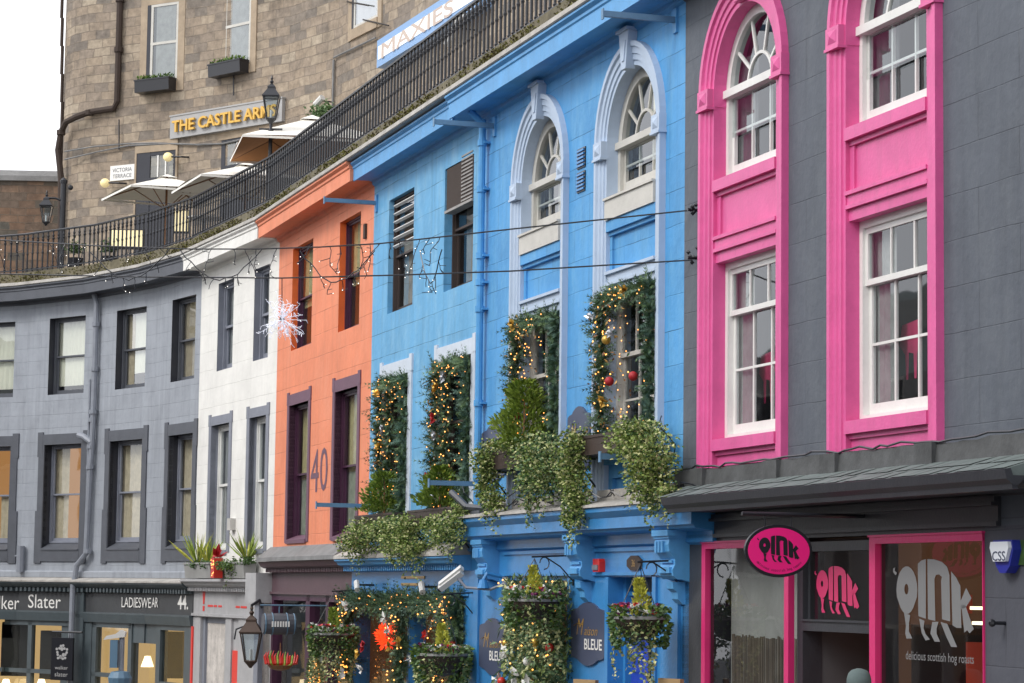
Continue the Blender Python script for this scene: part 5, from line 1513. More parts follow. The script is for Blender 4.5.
# ground-floor front below the long white sign: dark shop band
fr = sframe(460)
a, b = fr.s(385, 80, .05), fr.s(560, 10, .05)
base = Matrix.Translation([-c for c in st['_loc']]) @ fr.mat
mb = MB()
mb.box(a, b, 0, -.05, TZ, ZC + 10.4); mb.box(a, b, 0, -.25, ZC + 10.4, ZC + 10.75, 1)
for k in range(9):
    x = a + (b - a) * (k + .5) / 9; mb.box(x - .12, x + .12, -.05, -.12, TZ, ZC + 10.4, 1)
o = part('bar_front', mb, [M['dark_s'], M['stone_l']], st); o.matrix_basis = base
mb = MB(); fr6 = sframe(368)
mb.tube([fr6.mat @ Vector((fr6.s(336, 60), -.06, fr6.z(336, y))) for y in (60, 110)], .03, 5)
mb.tube([fr6.mat @ Vector((fr6.s(336, 60), -.06, fr6.z(336, 58))), sframe(372).mat @ Vector((sframe(372).s(378, 40), -.06, sframe(372).z(378, 38)))], .025, 5)
for (pts) in (((66, 152), (95, 147), (130, 144), (170, 143)), ((66, 160), (100, 152), (130, 146), (172, 144))):
    mb.tube([sframe(max(x, 75)).mat @ Vector((sframe(max(x, 75)).s(x, y), -.06, sframe(max(x, 75)).z(x, y))) for x, y in pts], .022, 5)
for (pts) in (((172, 144), (200, 145), (225, 144), (256, 137), (282, 130)),):
    mb.tube([sframe(x).mat @ Vector((sframe(x).s(x, y), -.06, sframe(x).z(x, y))) for x, y in pts], .025, 5)
single('wall_cable', mb, M['lead'], None, 'grey cables looping along the sandstone wall below the pub sign', 'cable')
mb = MB()
for (x0, y0, x1, y1) in ((350, 2, 372, 6), (366, 20, 392, 26), (236, 96, 236, 60), (121, 120, 121, 150)):
    f_ = sframe(min(x0, x1)); mb.tube([f_.mat @ Vector((f_.s(x0, y0), -.08, f_.z(x0, y0))), f_.mat @ Vector((f_.s(x1, y1), -.08, f_.z(x1, y1)))], .018, 4)
single('wall_cable', mb, M['black'], None, 'short dark wires fixed to the sandstone between the windows', 'cable')
# downpipe with elbow
mb = MB()
fa = sframe(121)
P_ = [fa.mat @ Vector((fa.s(121, 50), -.10, fa.z(121, y))) for y in (-60, 0, 50, 102)]
fb = sframe(100)
P_ += [fb.mat @ Vector((fb.s(116, 108), -.10, fb.z(116, 109))), fb.mat @ Vector((fb.s(92, 110), -.12, fb.z(92, 113)))]
P_ += [world_pt(76, 117, 65.7), world_pt(66, 122, 66.0), world_pt(61, 132, 66.2), world_pt(58, 150, 66.3), world_pt(61, 178, 66.3), world_pt(61, 260, 66.3)]
mb.tube(P_, .085, 8)
for k in (1, 2, 5, 8): mb.tube([P_[k] + Vector((0, 0, .05)), P_[k] - Vector((0, 0, .08))], .12, 8)
single('soil_pipe', mb, M['rust'], None, 'sooty cast iron pipe bending across the rounded stone corner', 'pipe')
mb = MB()
for y in range(-10, 170, 28):
    p = world_pt(62.5, y, 66.9); mb.tube([p, p - Vector((.0, 0, .78))], .05, 6)
single('corner_pipe', mb, M['rust'], None, 'dark pipe running down the outer edge of the rounded stone corner', 'pipe')
# window boxes on the stone building
def flowerbox(fr, a, b, z, h, d, mat, leaves, label, group, nleaf=260, name='window_box', y0=-.06):
    o = root(name, label, 'planter', fr, ((a + b) / 2, -d / 2, z), group)
    mb = MB(); mb.prism([(y0, z), (y0 - d, z), (y0 - d - .02, z + h), (y0, z + h)], a, b, ax='x'); mb.box(a - .015, b + .015, y0, y0 - d - .035, z + h - .03, z + h + .005)
    part('trough', mb, mat, o)
    mb = MB()
    for _ in range(nleaf):
        mb.leaf((random.uniform(a + .03, b - .03), y0 - random.uniform(.03, d), z + h + random.uniform(-.01, .08)), (random.uniform(-1, 1), random.uniform(-1, 1), random.uniform(0, 1.5)), random.uniform(.05, .11), .045, random.randrange(len(leaves)))
    part('foliage', mb, leaves, o)
    return o
flowerbox(f1[0], f1[1] - .1, f1[2] - .0, f1[3] - .27, .33, .3, M['black'], [M['ivy'], M['yew']], 'dark window box under the left sash window above the pub sign', 'window boxes on the sandstone building')
flowerbox(f2[0], f2[1] - .1, f2[2] - .0, f2[3] - .27, .33, .3, M['black'], [M['ivy'], M['yew']], 'dark window box under the sash window left of the terrace lantern', 'window boxes on the sandstone building')
# signs on the stone building
fr = chord((SD[2][0], SD[2][1]), (SD[4][0], SD[4][1]))
a, b = fr.s(170, 130, .1), fr.s(282, 108, .1); z0 = (fr.z(170, 139, .1) + fr.z(282, 121, .1)) / 2; z1 = (fr.z(170, 119.5, .1) + fr.z(282, 96, .1)) / 2
ps = root('pub_sign', 'long grey pub signboard with gilt letters on the sandstone wall', 'sign', fr, ((a + b) / 2, 0, z0))
mb = MB(); mb.box(a, b, .5, -.1, z0, z1); mb.box(a - .02, b + .02, .48, -.12, z1, z1 + .04)
part('board', mb, M['palegrey_t'], ps)
mb = MB(); text_mb(mb, 'THE CASTLE ARMS', a + .16, -.19, z0 + (z1 - z0) * .26, (z1 - z0) * .52, (b - a) * .93, ext=.06, bold=.02); part('lettering', mb, M['gold'], ps)
fr = sframe(425)
a, b = fr.s(377, 50, .35), fr.s(478, 10, .35); z0 = fr.z(377, 68, .35); z1 = fr.z(377, 41, .35)
ms = root('bistro_sign', 'white backlit signboard in pale blue frame high on the stone wall', 'sign', fr, ((a + b) / 2, 0, z0))
mb = MB(); mb.box(a, b, 0, -.35, z0, z1); part('frame', mb, M['maxblue'], ms)
mb = MB(); mb.box(a + .14, b - .14, -.351, -.37, z0 + .17, z1 - .17); part('panel', mb, M['maxwhite'], ms)
mb = MB(); text_mb(mb, "MAXIES", a + .4, -.374, z0 + (z1 - z0) * .24, (z1 - z0) * .54, (b - a) * .72); text_mb(mb, "MAXIES", a + .44, -.3745, z0 + (z1 - z0) * .24, (z1 - z0) * .54, (b - a) * .72); text_mb(mb, "MAXIES", a + .42, -.375, z0 + (z1 - z0) * .22, (z1 - z0) * .54, (b - a) * .72); part('lettering', mb, M['maxtext'], ms)
fr = sframe(121)
a, b = fr.s(110, 170, .05), fr.s(134, 170, .05); z0, z1 = fr.z(122, 180, .05), fr.z(122, 165, .05)
ss = root('street_name_sign', 'small white street name plate left of the dark pub door', 'sign', fr, ((a + b) / 2, 0, z0))
mb = MB(); mb.box(a, b, 0, -.04, z0, z1); part('plate', mb, M['offwhite'], ss)
mb = MB(); h = z1 - z0
text_mb(mb, 'VICTORIA', (a + b) / 2, -.044, z0 + h * .56, h * .27, (b - a) * .8, center=True); text_mb(mb, 'TERRACE', (a + b) / 2, -.044, z0 + h * .16, h * .27, (b - a) * .78, center=True); part('lettering', mb, M['grey_d'], ss)
def globe(x, y, label):
    fr = sframe(x); q = fr.hit(x, y, .3)
    r_ = root('wall_lamp', label, 'lamp', fr, (q[0], 0, q[1]), 'cream globe lamps by the pub door')
    mb = MB(); mb.tube([(q[0] + .5, 0, q[1] + .0), (q[0] + .4, -.25, q[1] - .02), (q[0] + .1, -.3, q[1])], .025, 6); part('arm', mb, M['iron'], r_)
    mb = MB(); mb.ball((q[0], -.3, q[1]), .13, 0, 12, .95); part('globe', mb, M['cream_lamp'], r_, smooth=True)
globe(168, 157, 'cream globe wall lamp above the left pub door')
globe(105, 183, 'cream globe wall lamp below the street name plate')
mb = MB(); fr = sframe(325)
for _ in range(420):
    q = fr.hit(318, 113, .5); mb.leaf((q[0] + random.gauss(0, .22), -.35 + random.gauss(0, .12), q[1] + random.gauss(0, .11)), (random.uniform(-1, 1), random.uniform(-1, 1), random.uniform(-.5, 1)), .12, .06, random.randrange(2))
single('hanging_plant', mb, [M['ivy'], M['fir2']], fr, 'bushy green plant on stone wall just above the railing', 'plant')
# camera on the wall
def cam_box(fr, x, y, off, ln, label, r=.06, dirx=1, white=True):
    q = fr.hit(x, y, off)
    o = root('security_camera', label, 'camera', fr, (q[0], 0, q[1]))
    mb = MB(); mb.tube([(q[0], 0, q[1] + .02), (q[0], -off, q[1] + .02)], .02, 6); part('bracket', mb, M['iron'], o)
    mb = MB(); mb.tube([(q[0] - ln / 2 * dirx, -off - .02, q[1] - ln * .30), (q[0] + ln / 2 * dirx, -off + .02, q[1] + ln * .30)], r, 8); part('housing', mb, M['cctv'], o)
    return o
cam_box(sframe(319), 319, 101, .4, .25, 'small white camera on stone wall above the green plant', .08)
cam_box(sframe(455), 455, 29, .5, .8, 'long white camera under the end of the backlit signboard', .09)

# brick boundary wall far left
mb = MB(); 
W0, W1 = (-26, 71), (-10.9, 71.6)
frb = chord(W0, W1)
mb.sweep_plan([W0, W1], [(0, TZ - .2), (0, ZC + 11.65), (-.4, ZC + 11.65), (-.4, TZ - .2)])
wl_ = root('boundary_wall', 'patchy red and brown stone wall with dark coping at the left edge', 'wall', None, (W1[0], W1[1], TZ - .2))
part('wall', mb, M['brick'], wl_)
mb = MB(); mb.sweep_plan([W0, W1], [(.1, ZC + 11.65), (.08, ZC + 11.80), (-.2, ZC + 12.0), (-.5, ZC + 11.8), (-.5, ZC + 11.65)]); part('coping', mb, M['moss'] if False else M['lead'], wl_)

# ------------------------------------------------------------------ terrace furniture
def umbrella(x, y, Y, side, rot, zl, mats, label, tilt=0):
    p = world_pt(x, y, Y)
    o = root('terrace_umbrella', label, 'umbrella', None, (p.x, p.y, TZ), 'terrace umbrellas behind the railing')
    n = 4; H = zl
    mb = MB(); c = Vector((p.x, p.y, p.z)); rad = side / math.sqrt(2)
    TM = Matrix.Rotation(R(-tilt), 3, 'X')
    cs = [c + TM @ Vector((rad * math.cos(R(rot + 90 * k)), rad * math.sin(R(rot + 90 * k)), -H)) for k in range(4)]
    for k in range(4):
        a, b = cs[k], cs[(k + 1) % 4]; m = (a + b) / 2 + Vector((0, 0, .05))
        # slightly hollow panels in three strips
        prev = None
        for j in range(5):
            t = .12 + .88 * j / 4
            row = [c.lerp(a, t), c.lerp(m, t) - Vector((0, 0, .02 * math.sin(t * 3))), c.lerp(b, t)]
            if prev:
                mb.add(prev + row, [(0, 3, 4, 1), (1, 4, 5, 2)], 0)
                if len(mats) > 1: mb.add([q - TM @ Vector((0, 0, .02)) for q in prev + row], [(0, 3, 4, 1), (1, 4, 5, 2)], 1)
            prev = row
        mb.add([a, b, b - Vector((0, 0, .05)), a - Vector((0, 0, .05))], [(0, 1, 2, 3)], 0)
    part('canopy', mb, mats, o)
    mb = MB(); top = c + Vector((0, 0, .07))
    for k in range(4):
        a, b = c.lerp(cs[k], .16) + Vector((0, 0, .05)), c.lerp(cs[(k + 1) % 4], .16) + Vector((0, 0, .05)); mb.add([top, a, b], [(0, 1, 2)])
    part('vent_cap', mb, mats, o)
    mb = MB(); mb.tube([(p.x, p.y, TZ), (p.x, p.y, p.z)], .028, 8); mb.box(p.x - .3, p.x + .3, p.y - .3, p.y + .3, TZ - .05, TZ + .04); part('pole', mb, M['wood'], o)
    for k in range(4):
        mb = MB(); a = c.lerp(cs[k], .95) - Vector((0, 0, .015)); mb.tube([c - Vector((0, 0, .04)), a], .016, 5)
        mb.tube([c + Vector((0, 0, -H - .35)), c.lerp(cs[k], .5) - Vector((0, 0, .03))], .013, 5); part('rib', mb, M['wood'], o)
umbrella(167, 177, 60.3, 2.55, 70, .47, [M['sail']], 'cream square umbrella in front of the left pub door', 0)
umbrella(246, 165, 56.5, 2.8, 66, .52, [M['sail']], 'cream square umbrella behind the railing, middle of the three', 0)
umbrella(312, 118, 54.0, 3.3, 56, .74, [M['sail'], M['sail_glow']], 'large cream umbrella, warm heater glow coloured into its underside, behind the railing right of the lantern', 0)

def lantern(o, c, s=1.0, frame=None, mats=None):
    """four-sided tapering street lantern with a domed roof and finial; c = bottom centre"""
    fm = frame or M['iron']
    mb = MB()
    b, t, h = .13 * s, .24 * s, .48 * s
    cb = [(c[0] + b * math.cos(R(45 + 90 * k)), c[1] + b * math.sin(R(45 + 90 * k)), c[2]) for k in range(4)]
    ct = [(c[0] + t * math.cos(R(45 + 90 * k)), c[1] + t * math.sin(R(45 + 90 * k)), c[2] + h) for k in range(4)]
    for k in range(4):
        mb.tube([cb[k], ct[k]], .013 * s, 5); mb.tube([cb[k], cb[(k + 1) % 4]], .013 * s, 5); mb.tube([ct[k], ct[(k + 1) % 4]], .018 * s, 5)
    mb.lathe((c[0], c[1], c[2] + h), [(t * 1.12, 0), (t * 1.14, .02 * s), (t * .55, .17 * s), (t * .5, .19 * s), (t * .52, .23 * s), (t * .2, .29 * s), (.02 * s, .31 * s)], 4, a0=R(45))
    mb.lathe((c[0], c[1], c[2] + h + .30 * s), [(.02 * s, 0), (.045 * s, .05 * s), (.015 * s, .09 * s), (.03 * s, .12 * s), (.004, .2 * s)], 8)
    mb.lathe((c[0], c[1], c[2]), [(.02 * s, -.12 * s), (.05 * s, -.08 * s), (b * .9, -.01), (b * .9, 0)], 8)
    lt = part('lantern_frame', mb, fm, o)
    g = MB()
    for k in range(4): g.add([cb[k], cb[(k + 1) % 4], ct[(k + 1) % 4], ct[k]], [(0, 1, 2, 3)])
    part('pane', g, M['glass_l'], lt)
    g = MB(); g.tube([(c[0], c[1], c[2]), (c[0], c[1], c[2] + .2 * s)], .03 * s, 6); part('burner', g, M['offwhite'], lt)
p = world_pt(271, 119, 52.6)
o = root('street_lantern', 'black post lantern on the terrace in front of the gilt pub sign', 'street lamp', None, (p.x, p.y, TZ))
lantern(o, p, .98)
mb = MB(); mb.lathe((p.x, p.y, TZ), [(.14, 0), (.14, .1), (.07, .2), (.06, 1.0), (.08, 1.05), (.045, 1.1), (.04, p.z - TZ - .3), (.07, p.z - TZ - .26), (.03, p.z - TZ - .2), (.03, p.z - TZ)], 10); mb.tube([(p.x - .25, p.y, p.z - .22), (p.x + .25, p.y, p.z - .22)], .02, 6)
part('post', mb, M['iron'], o)
p = world_pt(46, 222, 63.2)
o = root('street_lantern', 'black lantern on an arm of the tall pole at the left end of the terrace', 'street lamp', None, (world_pt(62, 222, 63.2).x, p.y, TZ))
lantern(o, (p.x, p.y, p.z), .85)
pp = world_pt(62.5, 222, 63.2)
mb = MB(); mb.tube([(pp.x, pp.y, TZ - .6), (pp.x, pp.y, TZ + 2.45)], .075, 10); mb.tube([(pp.x, pp.y, p.z + .55), (pp.x - .2, pp.y, p.z + .62), (p.x, pp.y, p.z + .62)], .03, 6)
mb.lathe((pp.x, pp.y, TZ + 2.45), [(.09, 0), (.1, .08), (.02, .16)], 8); mb.ball((pp.x + .18, pp.y, TZ + 2.35), .07, 0, 8)
part('post', mb, M['iron'], o)
# lit menu boards, planters and tables seen through the railing
for (x, y, Y, w_, h_, lab) in ((127, 247, 61, .78, .42, 'glowing cream menu board low behind the railing left of the pub door'), (181, 231, 60, .32, .5, 'narrow glowing menu board behind the railing under the left umbrella')):
    p = world_pt(x, y, Y); mb = MB(); mb.box(p.x - w_ / 2, p.x + w_ / 2, p.y, p.y + .06, p.z, p.z + h_); mb.box(p.x - w_ / 2 - .03, p.x + w_ / 2 + .03, p.y + .061, p.y + .1, p.z - .05, p.z + h_ + .03, 1)
    for sx in (-1, 1): mb.tube([(p.x + sx * w_ * .4, p.y + .08, TZ - .05), (p.x + sx * w_ * .4, p.y + .08, p.z)], .02, 5, 1)
    single('menu_board', mb, [M['boardlit'], M['black']], None, lab, 'menu board', 'lit menu boards on the terrace')
for (x, Y, lab) in ((76, 61.6, 'small potted shrub behind the railing beside the tall pole'), (110, 61.2, 'small potted shrub behind the railing left of the glowing board')):
    p = world_pt(x, 245, Y); o = root('potted_shrub', lab, 'plant', None, (p.x, p.y, TZ - .05), 'potted shrubs on the terrace')
    mb = MB(); mb.lathe((p.x, p.y, TZ - .05), [(.14, 0), (.2, .35), (.21, .36)], 10); part('pot', mb, M['black'], o)
    mb = MB()
    for _ in range(200): mb.leaf((p.x + random.gauss(0, .11), p.y + random.gauss(0, .11), TZ + .42 + abs(random.gauss(0, .13))), (random.uniform(-1, 1), random.uniform(-1, 1), random.uniform(0, 1)), .1, .05, random.randrange(2))
    part('foliage', mb, [M['ivy'], M['fir2']], o)
for (x, Y, lab) in ((205, 57, 'white parasol table seen through the railing between two cream umbrellas'), (290, 51.5, 'white table under the large cream umbrella seen through the railing')):
    p = world_pt(x, 215, Y); o = root('terrace_table', lab, 'table', None, (p.x, p.y, TZ - .05), 'tables on the terrace')
    mb = MB(); mb.lathe((p.x, p.y, TZ + .66), [(.42, 0), (.43, .015), (.42, .03)], 16); part('tabletop', mb, M['offwhite'], o)
    mb = MB(); mb.lathe((p.x, p.y, TZ - .05), [(.24, 0), (.22, .03), (.03, .05), (.03, .70), (.1, .71)], 10); part('pedestal', mb, M['iron'], o)

# ------------------------------------------------------------------ bars that stick out from the wall
def bracket_bar(xt, yt, xw, yw, label, ln=None):
    """horizontal bar square to the wall, from its plate (xw,yw) to its tip (xt,yt)"""
    q = FM.hit(xw, yw, .02); s_, z_ = q
    lo, hi = .1, 3
    ln = ln or 1.0
    # length found where the tip falls on the right photo column
    best = min((abs(FM.s(xt, yt, L / 100) - s_), L / 100) for L in range(20, 260, 2))[1]
    o = root('wall_bracket', label, 'bracket', FM, (s_, 0, z_), 'blue bars projecting from the facades')
    mb = MB(); mb.box(s_ - .03, s_ + .03, -.01, -best, z_ - .035, z_ + .035); mb.box(s_ - .035, s_ + .035, -best, -best - .015, z_ - .07, z_ + .06); part('bar', mb, M['iron_b'], o)
    mb = MB(); mb.box(s_ - .06, s_ + .06, 0, -.03, z_ - .16, z_ + .14); part('wall_plate', mb, M['blue_corn'], o)
bracket_bar(325, 201, 376, 203, 'blue bar sticking out at the top of the orange front')
bracket_bar(435, 120, 494, 126, 'blue bar sticking out above the downpipe on the blue front')
bracket_bar(603, 14, 675, 20, 'blue bar sticking out under the cornice by the right arched window')
bracket_bar(317, 503, 371, 506, 'blue bar sticking out at first floor of the orange front')
bracket_bar(429, 483, 480, 484, 'blue bar sticking out across the right garlanded window')
bracket_bar(600, 467, 655, 458, 'blue bar sticking out below the brown trough of the right arched window')

# ------------------------------------------------------------------ garlands, bulbs, bows
def needles(mb, pts, r, dens, mis=(0, 0, 1, 2), ln=.11):
    """fir twigs bristling round a line"""
    for a, b in zip(pts[:-1], pts[1:]):
        a, b = Vector(a), Vector(b); L = (b - a).length
        for _ in range(int(L * dens)):
            c = a.lerp(b, random.random())
            d = Vector((random.gauss(0, 1), random.gauss(0, 1) - .35, random.gauss(0, 1) * .9 - .15))
            d.normalize(); tip = d * (r * random.choice((.45, .7, .9, 1.0, 1.25, 1.5)) * random.uniform(.8, 1.1))
            base = c + d * r * .15
            # one twig: spine with short needles either side
            mi = random.choice(mis)
            k = 5
            u = d.cross(Vector((random.uniform(-1, 1), random.uniform(-1, 1), random.uniform(-1, 1))))
            if u.length < .01: continue
            u.normalize()
            for j in range(k):
                p = base + tip * (j / k)
                for sgn in (-1, 1):
                    e = p + u * sgn * ln * .42 * (1 - j / k * .5) + d * ln * .35
                    w2 = d * .012
                    mb.add([p - w2, p + w2, e], [(0, 1, 2)], mi)
            mb.add([c, c + u * .012, base + tip + d * ln * .3], [(0, 1, 2)], mi)

def garland(fr, O, label, name='fir_garland', group=None, r=.17, off=.06, bows=(), seedk=0, slim=False, spread_l=.0, lightside=.5, hang=.42, gold=0):
    a, b, c, d = O
    g = root(name, label, 'garland', fr, ((a + b) / 2, 0, c), group)
    mb = MB(); y = -off
    left = [(a + .06, y, c), (a + .0, y, c + (d - c) * .5), (a + .04, y, d - .05)]
    top = [(a + .05, y, d - .08), ((a + b) / 2, y, d - .04), (b - .05, y, d - .08)]
    right = [(b - .07, y, d - .05), (b - .04, y, c + (d - c) * .5), (b - .07, y, c)]
    wob = lambda P, e: [(x + e * math.sin(i * 2.3 + a * 3), yy, z) for i, (x, yy, z) in enumerate([tuple(Vector(P[0]).lerp(Vector(P[-1]), k / 7)) for k in range(8)])]
    needles(mb, wob([(p[0] - .05, p[1], p[2]) for p in left], .07), r * (1.12 if slim else 1.30), 235, (0, 0, 1, 2)); needles(mb, wob(top, .04), r, 220, (1, 1, 2, 0)); needles(mb, wob([(p[0] + (.05 if slim else 0), p[1], p[2]) for p in right], .03), r * (.72 if slim else 1.0), 215, (2, 2, 1, 0))
    # inner fringe on the left, hanging into the opening
    inner = [(a + .28, y + .08, c), (a + .32, y + .08, d - .15)]
    if not slim: needles(mb, inner, r * .7, 130)
    for _ in range(int((d - c) * 90)):
        mb.leaf((a + random.betavariate(1.3, 2.6) * (b - a) - .08, y - random.uniform(.02, r * 1.1), random.uniform(c, d)), (random.gauss(0, 1), -.6, random.gauss(0, 1)), random.uniform(.03, .08), .03, random.choice((3, 3, 4, 1)))
    part('fir_sprays', mb, [M['fir'], M['fir2'], M['fir3'], M['goldm'], M['wood']], g)
    mb = MB()
    for _ in range(int((d - c) * 34)):
        mb.bit((a + random.betavariate(1.6, 3.0) * (b - a) * .9, y - random.uniform(-.05, r * 1.1), random.uniform(c, d - .1)), random.uniform(.008, .013))
    for _ in range(16): mb.bit((random.uniform(a, b), y - random.uniform(.05, r), d - random.uniform(0, .3)), .010)
    for _ in range(10): mb.bit((b - random.uniform(-.05, .2), y - random.uniform(.05, r), random.uniform(c, d)), .009)
    part('fairy_lights', mb, M['bulb'], g)
    for (fx, fz, kind) in bows:
        x, z = a + (b - a) * fx, c + (d - c) * fz; m2 = MB()
        yy = y - r * .95
        if kind in ('red', 'silver', 'gold'):
            for k in range(12):
                t = random.uniform(0, 6.28); m2.leaf((x, yy, z), (math.cos(t), random.uniform(-.9, .1), math.sin(t) * .9), random.uniform(.07, .13), random.uniform(.05, .09))
            m2.ball((x, yy - .03, z), .03, 0, 6)
            part('bow', m2, {'red': M['red'], 'silver': M['silver'], 'gold': M['goldb']}[kind], g)
        else:
            m2.ball((x, yy - .0, z), .06, 0, 10); part('bauble', m2, {'redball': M['red'], 'whiteball': M['wflower'], 'goldball': M['goldb']}[kind], g, smooth=True)
    return g
GG = 'fir garlands framing the blue house windows'
garland(FM, (L1[0], L1[1], ZC + 1.2, L1[3] - .02), 'fir garland with gold lights in the window nearest the orange house', group=GG, bows=((.2, .9, 'gold'), (.3, .5, 'gold'), (.5, .62, 'silver'), (.25, .15, 'gold')))
garland(FM, (L2[0], L2[1], ZC + 1.2, L2[3] - .02), 'fir garland with two dark red bows beside the blue downpipe', group=GG, bows=((.25, .62, 'red'), (.12, .22, 'red'), (.3, .5, 'silver'), (.3, .1, 'silver'), (.55, .88, 'silver'), (.3, .82, 'gold')))
garland(FM, (S3[0], S3[1], ZC + 1.75, ZC + 3.80), 'fir garland with gold lights in the left arched window bay', group=GG, slim=True, bows=((.2, .95, 'gold'), (.35, .35, 'red'), (.3, .5, 'gold')))
garland(FM, (S4[0], S4[1], ZC + 1.75, ZC + 3.80), 'fir garland with star, red bauble and gold bow in the right arched window bay', group=GG, slim=True, bows=((.3, .30, 'gold'), (.42, .42, 'redball'), (.45, .72, 'silver'), (.04, .86, 'silver'), (.7, .95, 'gold'), (.9, .42, 'redball'), (.35, .68, 'goldball')))

# conical evergreens in the boxes
def cone_shrub(fr, x, off, z, h, r, label, mats=('yew', 'yew2', 'yew'), n=1500, group=None, name='small_evergreen', loose=1.0):
    o = root(name, label, 'plant', fr, (x, -off, z), group)
    mb = MB()
    for _ in range(n):
        t = random.random() ** 1.15; rr = r * (1 - t ** 1.6 * .75) * loose * random.uniform(.35, 1.3) * (1 + .22 * math.sin(t * 13 + x))
        an = random.uniform(0, 2 * math.pi)
        mb.leaf((x + rr * math.cos(an), -off + rr * math.sin(an), z + h * t), (math.cos(an), math.sin(an), random.uniform(.2, 1.3)), random.uniform(.05, .11), .04, random.randrange(len(mats)))
    part('foliage', mb, [M[k] for k in mats], o)
    mb = MB(); mb.tube([(x, -off, z - .12), (x, -off, z + h * .8)], [.025, .008], 5); part('stem', mb, M['wood'], o)
    return o
EG = 'small evergreens in the window troughs'
def hs(x, y, off): return FM.hit(x, y, off)
q = hs(384, 515, .25); cone_shrub(FM, q[0], .25, ZC + 1.25, .65, .33, 'bright green bush at the foot of the leftmost garland', group=EG)
q = hs(440, 505, .25); cone_shrub(FM, q[0], .25, ZC + 1.25, .60, .30, 'bright green bush at the foot of the red bow garland', group=EG)
q = hs(522, 430, .2); cone_shrub(FM, q[0] + .1, .2, ZC + 1.95, .92, .36, 'lime green conical shrub in front of the left arched bay window', n=2200, mats=('yew', 'yew2', 'yew2'), group=EG)

# troughs and trailing ivy
def ivy(fr, blobs, label, n=2600, group='trailing ivy below the first floor windows', trails=(), name='trailing_ivy', mats=('ivy', 'ivy2', 'ivy3', 'ivy2'), ls=(.026, .055)):
    """blobs: (photo x, photo y, radius along, radius down, off)"""
    blobs = [(x, y + 3, rx * .76, rz * .80, off) for (x, y, rx, rz, off) in blobs]
    mb = MB(); tot = sum(b[2] * b[3] for b in blobs)
    for (x, y, rx, rz, off) in blobs:
        s_, z_ = fr.hit(x, y, off)
        for _ in range(int(1.55 * n * rx * rz / tot)):
            v = Vector((random.gauss(0, 1), random.gauss(0, 1), random.gauss(0, 1))).normalized() * random.uniform(.35, 1.42) ** 1.05
            k = 1 + .34 * math.sin(v.x * 9 + x) * math.cos(v.z * 7)
            c = (s_ + v.x * rx * k, -off + v.y * min(rx, .26), z_ + v.z * rz * k)
            mb.leaf(c, (v.x + random.gauss(0, .5), v.y - .4 + random.gauss(0, .5), -random.uniform(-.2, 1.1)), random.uniform(*ls), random.uniform(.03, .05), random.randrange(len(mats)))
    extra = [(x + random.uniform(-.7, .7) * rx * 24, y + rz * 55, off, random.uniform(.1, .4)) for (x, y, rx, rz, off) in blobs for _ in range(5)]
    for (x, y, off, ln) in list(trails) + extra:
        s_, z_ = fr.hit(x, y, off); px, pz = s_, z_
        for k in range(int(ln * 48)):
            px += random.gauss(0, .008); pz -= ln / (ln * 48)
            mb.leaf((px + random.gauss(0, .035), -off + random.gauss(0, .035), pz), (random.gauss(0, 1), -.6 + random.gauss(0, .6), -.6), random.uniform(*ls), .038, random.randrange(len(mats)))
    return single(name, mb, [M[k] for k in mats], fr, label, 'plant', group)
def trough(x0, x1, z, off0, off1, label):
    o = root('window_trough', label, 'planter', FM, ((x0 + x1) / 2, -off0, z), 'brown troughs below the blue house windows')
    mb = MB(); mb.box(x0, x1, -off0, -off1, z, z + .24); mb.box(x0 - .01, x1 + .01, -off0 + .01, -off1 - .01, z + .21, z + .245); part('box', mb, M['trough'], o)
    for x in (x0 + .15, x1 - .15):
        mb = MB(); mb.tube([(x, -off1 + .02, z), (x, -.01, z - .42)], .014, 5); mb.tube([(x, -off1 + .02, z - .012), (x, -.01, z - .012)], .014, 5); part('stay', mb, M['iron'], o)
    return o
sA, sB = S4[0] - .35, S4[1] + .05
trough(sA, sB, ZC + 1.70, .02, .38, 'dark brown wooden trough under the right arched bay window')
sA3, sB3 = S3[0] - .45, S3[1] + .05
trough(sA3, sB3, ZC + 1.68, .02, .38, 'dark brown wooden trough under the left arched bay window')
trough(L1[0] - .4, L1[1] + .5, ZC + .98, .02, .38, 'dark brown wooden trough under the garlanded window by the orange house')
trough(L2[0] - .4, L2[1] + .3, ZC + .98, .02, .38, 'dark brown wooden trough under the garlanded window by the downpipe')
ivy(FM, [(636, 438, .45, .24, .42), (650, 458, .38, .34, .45), (652, 482, .26, .30, .45), (668, 490, .14, .14, .4), (640, 425, .30, .15, .38)], 'large variegated ivy spilling from the right end of the right trough', 3600, trails=((630, 470, .42, .5), (625, 478, .42, .15), (672, 480, .4, .2)))
ivy(FM, [(578, 440, .24, .20, .42), (573, 465, .20, .36, .44), (577, 495, .18, .34, .44), (570, 515, .12, .14, .44)], 'narrow ivy hanging from the left end of the right trough', 2300, trails=((582, 505, .42, .3), (571, 520, .42, .2)))
ivy(FM, [(540, 450, .48, .26, .42), (545, 470, .40, .36, .45), (530, 480, .20, .34, .42)], 'round grey green ivy mound between the two arched bays', 3200, mats=('ivy', 'ivy2', 'ivy3', 'fir2'), trails=((528, 490, .42, .3), (560, 480, .42, .3)))
ivy(FM, [(489, 456, .26, .26, .42), (487, 480, .17, .34, .42), (495, 497, .17, .20, .4), (510, 442, .35, .10, .4)], 'ragged ivy hanging from the left end of the left trough', 2100, trails=((485, 490, .42, .35), (500, 500, .4, .25)))
ivy(FM, [(368, 530, .55, .24, .42), (357, 540, .38, .25, .44), (385, 528, .5, .16, .4)], 'ivy mound overhanging the slate roof beside the orange front', 2600, trails=((350, 535, .5, .3),))
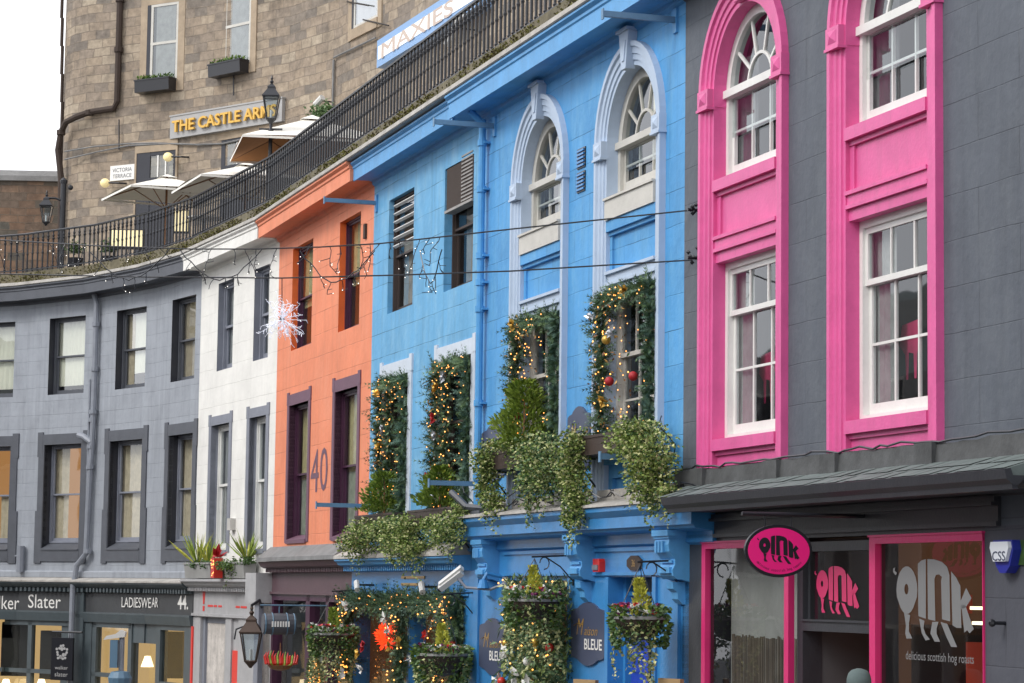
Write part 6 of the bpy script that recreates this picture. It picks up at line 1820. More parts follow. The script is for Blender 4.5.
ivy(FM, [(402, 538, .55, .33, .44), (412, 522, .5, .16, .4), (395, 520, .4, .14, .4), (415, 545, .4, .2, .42)], 'pale variegated ivy cascading over the middle of the slate roof', 3000)
ivy(FM, [(440, 520, .5, .13, .4), (458, 518, .35, .16, .4), (447, 532, .35, .15, .42), (463, 508, .2, .13, .36)], 'thin ivy spreading below the red bow garland', 1800, trails=((452, 530, .42, .25), (436, 530, .42, .3)))
# small white urn-shaped box on the cornice
mb = MB(); q = FM.hit(559, 510, .15); mb.box(q[0] - .17, q[0] + .17, -.02, -.16, ZC + 1.13, ZC + 1.62)
single('cable_box', mb, M['cctv'], FM, 'pale grey box behind the ivy on the blue shop cornice', 'box')
# black frames and cables on the cornice
mb = MB()
x = FM.s(497, 520); 
for k in range(9):
    xa = x + k * .9; mb.tube([(xa + j * .12, -.20 - .1 * math.sin(j * 1.1 + k), ZC + 1.19 + .05 * math.sin(j * 1.7 + k * 2) + .02) for j in range(9)], .009, 4)
for (xx, yy) in ((505, 480), (548, 492), (460, 505), (655, 445)):
    q = FM.hit(xx, yy, .2); mb.tube([(q[0] + .3 * math.sin(t * .5), -.12 - .1 * math.sin(t), q[1] + .35 - t * .09) for t in range(9)], .008, 4)
single('loose_cable', mb, M['black'], FM, 'tangle of thin black cables lying along the blue shop cornice', 'cable')
# dark metal arm fixture beside downpipe
mb = MB(); q = FM.hit(470, 500, .3)
mb.tube([(q[0] - .3, -.5, q[1] + .12), (q[0], -.35, q[1] - .1), (q[0] + .35, -.1, q[1] - .13)], .05, 6); mb.box(q[0] - .05, q[0] + .45, -.05, -.3, q[1] - .24, q[1] - .16)
single('floodlight', mb, M['grey_d'], FM, 'grey metal floodlight arm at the foot of the blue downpipe', 'light')

# ------------------------------------------------------------------ hanging baskets
def basket(x, y, off, r, label, hang=.62, tall='yellow', trail_n=8, droop=.6, wallx=None, dense=900, fr=FM, chains=True):
    s_, z_ = fr.hit(x, y, off)
    o = root('hanging_basket', label, 'hanging basket', fr, (s_, -off, z_ - r * .7), 'hanging flower baskets along the shopfronts')
    mb = MB(); mb.lathe((s_, -off, z_), [(.05, -r * .75), (r * .6, -r * .6), (r * .92, -r * .2), (r, 0), (r * 1.02, .015), (r * .97, .02)], 16); part('bowl', mb, M['trough'], o)
    mb = MB(); mb.lathe((s_, -off, z_ + .02), [(r * .98, 0), (r * 1.05, .0), (r * 1.05, .035), (r * .98, .035)], 20); part('rim', mb, M['concrete'], o)
    mb = MB()
    for _ in range(dense):
        an = random.uniform(0, 6.283); t = random.random(); rr = r * random.uniform(.6, 1.12)
        up = random.random() < .45
        zz = z_ + (random.uniform(.02, .17) if up else -random.uniform(0, r * 1.0)); 
        if not up: rr = r * (1.08 - (z_ - zz) * .55)
        mb.leaf((s_ + rr * math.cos(an), -off + rr * math.sin(an), zz), (math.cos(an), math.sin(an), random.uniform(-.8, .8)), random.uniform(.05, .09), .05, random.choice((0, 0, 1, 1, 2)))
    for k in range(trail_n):
        an = random.uniform(0, 6.283); px, py = s_ + r * math.cos(an), -off + r * math.sin(an); pz = z_
        for j in range(int(droop * random.uniform(.5, 1.1) * 50)):
            pz -= .02; px += random.gauss(0, .006); mb.leaf((px + random.gauss(0, .02), py + random.gauss(0, .02), pz), (random.gauss(0, 1), random.gauss(0, 1), -.5), .055, .045, random.choice((1, 3, 3)))
    part('foliage', mb, [M['ivy'], M['fir2'], M['yew'], M['ivy3']], o)
    mb = MB()
    if tall:
        for _ in range(420):
            t = random.random(); rr = .12 * (1 - t * .7) * random.uniform(.3, 1); an = random.uniform(0, 6.283)
            mb.leaf((s_ + rr * math.cos(an) + .05 * math.sin(t * 5), -off + rr * math.sin(an), z_ + .05 + t * .42), (math.cos(an), math.sin(an), 1), .06, .03, 0)
        part('cypress', mb, M[tall], o); mb = MB()
    for _ in range(60):
        an = random.uniform(0, 6.283); rr = r * random.uniform(.5, 1.05)
        c = (s_ + rr * math.cos(an), -off + rr * math.sin(an), z_ + random.uniform(.06, .2)); mi = random.choice((1, 2, 3, 3))
        for j in range(4): mb.leaf(c, (random.gauss(0, 1), random.gauss(0, 1), .4), .05, .05, mi)
    part('blossoms', mb, [M[tall or 'yellow'], M['redb'], M['pflower'], M['wflower']], o)
    mb = MB(); top = (s_, -off, z_ + hang)
    if chains:
        for k in range(3): mb.tube([(s_ + r * math.cos(k * 2.1 + .5), -off + r * math.sin(k * 2.1 + .5), z_), top], .006, 4)
        part('chain', mb, M['iron'], o)
        mb = MB(); mb.tube([(s_, -off - .04, z_ + hang + .02), (s_, 0, z_ + hang + .05)], .012, 5); mb.tube([(s_, 0, z_ + hang - .3), (s_, -off * .35, z_ + hang - .1), (s_, -off * .75, z_ + hang + .03)], .010, 5)
        mb.tube([(s_, -off * (.75 + .12 * math.cos(t)), z_ + hang - .06 + .08 * math.sin(t)) for t in [i * .6 for i in range(9)]], .008, 4); mb.box(s_ - .02, s_ + .02, 0, -.02, z_ + hang - .34, z_ + hang + .1)
        part('bracket', mb, M['iron'], o)
    return o
basket(640, 621, .55, .30, 'hanging basket with yellow cypress in front of the blue door', hang=.66, trail_n=12, droop=.75)
basket(534, 603, .55, .33, 'hanging basket with purple flowers over the tree window', hang=.58, trail_n=16, droop=.9, dense=1100)
basket(442, 657, .50, .38, 'hanging basket with white and red flowers before garlanded shop window', hang=.9, trail_n=16, droop=.8, dense=1200, chains=True)
basket(333, 636, .50, .38, 'hanging basket of mixed greens in front of the plum shop window', hang=.75, tall='yew2', trail_n=20, droop=1.1, dense=1300)

# big wreath of mixed foliage in the arched house's window
def thicket(fr, x0, x1, y0, y1, off, label, n=5200, name='christmas_tree_display', red=True):
    a, b = fr.s(x0, (y0 + y1) / 2, off), fr.s(x1, (y0 + y1) / 2, off); z0 = fr.z((x0 + x1) / 2, y1, off); z1 = fr.z((x0 + x1) / 2, y0, off)
    o = root(name, label, 'decoration', fr, ((a + b) / 2, -off, z0))
    mb = MB()
    for _ in range(n):
        x = random.uniform(a, b); z = random.uniform(z0, z1); e = .07 * math.sin(z * 9) + .05 * math.sin(z * 23)
        if x < a + abs(e) or x > b - abs(e * .6): continue
        y = -off + random.gauss(0, .09)
        if random.random() < .5: mb.leaf((x, y, z), (random.gauss(0, 1), -.5 + random.gauss(0, 1), random.gauss(0, 1) - .2), random.uniform(.06, .14), .05, random.choice((0, 1, 1, 2, 3)))
        else: mb.leaf((x, y, z), (random.gauss(0, 1), -.5, random.gauss(0, 1)), random.uniform(.1, .2), .018, random.choice((0, 0, 1)))
    part('foliage', mb, [M['fir'], M['fir2'], M['ivy2'], M['ivy3']], o)
    mb = MB()
    for _ in range(60): mb.bit((random.uniform(a, b), -off - random.uniform(.1, .2), random.uniform(z0, z1)), .014)
    part('fairy_lights', mb, M['bulb'], o)
    for k in range(9):
        x, z = random.uniform(a + .1, b - .1), random.uniform(z0 + .1, z1 - .1); m2 = MB(); m2.ball((x, -off - .18, z), .06, 0, 10)
        part('bauble', m2, random.choice((M['goldb'], M['redb'], M['wflower'])), o, smooth=True)
    for k in range(5):
        x, z = random.uniform(a, b - .2), random.uniform(z0, z1 - .2); m2 = MB()
        for j in range(5): m2.leaf((x, -off - .2, z), (random.gauss(0, 1), -.2, random.gauss(0, 1)), .16, .10, 0)
        part('ribbon', m2, M['wflower'], o)
thicket(FM, 509, 567, 580, 700, .12, 'dense wall of fir, ivy and lights filling the blue window')
# garland around shop window of flat blue house
def shopgarland():
    a, b = sL + .15, s_l - .38
    zt_, zb_2 = ZC - .10, ZC - 1.6
    o = root('shop_garland', 'fir garland with white ribbons and gold lights round the blue shop window', 'garland', FM, ((a + b) / 2, -.1, zb_2))
    mb = MB(); y = -.08
    needles(mb, [(a, y, zb_2), (a + .05, y, zt_)], .26, 420); needles(mb, [(a, y, zt_ - .12), (b, y, zt_ - .1)], .24, 420)
    needles(mb, [(mid - .02, y, zb_2), (mid - .02, y, zt_)], .20, 380); needles(mb, [(b, y, zb_2), (b, y, zt_)], .24, 420); needles(mb, [(b - .7, y + .05, ZC - .9), (b - .6, y + .05, zt_)], .3, 420)
    part('fir_sprays', mb, [M['fir'], M['fir2'], M['fir3']], o)
    mb = MB()
    for _ in range(260):
        k = random.random()
        if k < .3: c = (a + random.gauss(.1, .16), random.uniform(zb_2, zt_))
        elif k < .5: c = (random.uniform(a, b), zt_ - random.uniform(0, .4))
        elif k < .6: c = (mid + random.gauss(0, .12), random.uniform(zb_2, zt_))
        else: c = (b - abs(random.gauss(0, .5)), random.uniform(zb_2, zt_))
        mb.bit((c[0], y - random.uniform(.05, .25), c[1]), .015)
    part('fairy_lights', mb, M['bulb'], o)
    for (fx, fz, mt) in ((.12, .85, 'wflower'), (.07, .55, 'wflower'), (.50, .75, 'wflower'), (.53, .62, 'wflower'), (.28, .15, 'wflower'), (.55, .45, 'goldb'), (.64, .50, 'goldb'), (.25, .35, 'goldb'), (.75, .35, 'wflower'), (.86, .6, 'redb'), (.30, .42, 'red'), (.1, .1, 'wflower')):
        x, z = a + (b - a) * fx, zb_2 + (zt_ - zb_2) * fz; m2 = MB()
        for j in range(7): m2.leaf((x, y - .24, z), (random.gauss(0, 1), -.4, random.gauss(0, 1)), random.uniform(.08, .16), .08, 0)
        part('ribbon', m2, M[mt], o)
shopgarland()
# gold tree inside the plum shop
s_, z_ = FM.hit(316, 690, .05)
o = root('lit_christmas_tree', 'small tree covered in gold lights outside the plum shop', 'christmas tree', FM, (s_, -.1, z_ - .9))
mb = MB()
for _ in range(1400):
    t = random.random(); rr = .40 * (1 - t * .85) * random.uniform(.4, 1.05); an = random.uniform(0, 6.283)
    mb.leaf((s_ + rr * math.cos(an), -.1 + rr * .6 * math.sin(an), z_ - .8 + t * 1.4), (math.cos(an), math.sin(an), -.2), .12, .02, random.randrange(2))
part('foliage', mb, [M['fir'], M['fir2']], o)
mb = MB()
for _ in range(170):
    t = random.random(); rr = .42 * (1 - t * .85); an = random.uniform(0, 6.283); mb.bit((s_ + rr * math.cos(an), -.1 + rr * .6 * math.sin(an), z_ - .8 + t * 1.42), .018)
part('fairy_lights', mb, M['bulb'], o)

# ------------------------------------------------------------------ planters on the white shop roof
def spiky(fr, x, y, off, h, label):
    s_, z_ = fr.hit(x, y, off); mb = MB()
    for k in range(34):
        an = random.uniform(0, 6.283); le = random.uniform(.3, 1.0)
        d = Vector((math.cos(an) * le, math.sin(an) * le, random.uniform(.6, 1.6))).normalized()
        mb.leaf((s_, -off, z_), d, h * random.uniform(.7, 1.1), .05, random.choice((0, 0, 1)))
    for k in range(160): mb.leaf((s_ + random.gauss(0, .14), -off + random.gauss(0, .08), z_ + random.uniform(-.06, .1)), (random.gauss(0, 1), random.gauss(0, 1), .3), .08, .05, 2)
    single('spiky_plant', mb, [M['yew2'], M['yellow'], M['ivy']], fr, label, 'plant', 'spiky plants on the pale grey shop roof')
for (xa, xb, lab) in ((187.5, 213, 'concrete planter at the left end of the pale shop roof'), (215, 247, 'concrete planter at the right end of the pale shop roof')):
    mb = MB(); a, b = FW.s(xa, 572, .25), FW.s(xb, 572, .25); a = max(a, .05); mb.prism([(-.06, ZC + .17), (-.30, ZC + .17), (-.34, ZC + .50), (-.06, ZC + .50)], a, b, ax='x'); mb.box(a - .02, b + .02, -.05, -.36, ZC + .47, ZC + .51)
    single('stone_planter', mb, M['concrete'], FW, lab, 'planter', 'concrete planters on the pale shop roof')
spiky(FW, 198, 566, .25, .85, 'spiky yellow green plant left in the left concrete planter')
spiky(FW, 208, 566, .25, .70, 'spiky yellow green plant right in the left concrete planter')
spiky(FW, 247, 562, .25, .70, 'spiky yellow green plant in the right concrete planter')
ivy(FW, [(232, 562, .45, .12, .3)], 'low green leaves trailing over the right concrete planter', 700, mats=('ivy', 'fir2', 'yew'), group=None, name='trailing_plant', trails=((231, 566, .36, .25),))
mb = MB(); s_, z_ = FW.hit(220, 576, .38); z_ = ZC + .17
o = root('red_lantern', 'red gift wrapped lantern with bow between the concrete planters', 'lantern', FW, (s_, -.4, z_))
mb.box(s_ - .13, s_ + .13, -.36, -.55, z_, z_ + .42); part('box', mb, M['redb'], o)
mb = MB()
for k in range(9): mb.leaf((s_, -.46, z_ + .45), (random.gauss(0, 1), random.gauss(0, .6), abs(random.gauss(0, .7))), .30, .14)
part('bow', mb, M['red'], o)
mb = MB()
for k in range(12): mb.bit((s_ + random.uniform(-.11, .11), -.553, z_ + random.uniform(.05, .38)), .014)
part('fairy_lights', mb, M['bulb'], o)

# ------------------------------------------------------------------ wall lantern, barrel sign, chillies
s_, z_ = FW.hit(250, 660, .0)
p = world_pt(250.5, 661, 49.6)
o = root('copper_wall_lantern', 'old copper lantern on bracket before the pale grey shop pillar', 'street lamp', None, (p.x, p.y, p.z))
lantern(o, p, 1.15, M['copper'])
mb = MB(); wpt = Vector(FW.w(LW - .3, .15)).to_3d(); wpt.z = p.z + .9
mb.tube([p + Vector((0, 0, .85)), p + Vector((0, 0, 1.1)), p + Vector((.12, .3, 1.2)), Vector((PO[0] - .2, PO[1] + .2, p.z + 1.0))], .03, 6, 0)
mb.tube([p + Vector((-.33, 0, .42)), p + Vector((-.3, .0, .62)), p + Vector((-.1, .0, .7))], .018, 5); part('bracket', mb, M['iron'], o)
q = FM.hit(279, 624, .9); fb2 = Frame(*FM.w(q[0], .9), 17.71 + 90)
o = root('barrel_shop_sign', 'blue and black barrel shaped hanging sign in front of the plum shop', 'sign', fb2, (0, 0, q[1] - .22))
mb = MB(); N_ = 14; vs = []
for i in range(9):
    t = -1 + 2 * i / 8; rr = .20 * (1 - .10 * t * t)
    for k in range(N_): vs.append((t * .30, rr * .8 * math.cos(2 * math.pi * k / N_), q[1] + rr * math.sin(2 * math.pi * k / N_)))
mb.add(vs, [(i * N_ + k, i * N_ + (k + 1) % N_, (i + 1) * N_ + (k + 1) % N_, (i + 1) * N_ + k) for i in range(8) for k in range(N_)] + [tuple(range(N_)), tuple(range(8 * N_, 9 * N_))])
part('barrel', mb, M['grey_d'], o)
mb = MB()
for t in (-.9, -.45, .45, .9):
    rr = .205 * (1 - .10 * t * t); mb.tube([(t * .30, rr * .8 * math.cos(a_), q[1] + rr * math.sin(a_)) for a_ in [2 * math.pi * k / 16 for k in range(17)]], .012, 4)
mb.tube([(.0, 0, q[1] + .2), (0, 0, q[1] + .34)], .012, 5); mb.tube([(-.35, 0, q[1] + .34), (.9, 0, q[1] + .34)], .016, 6)
part('hoops', mb, M['tagblue'], o)
mb = MB()
for k in range(7): mb.box(-.17 + k * .05, -.14 + k * .05, -.168, -.172, q[1] - .05, q[1] + .05)
part('lettering', mb, M['offwhite'], o)
q = FM.hit(280, 664, .9); fb3 = Frame(*FM.w(q[0], .9), 17.71 + 90)
o = root('chilli_bunch', 'bowl shaped bunch of red and green chillies hanging under the barrel sign', 'decoration', fb3, (0, 0, q[1] - .1))
for cc, lst in (('red', (0, 1, 3, 4, 6, 7, 9, 10, 12, 13)), ('yew2', (2, 5, 8, 11))):
    mb = MB()
    for k in lst:
        t = (k - 6.5) / 7; mb.tube([(t * .18, random.uniform(-.1, .0), q[1] - .09 + .1 * t * t), (t * .30, -.1, q[1] + .02), (t * .33, -.08, q[1] + .14), (t * .30 + .02, -.07, q[1] + .20 + random.uniform(-.04, .05))], [.03, .032, .02, .004], 6)
    part('chilli', mb, M['redb'] if cc == 'red' else M['yew2'], o)
mb = MB(); mb.tube([(0, 0, q[1] + .15), (0, 0, q[1] + .38)], .01, 5); mb.lathe((0, 0, q[1] - .12), [(.05, 0), (.17, .03), (.24, .10)], 12); part('cord', mb, M['wood'], o)

# ------------------------------------------------------------------ cameras on the blue shop
q = FM.hit(450, 579, .7)
o = root('security_camera', 'large white bullet camera on the blue fascia beside the bracket', 'camera', FM, (q[0], 0, q[1]))
mb = MB(); wx = q[0] + .35
A_, B_ = Vector((q[0] - .16, -.80, q[1] - .14)), Vector((q[0] + .10, -.55, q[1] + .10)); mb.tube([A_, B_], .058, 4); mb.tube([A_ + Vector((0, 0, .055)), B_ + Vector((0, 0, .065))], .05, 4); part('housing', mb, M['cctv'], o)
mb = MB(); mb.tube([A_ + (A_ - B_).normalized() * .005, A_ + (A_ - B_).normalized() * .02], .05, 10); part('lens', mb, M['black'], o)
mb = MB(); mb.tube([(q[0] + .05, -.6, q[1] + .02), (q[0] + .15, -.5, q[1] - .12), (wx, -.2, q[1] - .14), (wx + .1, 0, q[1] - .05)], .022, 6); mb.box(wx + .02, wx + .18, 0, -.03, q[1] - .12, q[1] + .04); part('bracket', mb, M['grey_m'], o)
cam_box(FM, 422, 588, .3, .22, 'small pale camera at the middle of the blue fascia', .05, -1)
cam_box(FM, 357, 586, .3, .22, 'small pale camera at the left end of the blue fascia', .05, -1)
# blue coiled bracket light by consoles
mb = MB(); q = FM.hit(490, 577, .2); mb.tube([(q[0], 0, q[1]), (q[0], -.25, q[1] + .05), (q[0], -.3, q[1] - .05)], .03, 6); mb.lathe((q[0], -.3, q[1] - .16), [(.09, 0), (.05, .12)], 10)
single('spot_lamp', mb, M['blue_wood'], FM, 'small blue spot lamp under the left carved bracket', 'lamp')
# ------------------------------------------------------------------ downpipe and sign on the grey house
fr = FG[2]
s0 = fr.s(96.5, 330, .1)
mb = MB()
P_ = [(s0 - .1, -.12, fr.z(93, 296)), (s0, -.12, fr.z(96, 305)), (s0, -.12, ZC + 3.9), (s0 - .06, -.12, ZC + 2.6), (s0 - .12, -.12, ZC + .75), (s0 - .42, -.16, ZC + .45), (s0 - .46, -.18, ZC + .1)]
mb.tube(P_, .07, 8)
for z in (6.3, 5.2, 4.15, 3.95, 3.3, 2.8, .75): mb.tube([(s0 - (.0 if z > 4 else .06), -.12, ZC + z), (s0 - (.0 if z > 4 else .06), -.12, ZC + z + .1)], .1, 8)
mb.tube([(s0 - .02, -.13, ZC + 3.45), (s0 - .3, -.14, ZC + 3.6), (s0 - .5, -.16, ZC + 3.65)], .075, 8)
mb.tube([(s0 - .16, -.12, ZC + 5.0), (s0 - .16, -.12, ZC + .8)], .03, 6)
mb.tube([(s0 - .46, -.22, ZC + .0), (s0 - .46, -.22, ground(61))], .07, 8)
single('downpipe', mb, M['pipe'], fr, 'grey jointed downpipe on the curved grey house front', 'downpipe')
# hanging sign of the clothes shop
q = FG[2].hit(62.5, 659, .45)
f4 = Frame(*FG[2].w(q[0], .45), math.degrees(FG[2].th) + 12)
w_ = .66; h_ = 1.02
o = root('hanging_board_sign', 'black square hanging board with round emblem in front of the clothes shop', 'sign', f4, (0, 0, q[1] - h_ / 2))
mb = MB(); mb.box(-w_ / 2, w_ / 2, -.03, .03, q[1] - h_ / 2, q[1] + h_ / 2); part('board', mb, M['black'], o)
mb = MB()
for k in range(14):
    t = 2 * math.pi * k / 14; rr = .15 * (1 + .2 * math.sin(k * 2.3)); c = (rr * math.cos(t), q[1] + .16 + rr * math.sin(t)); mb.prism([(c[0] + .04 * math.cos(u), c[1] + .035 * math.sin(u)) for u in [i * 1.05 for i in range(6)]], -.034, -.031)
for c in ((0, .24), (.05, .10), (-.04, .05)): mb.prism([(c[0] + .05 * math.cos(u), q[1] + c[1] + .05 * math.sin(u)) for u in [i * 1.05 for i in range(6)]], -.034, -.031)
text_mb(mb, 'walker', 0, -.034, q[1] - .25, .09, .40, center=True); text_mb(mb, 'slater', 0, -.034, q[1] - .42, .11, .40, center=True)
part('lettering', mb, M['palegrey_t'], o)
mb = MB(); mb.tube([(-w_ / 2, 0, q[1] + h_ / 2 + .14), (w_ / 2 + .25, .0, q[1] + h_ / 2 + .14)], .03, 6)
for x in (-.2, .2): mb.tube([(x, 0, q[1] + h_ / 2), (x, 0, q[1] + h_ / 2 + .14)], .01, 4)
part('bracket', mb, M['iron'], o)
# small grey meter box on string course
mb = MB(); q = FG[2].hit(21, 560, .1); mb.tube([(q[0] + .0, -.12, q[1] - .3), (q[0], -.12, q[1] + .35)], .10, 8); mb.tube([(q[0] - .3, -.05, q[1] + .1), (q[0], -.12, q[1] + .1)], .025, 5)
single('vent_cowl', mb, M['pipe'], FG[2], 'stubby grey vent cowl low on grey wall between two windows', 'vent')

# ------------------------------------------------------------------ street pole at the bottom left
p = world_pt(122, 640, 50)
o = root('street_pole', 'pale grey pole with angled lamp head and blue box at lower left', 'street pole', None, (p.x, p.y, ground(50)))
mb = MB(); mb.tube([(p.x, p.y, ground(50)), (p.x, p.y, p.z + .05)], .055, 10); part('post', mb, M['pipe'], o)
mb = MB(); mb.prism([(p.x - .36, p.z + .0), (p.x - .3, p.z + .08), (p.x - .12, p.z + .12), (p.x - .02, p.z + .2), (p.x + .08, p.z + .16), (p.x + .06, p.z + .06), (p.x - .15, p.z + .03)], p.y - .1, p.y + .1); part('lamp_head', mb, M['cctv'], o)
mb = MB(); mb.box(p.x - .22, p.x - .07, p.y - .1, p.y + .1, p.z - .55, p.z + .0); part('box', mb, M['tagblue'], o)
mb = MB(); mb.lathe((p.x - .02, p.y, p.z - .95), [(.08, 0), (.22, .08), (.24, .2), (.18, .32), (.05, .34)], 12); part('collar', mb, M['tagblue'], o)

# ------------------------------------------------------------------ person outside the hog roast shop: only the hat shows
def person(x, y, Y, label):
    t = world_pt(x, y, Y); g = ground(Y) + .0; H = t.z - g; s_ = H / 1.72
    o = root('person', label, 'person', None, (t.x, t.y, g))
    me = bpy.data.meshes.new('body'); X, Yy = t.x, t.y
    J = {'pel': (0, 0, .95, .15), 'waist': (0, 0, 1.08, .135), 'chest': (0, .01, 1.30, .165), 'neck': (0, .01, 1.47, .06), 'h0': (0, -.01, 1.54, .075), 'h1': (0, -.01, 1.62, .095), 'h2': (0, 0, 1.68, .08),
         'hipL': (-.10, 0, .90, .095), 'kneeL': (-.11, -.03, .50, .06), 'ankL': (-.11, .02, .10, .042), 'toeL': (-.12, -.14, .04, .04),
         'hipR': (.10, 0, .90, .095), 'kneeR': (.11, -.01, .50, .06), 'ankR': (.11, .03, .10, .042), 'toeR': (.12, -.13, .04, .04),
         'shL': (-.17, .01, 1.40, .065), 'elL': (-.23, .03, 1.12, .045), 'wrL': (-.22, -.08, .88, .032), 'haL': (-.22, -.12, .80, .035),
         'shR': (.17, .01, 1.40, .065), 'elR': (.23, .03, 1.12, .045), 'wrR': (.22, -.08, .88, .032), 'haR': (.22, -.12, .80, .035)}
    E = [('pel', 'waist'), ('waist', 'chest'), ('chest', 'neck'), ('neck', 'h0'), ('h0', 'h1'), ('h1', 'h2'), ('pel', 'hipL'), ('hipL', 'kneeL'), ('kneeL', 'ankL'), ('ankL', 'toeL'), ('pel', 'hipR'), ('hipR', 'kneeR'), ('kneeR', 'ankR'), ('ankR', 'toeR'), ('chest', 'shL'), ('shL', 'elL'), ('elL', 'wrL'), ('wrL', 'haL'), ('chest', 'shR'), ('shR', 'elR'), ('elR', 'wrR'), ('wrR', 'haR')]
    ks = list(J); me.from_pydata([(J[k][0] * s_ , J[k][1] * s_, J[k][2] * s_) for k in ks], [(ks.index(a), ks.index(b)) for a, b in E], [])
    me.materials.append(M['coat']); me.materials.append(M['skin'])
    b = bpy.data.objects.new('body', me); col.objects.link(b); b.parent = o
    md = b.modifiers.new('skin', 'SKIN'); md.use_smooth_shade = True
    for i, k in enumerate(ks): me.skin_vertices[0].data[i].radius = (J[k][3] * s_, J[k][3] * s_ * .85)
    me.skin_vertices[0].data[0].use_root = True
    md = b.modifiers.new('sub', 'SUBSURF'); md.levels = 2; md.render_levels = 2
    mb = MB(); c = (X, Yy, g + 1.62 * s_); mb.lathe(c, [(.108, -.04), (.116, -.02), (.116, .03), (.10, .085), (.07, .115), (.02, .13)], 16); h = part('beanie', mb, M['beanie'], o, smooth=True)
    mb = MB(); mb.ball((X, Yy - .012, g + 1.59 * s_), .088, 0, 14, 1.2); mb.leaf((X, Yy - .09, g + 1.60 * s_), (0, -.3, -1), .05, .03); part('face', mb, M['skin'], o, smooth=True)
person(859, 671.5, 23.4, 'person in a grey green beanie passing in front of the hog roast shop door')
# wooden boards whose tops show at the lower edge
for (x0, x1, y, Y, lab) in ((575, 597, 679, 31.5, 'wooden menu board top below the navy plaque'), (660, 682, 678, 28.8, 'wooden menu board top right of the blue door')):
    A_, B_ = world_pt(x0, y, Y), world_pt(x1, y, Y - .3); o = root('pavement_board', lab, 'menu board', None, (A_.x, A_.y, ground(Y)), 'wooden boards outside the blue shop')
    d_ = (B_ - A_); d_.z = 0; d_.normalize(); n_ = Vector((d_.y, -d_.x, 0)); up = Vector((0, 0, 1))
    def slab(mb, p, q, zt_, zb_, th):
        v = [p + n_ * th, q + n_ * th, q - n_ * th, p - n_ * th]
        mb.add([(a.x, a.y, zb_) for a in v] + [(a.x, a.y, zt_) for a in v], [(0, 3, 2, 1), (4, 5, 6, 7), (0, 1, 5, 4), (1, 2, 6, 5), (2, 3, 7, 6), (3, 0, 4, 7)])
    mb = MB(); slab(mb, A_, B_, A_.z, A_.z - 1.0, .03); part('board', mb, M['oak'], o)
    for p_ in (A_, B_ - d_ * .05):
        mb = MB(); slab(mb, p_, p_ + d_ * .05, A_.z - 1.0, ground(Y) + .1, .025); part('post', mb, M['oak'], o)

# ------------------------------------------------------------------ wires, icicle lights, snowflake
def spanwire(pts, label, r=.010, name='overhead_wire'):
    mb = MB(); P3 = [world_pt(*p) for p in pts]; out = []
    for i in range(len(P3) - 1):
        for k in range(6):
            out.append(P3[i].lerp(P3[i + 1], k / 6))
    out.append(P3[-1]); mb.tube(out, r, 5); return mb, out
e1_ = 29.2; 
Wp = [(692, 210, 28.9), (512, 229, 30.2), (440, 237, 31), (380, 243.5, 31.5), (320, 247, 32.2), (256, 249, 33), (190, 249, 34), (100, 246, 35.5), (0, 240, 37.5), (-180, 225, 41)]
mb, line1 = spanwire(Wp, '')
o = root('string_lights', 'dark wire with drooping strands of tiny lights strung across the street', 'string lights', None, tuple(line1[0]))
part('wire', mb, M['black'], o)
mb = MB(); bl = MB()
def strand(p, n, step=.055, lean=0):
    c = Vector(p); pts = [c.copy()]
    d = Vector((lean, 0, -1))
    for k in range(n):
        d = (d + Vector((random.gauss(0, .35), random.gauss(0, .2), random.gauss(0, .2) - .15))).normalized(); c = c + d * step; pts.append(c.copy())
        if random.random() < .6:
            e = c + Vector((random.gauss(0, .05), random.gauss(0, .03), random.gauss(-.01, .03))); mb.tube([c, e], .005, 3, cap=False); 
            if random.random() < .55: bl.bit(e, .007)
    mb.tube(pts, .005, 4)
for i, p in enumerate(line1):
    px = 512 + 2484.9 * p.x / p.y
    if -10 < px < 445 and random.random() < .62: strand(p, random.randint(4, 9), lean=random.uniform(-.8, .8))
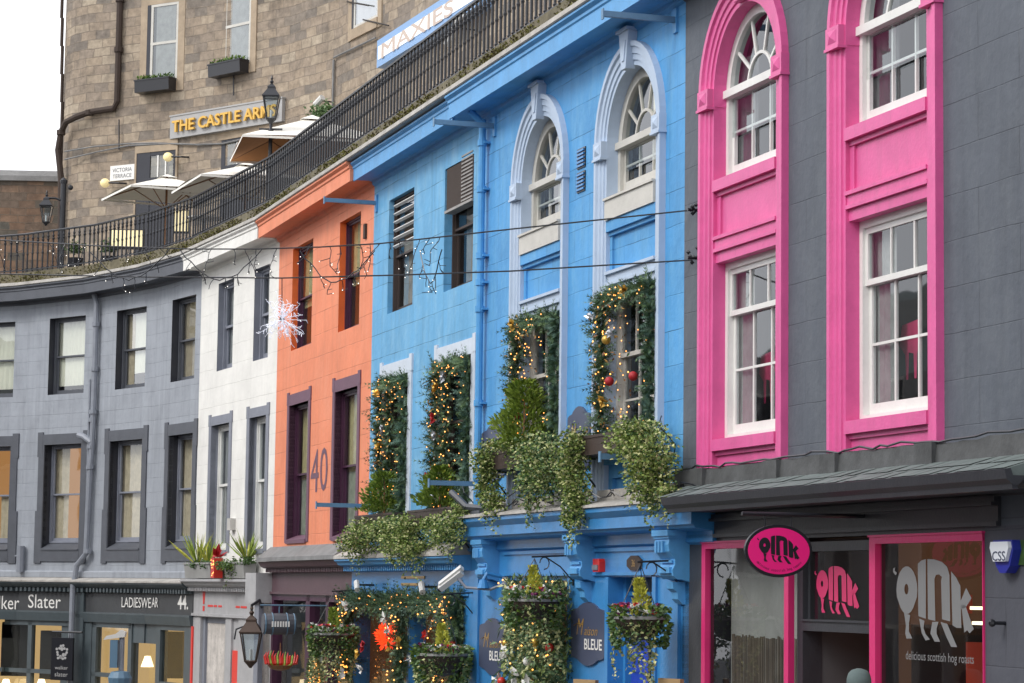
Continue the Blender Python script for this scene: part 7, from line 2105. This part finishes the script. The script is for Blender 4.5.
for (xa, xb) in ((300, 375), (420, 442), (180, 262), (90, 170)):
    a_, b_ = world_pt(xa, 249, 32.5 if xa > 200 else 34.5), world_pt(xb, 247, 31.8 if xa > 200 else 33.8); pts = [a_.lerp(b_, k / 14) - Vector((0, 0, .42 * math.sin(math.pi * k / 14) + random.uniform(0, .05))) for k in range(15)]; mb.tube(pts, .008, 4)
    for q in pts[2:-2:2]: strand(q, 3)
part('strand', mb, M['black'], o); part('bulbs', bl, M['bulb_w'], o)
mb, line2 = spanwire([(692, 260, 28.9), (600, 265.5, 29.6), (512, 271, 30.2), (400, 275, 31.5), (282, 278, 33), (150, 277, 35), (0, 274, 37.5), (-180, 266, 41)], '')
single('overhead_wire', mb, M['black'], None, 'thin dark wire across the street carrying the snowflake light', 'wire')
mb = MB()
for py in (210, 258): 
    q = FM.hit(694, py, .06)
    for k in range(7): mb.bit((q[0] + random.gauss(0, .04), -.06 + random.gauss(0, .03), q[1] + random.gauss(0, .05)), .03)
    mb.tube([(q[0], 0, q[1]), (q[0], -.14, q[1])], .02, 6)
single('wire_anchor', mb, M['black'], FM, 'black hooks where two wires meet the dark wall left of pink bay', 'hook')
c0 = world_pt(282, 319, 33)
o = root('snowflake_light', 'spiky white star shaped light hanging from the wire before the orange house', 'light', None, tuple(c0))
mb = MB(); mb.ball(c0, .035, 0, 8); mb.tube([c0, world_pt(282, 278, 33)], .006, 4); part('hub', mb, M['black'], o)
mb = MB(); 
for k in range(48):
    d = Vector((random.gauss(0, 1), random.gauss(0, 1), random.gauss(0, 1))).normalized(); L = random.uniform(.20, .38)
    mb.tube([c0, c0 + d * L], .003, 3, cap=False)
    for j in range(6):
        p = c0 + d * L * (.3 + .7 * j / 5); u = Vector((random.gauss(0, 1), random.gauss(0, 1), random.gauss(0, 1))).normalized()
        e = p + (d * .6 + u).normalized() * .055; mb.tube([p, e], [.002, .005], 3)
        mb.leaf(p, d + u * .8, .03, .010) if j % 2 else None
part('ray', mb, M['bulb_c'], o)
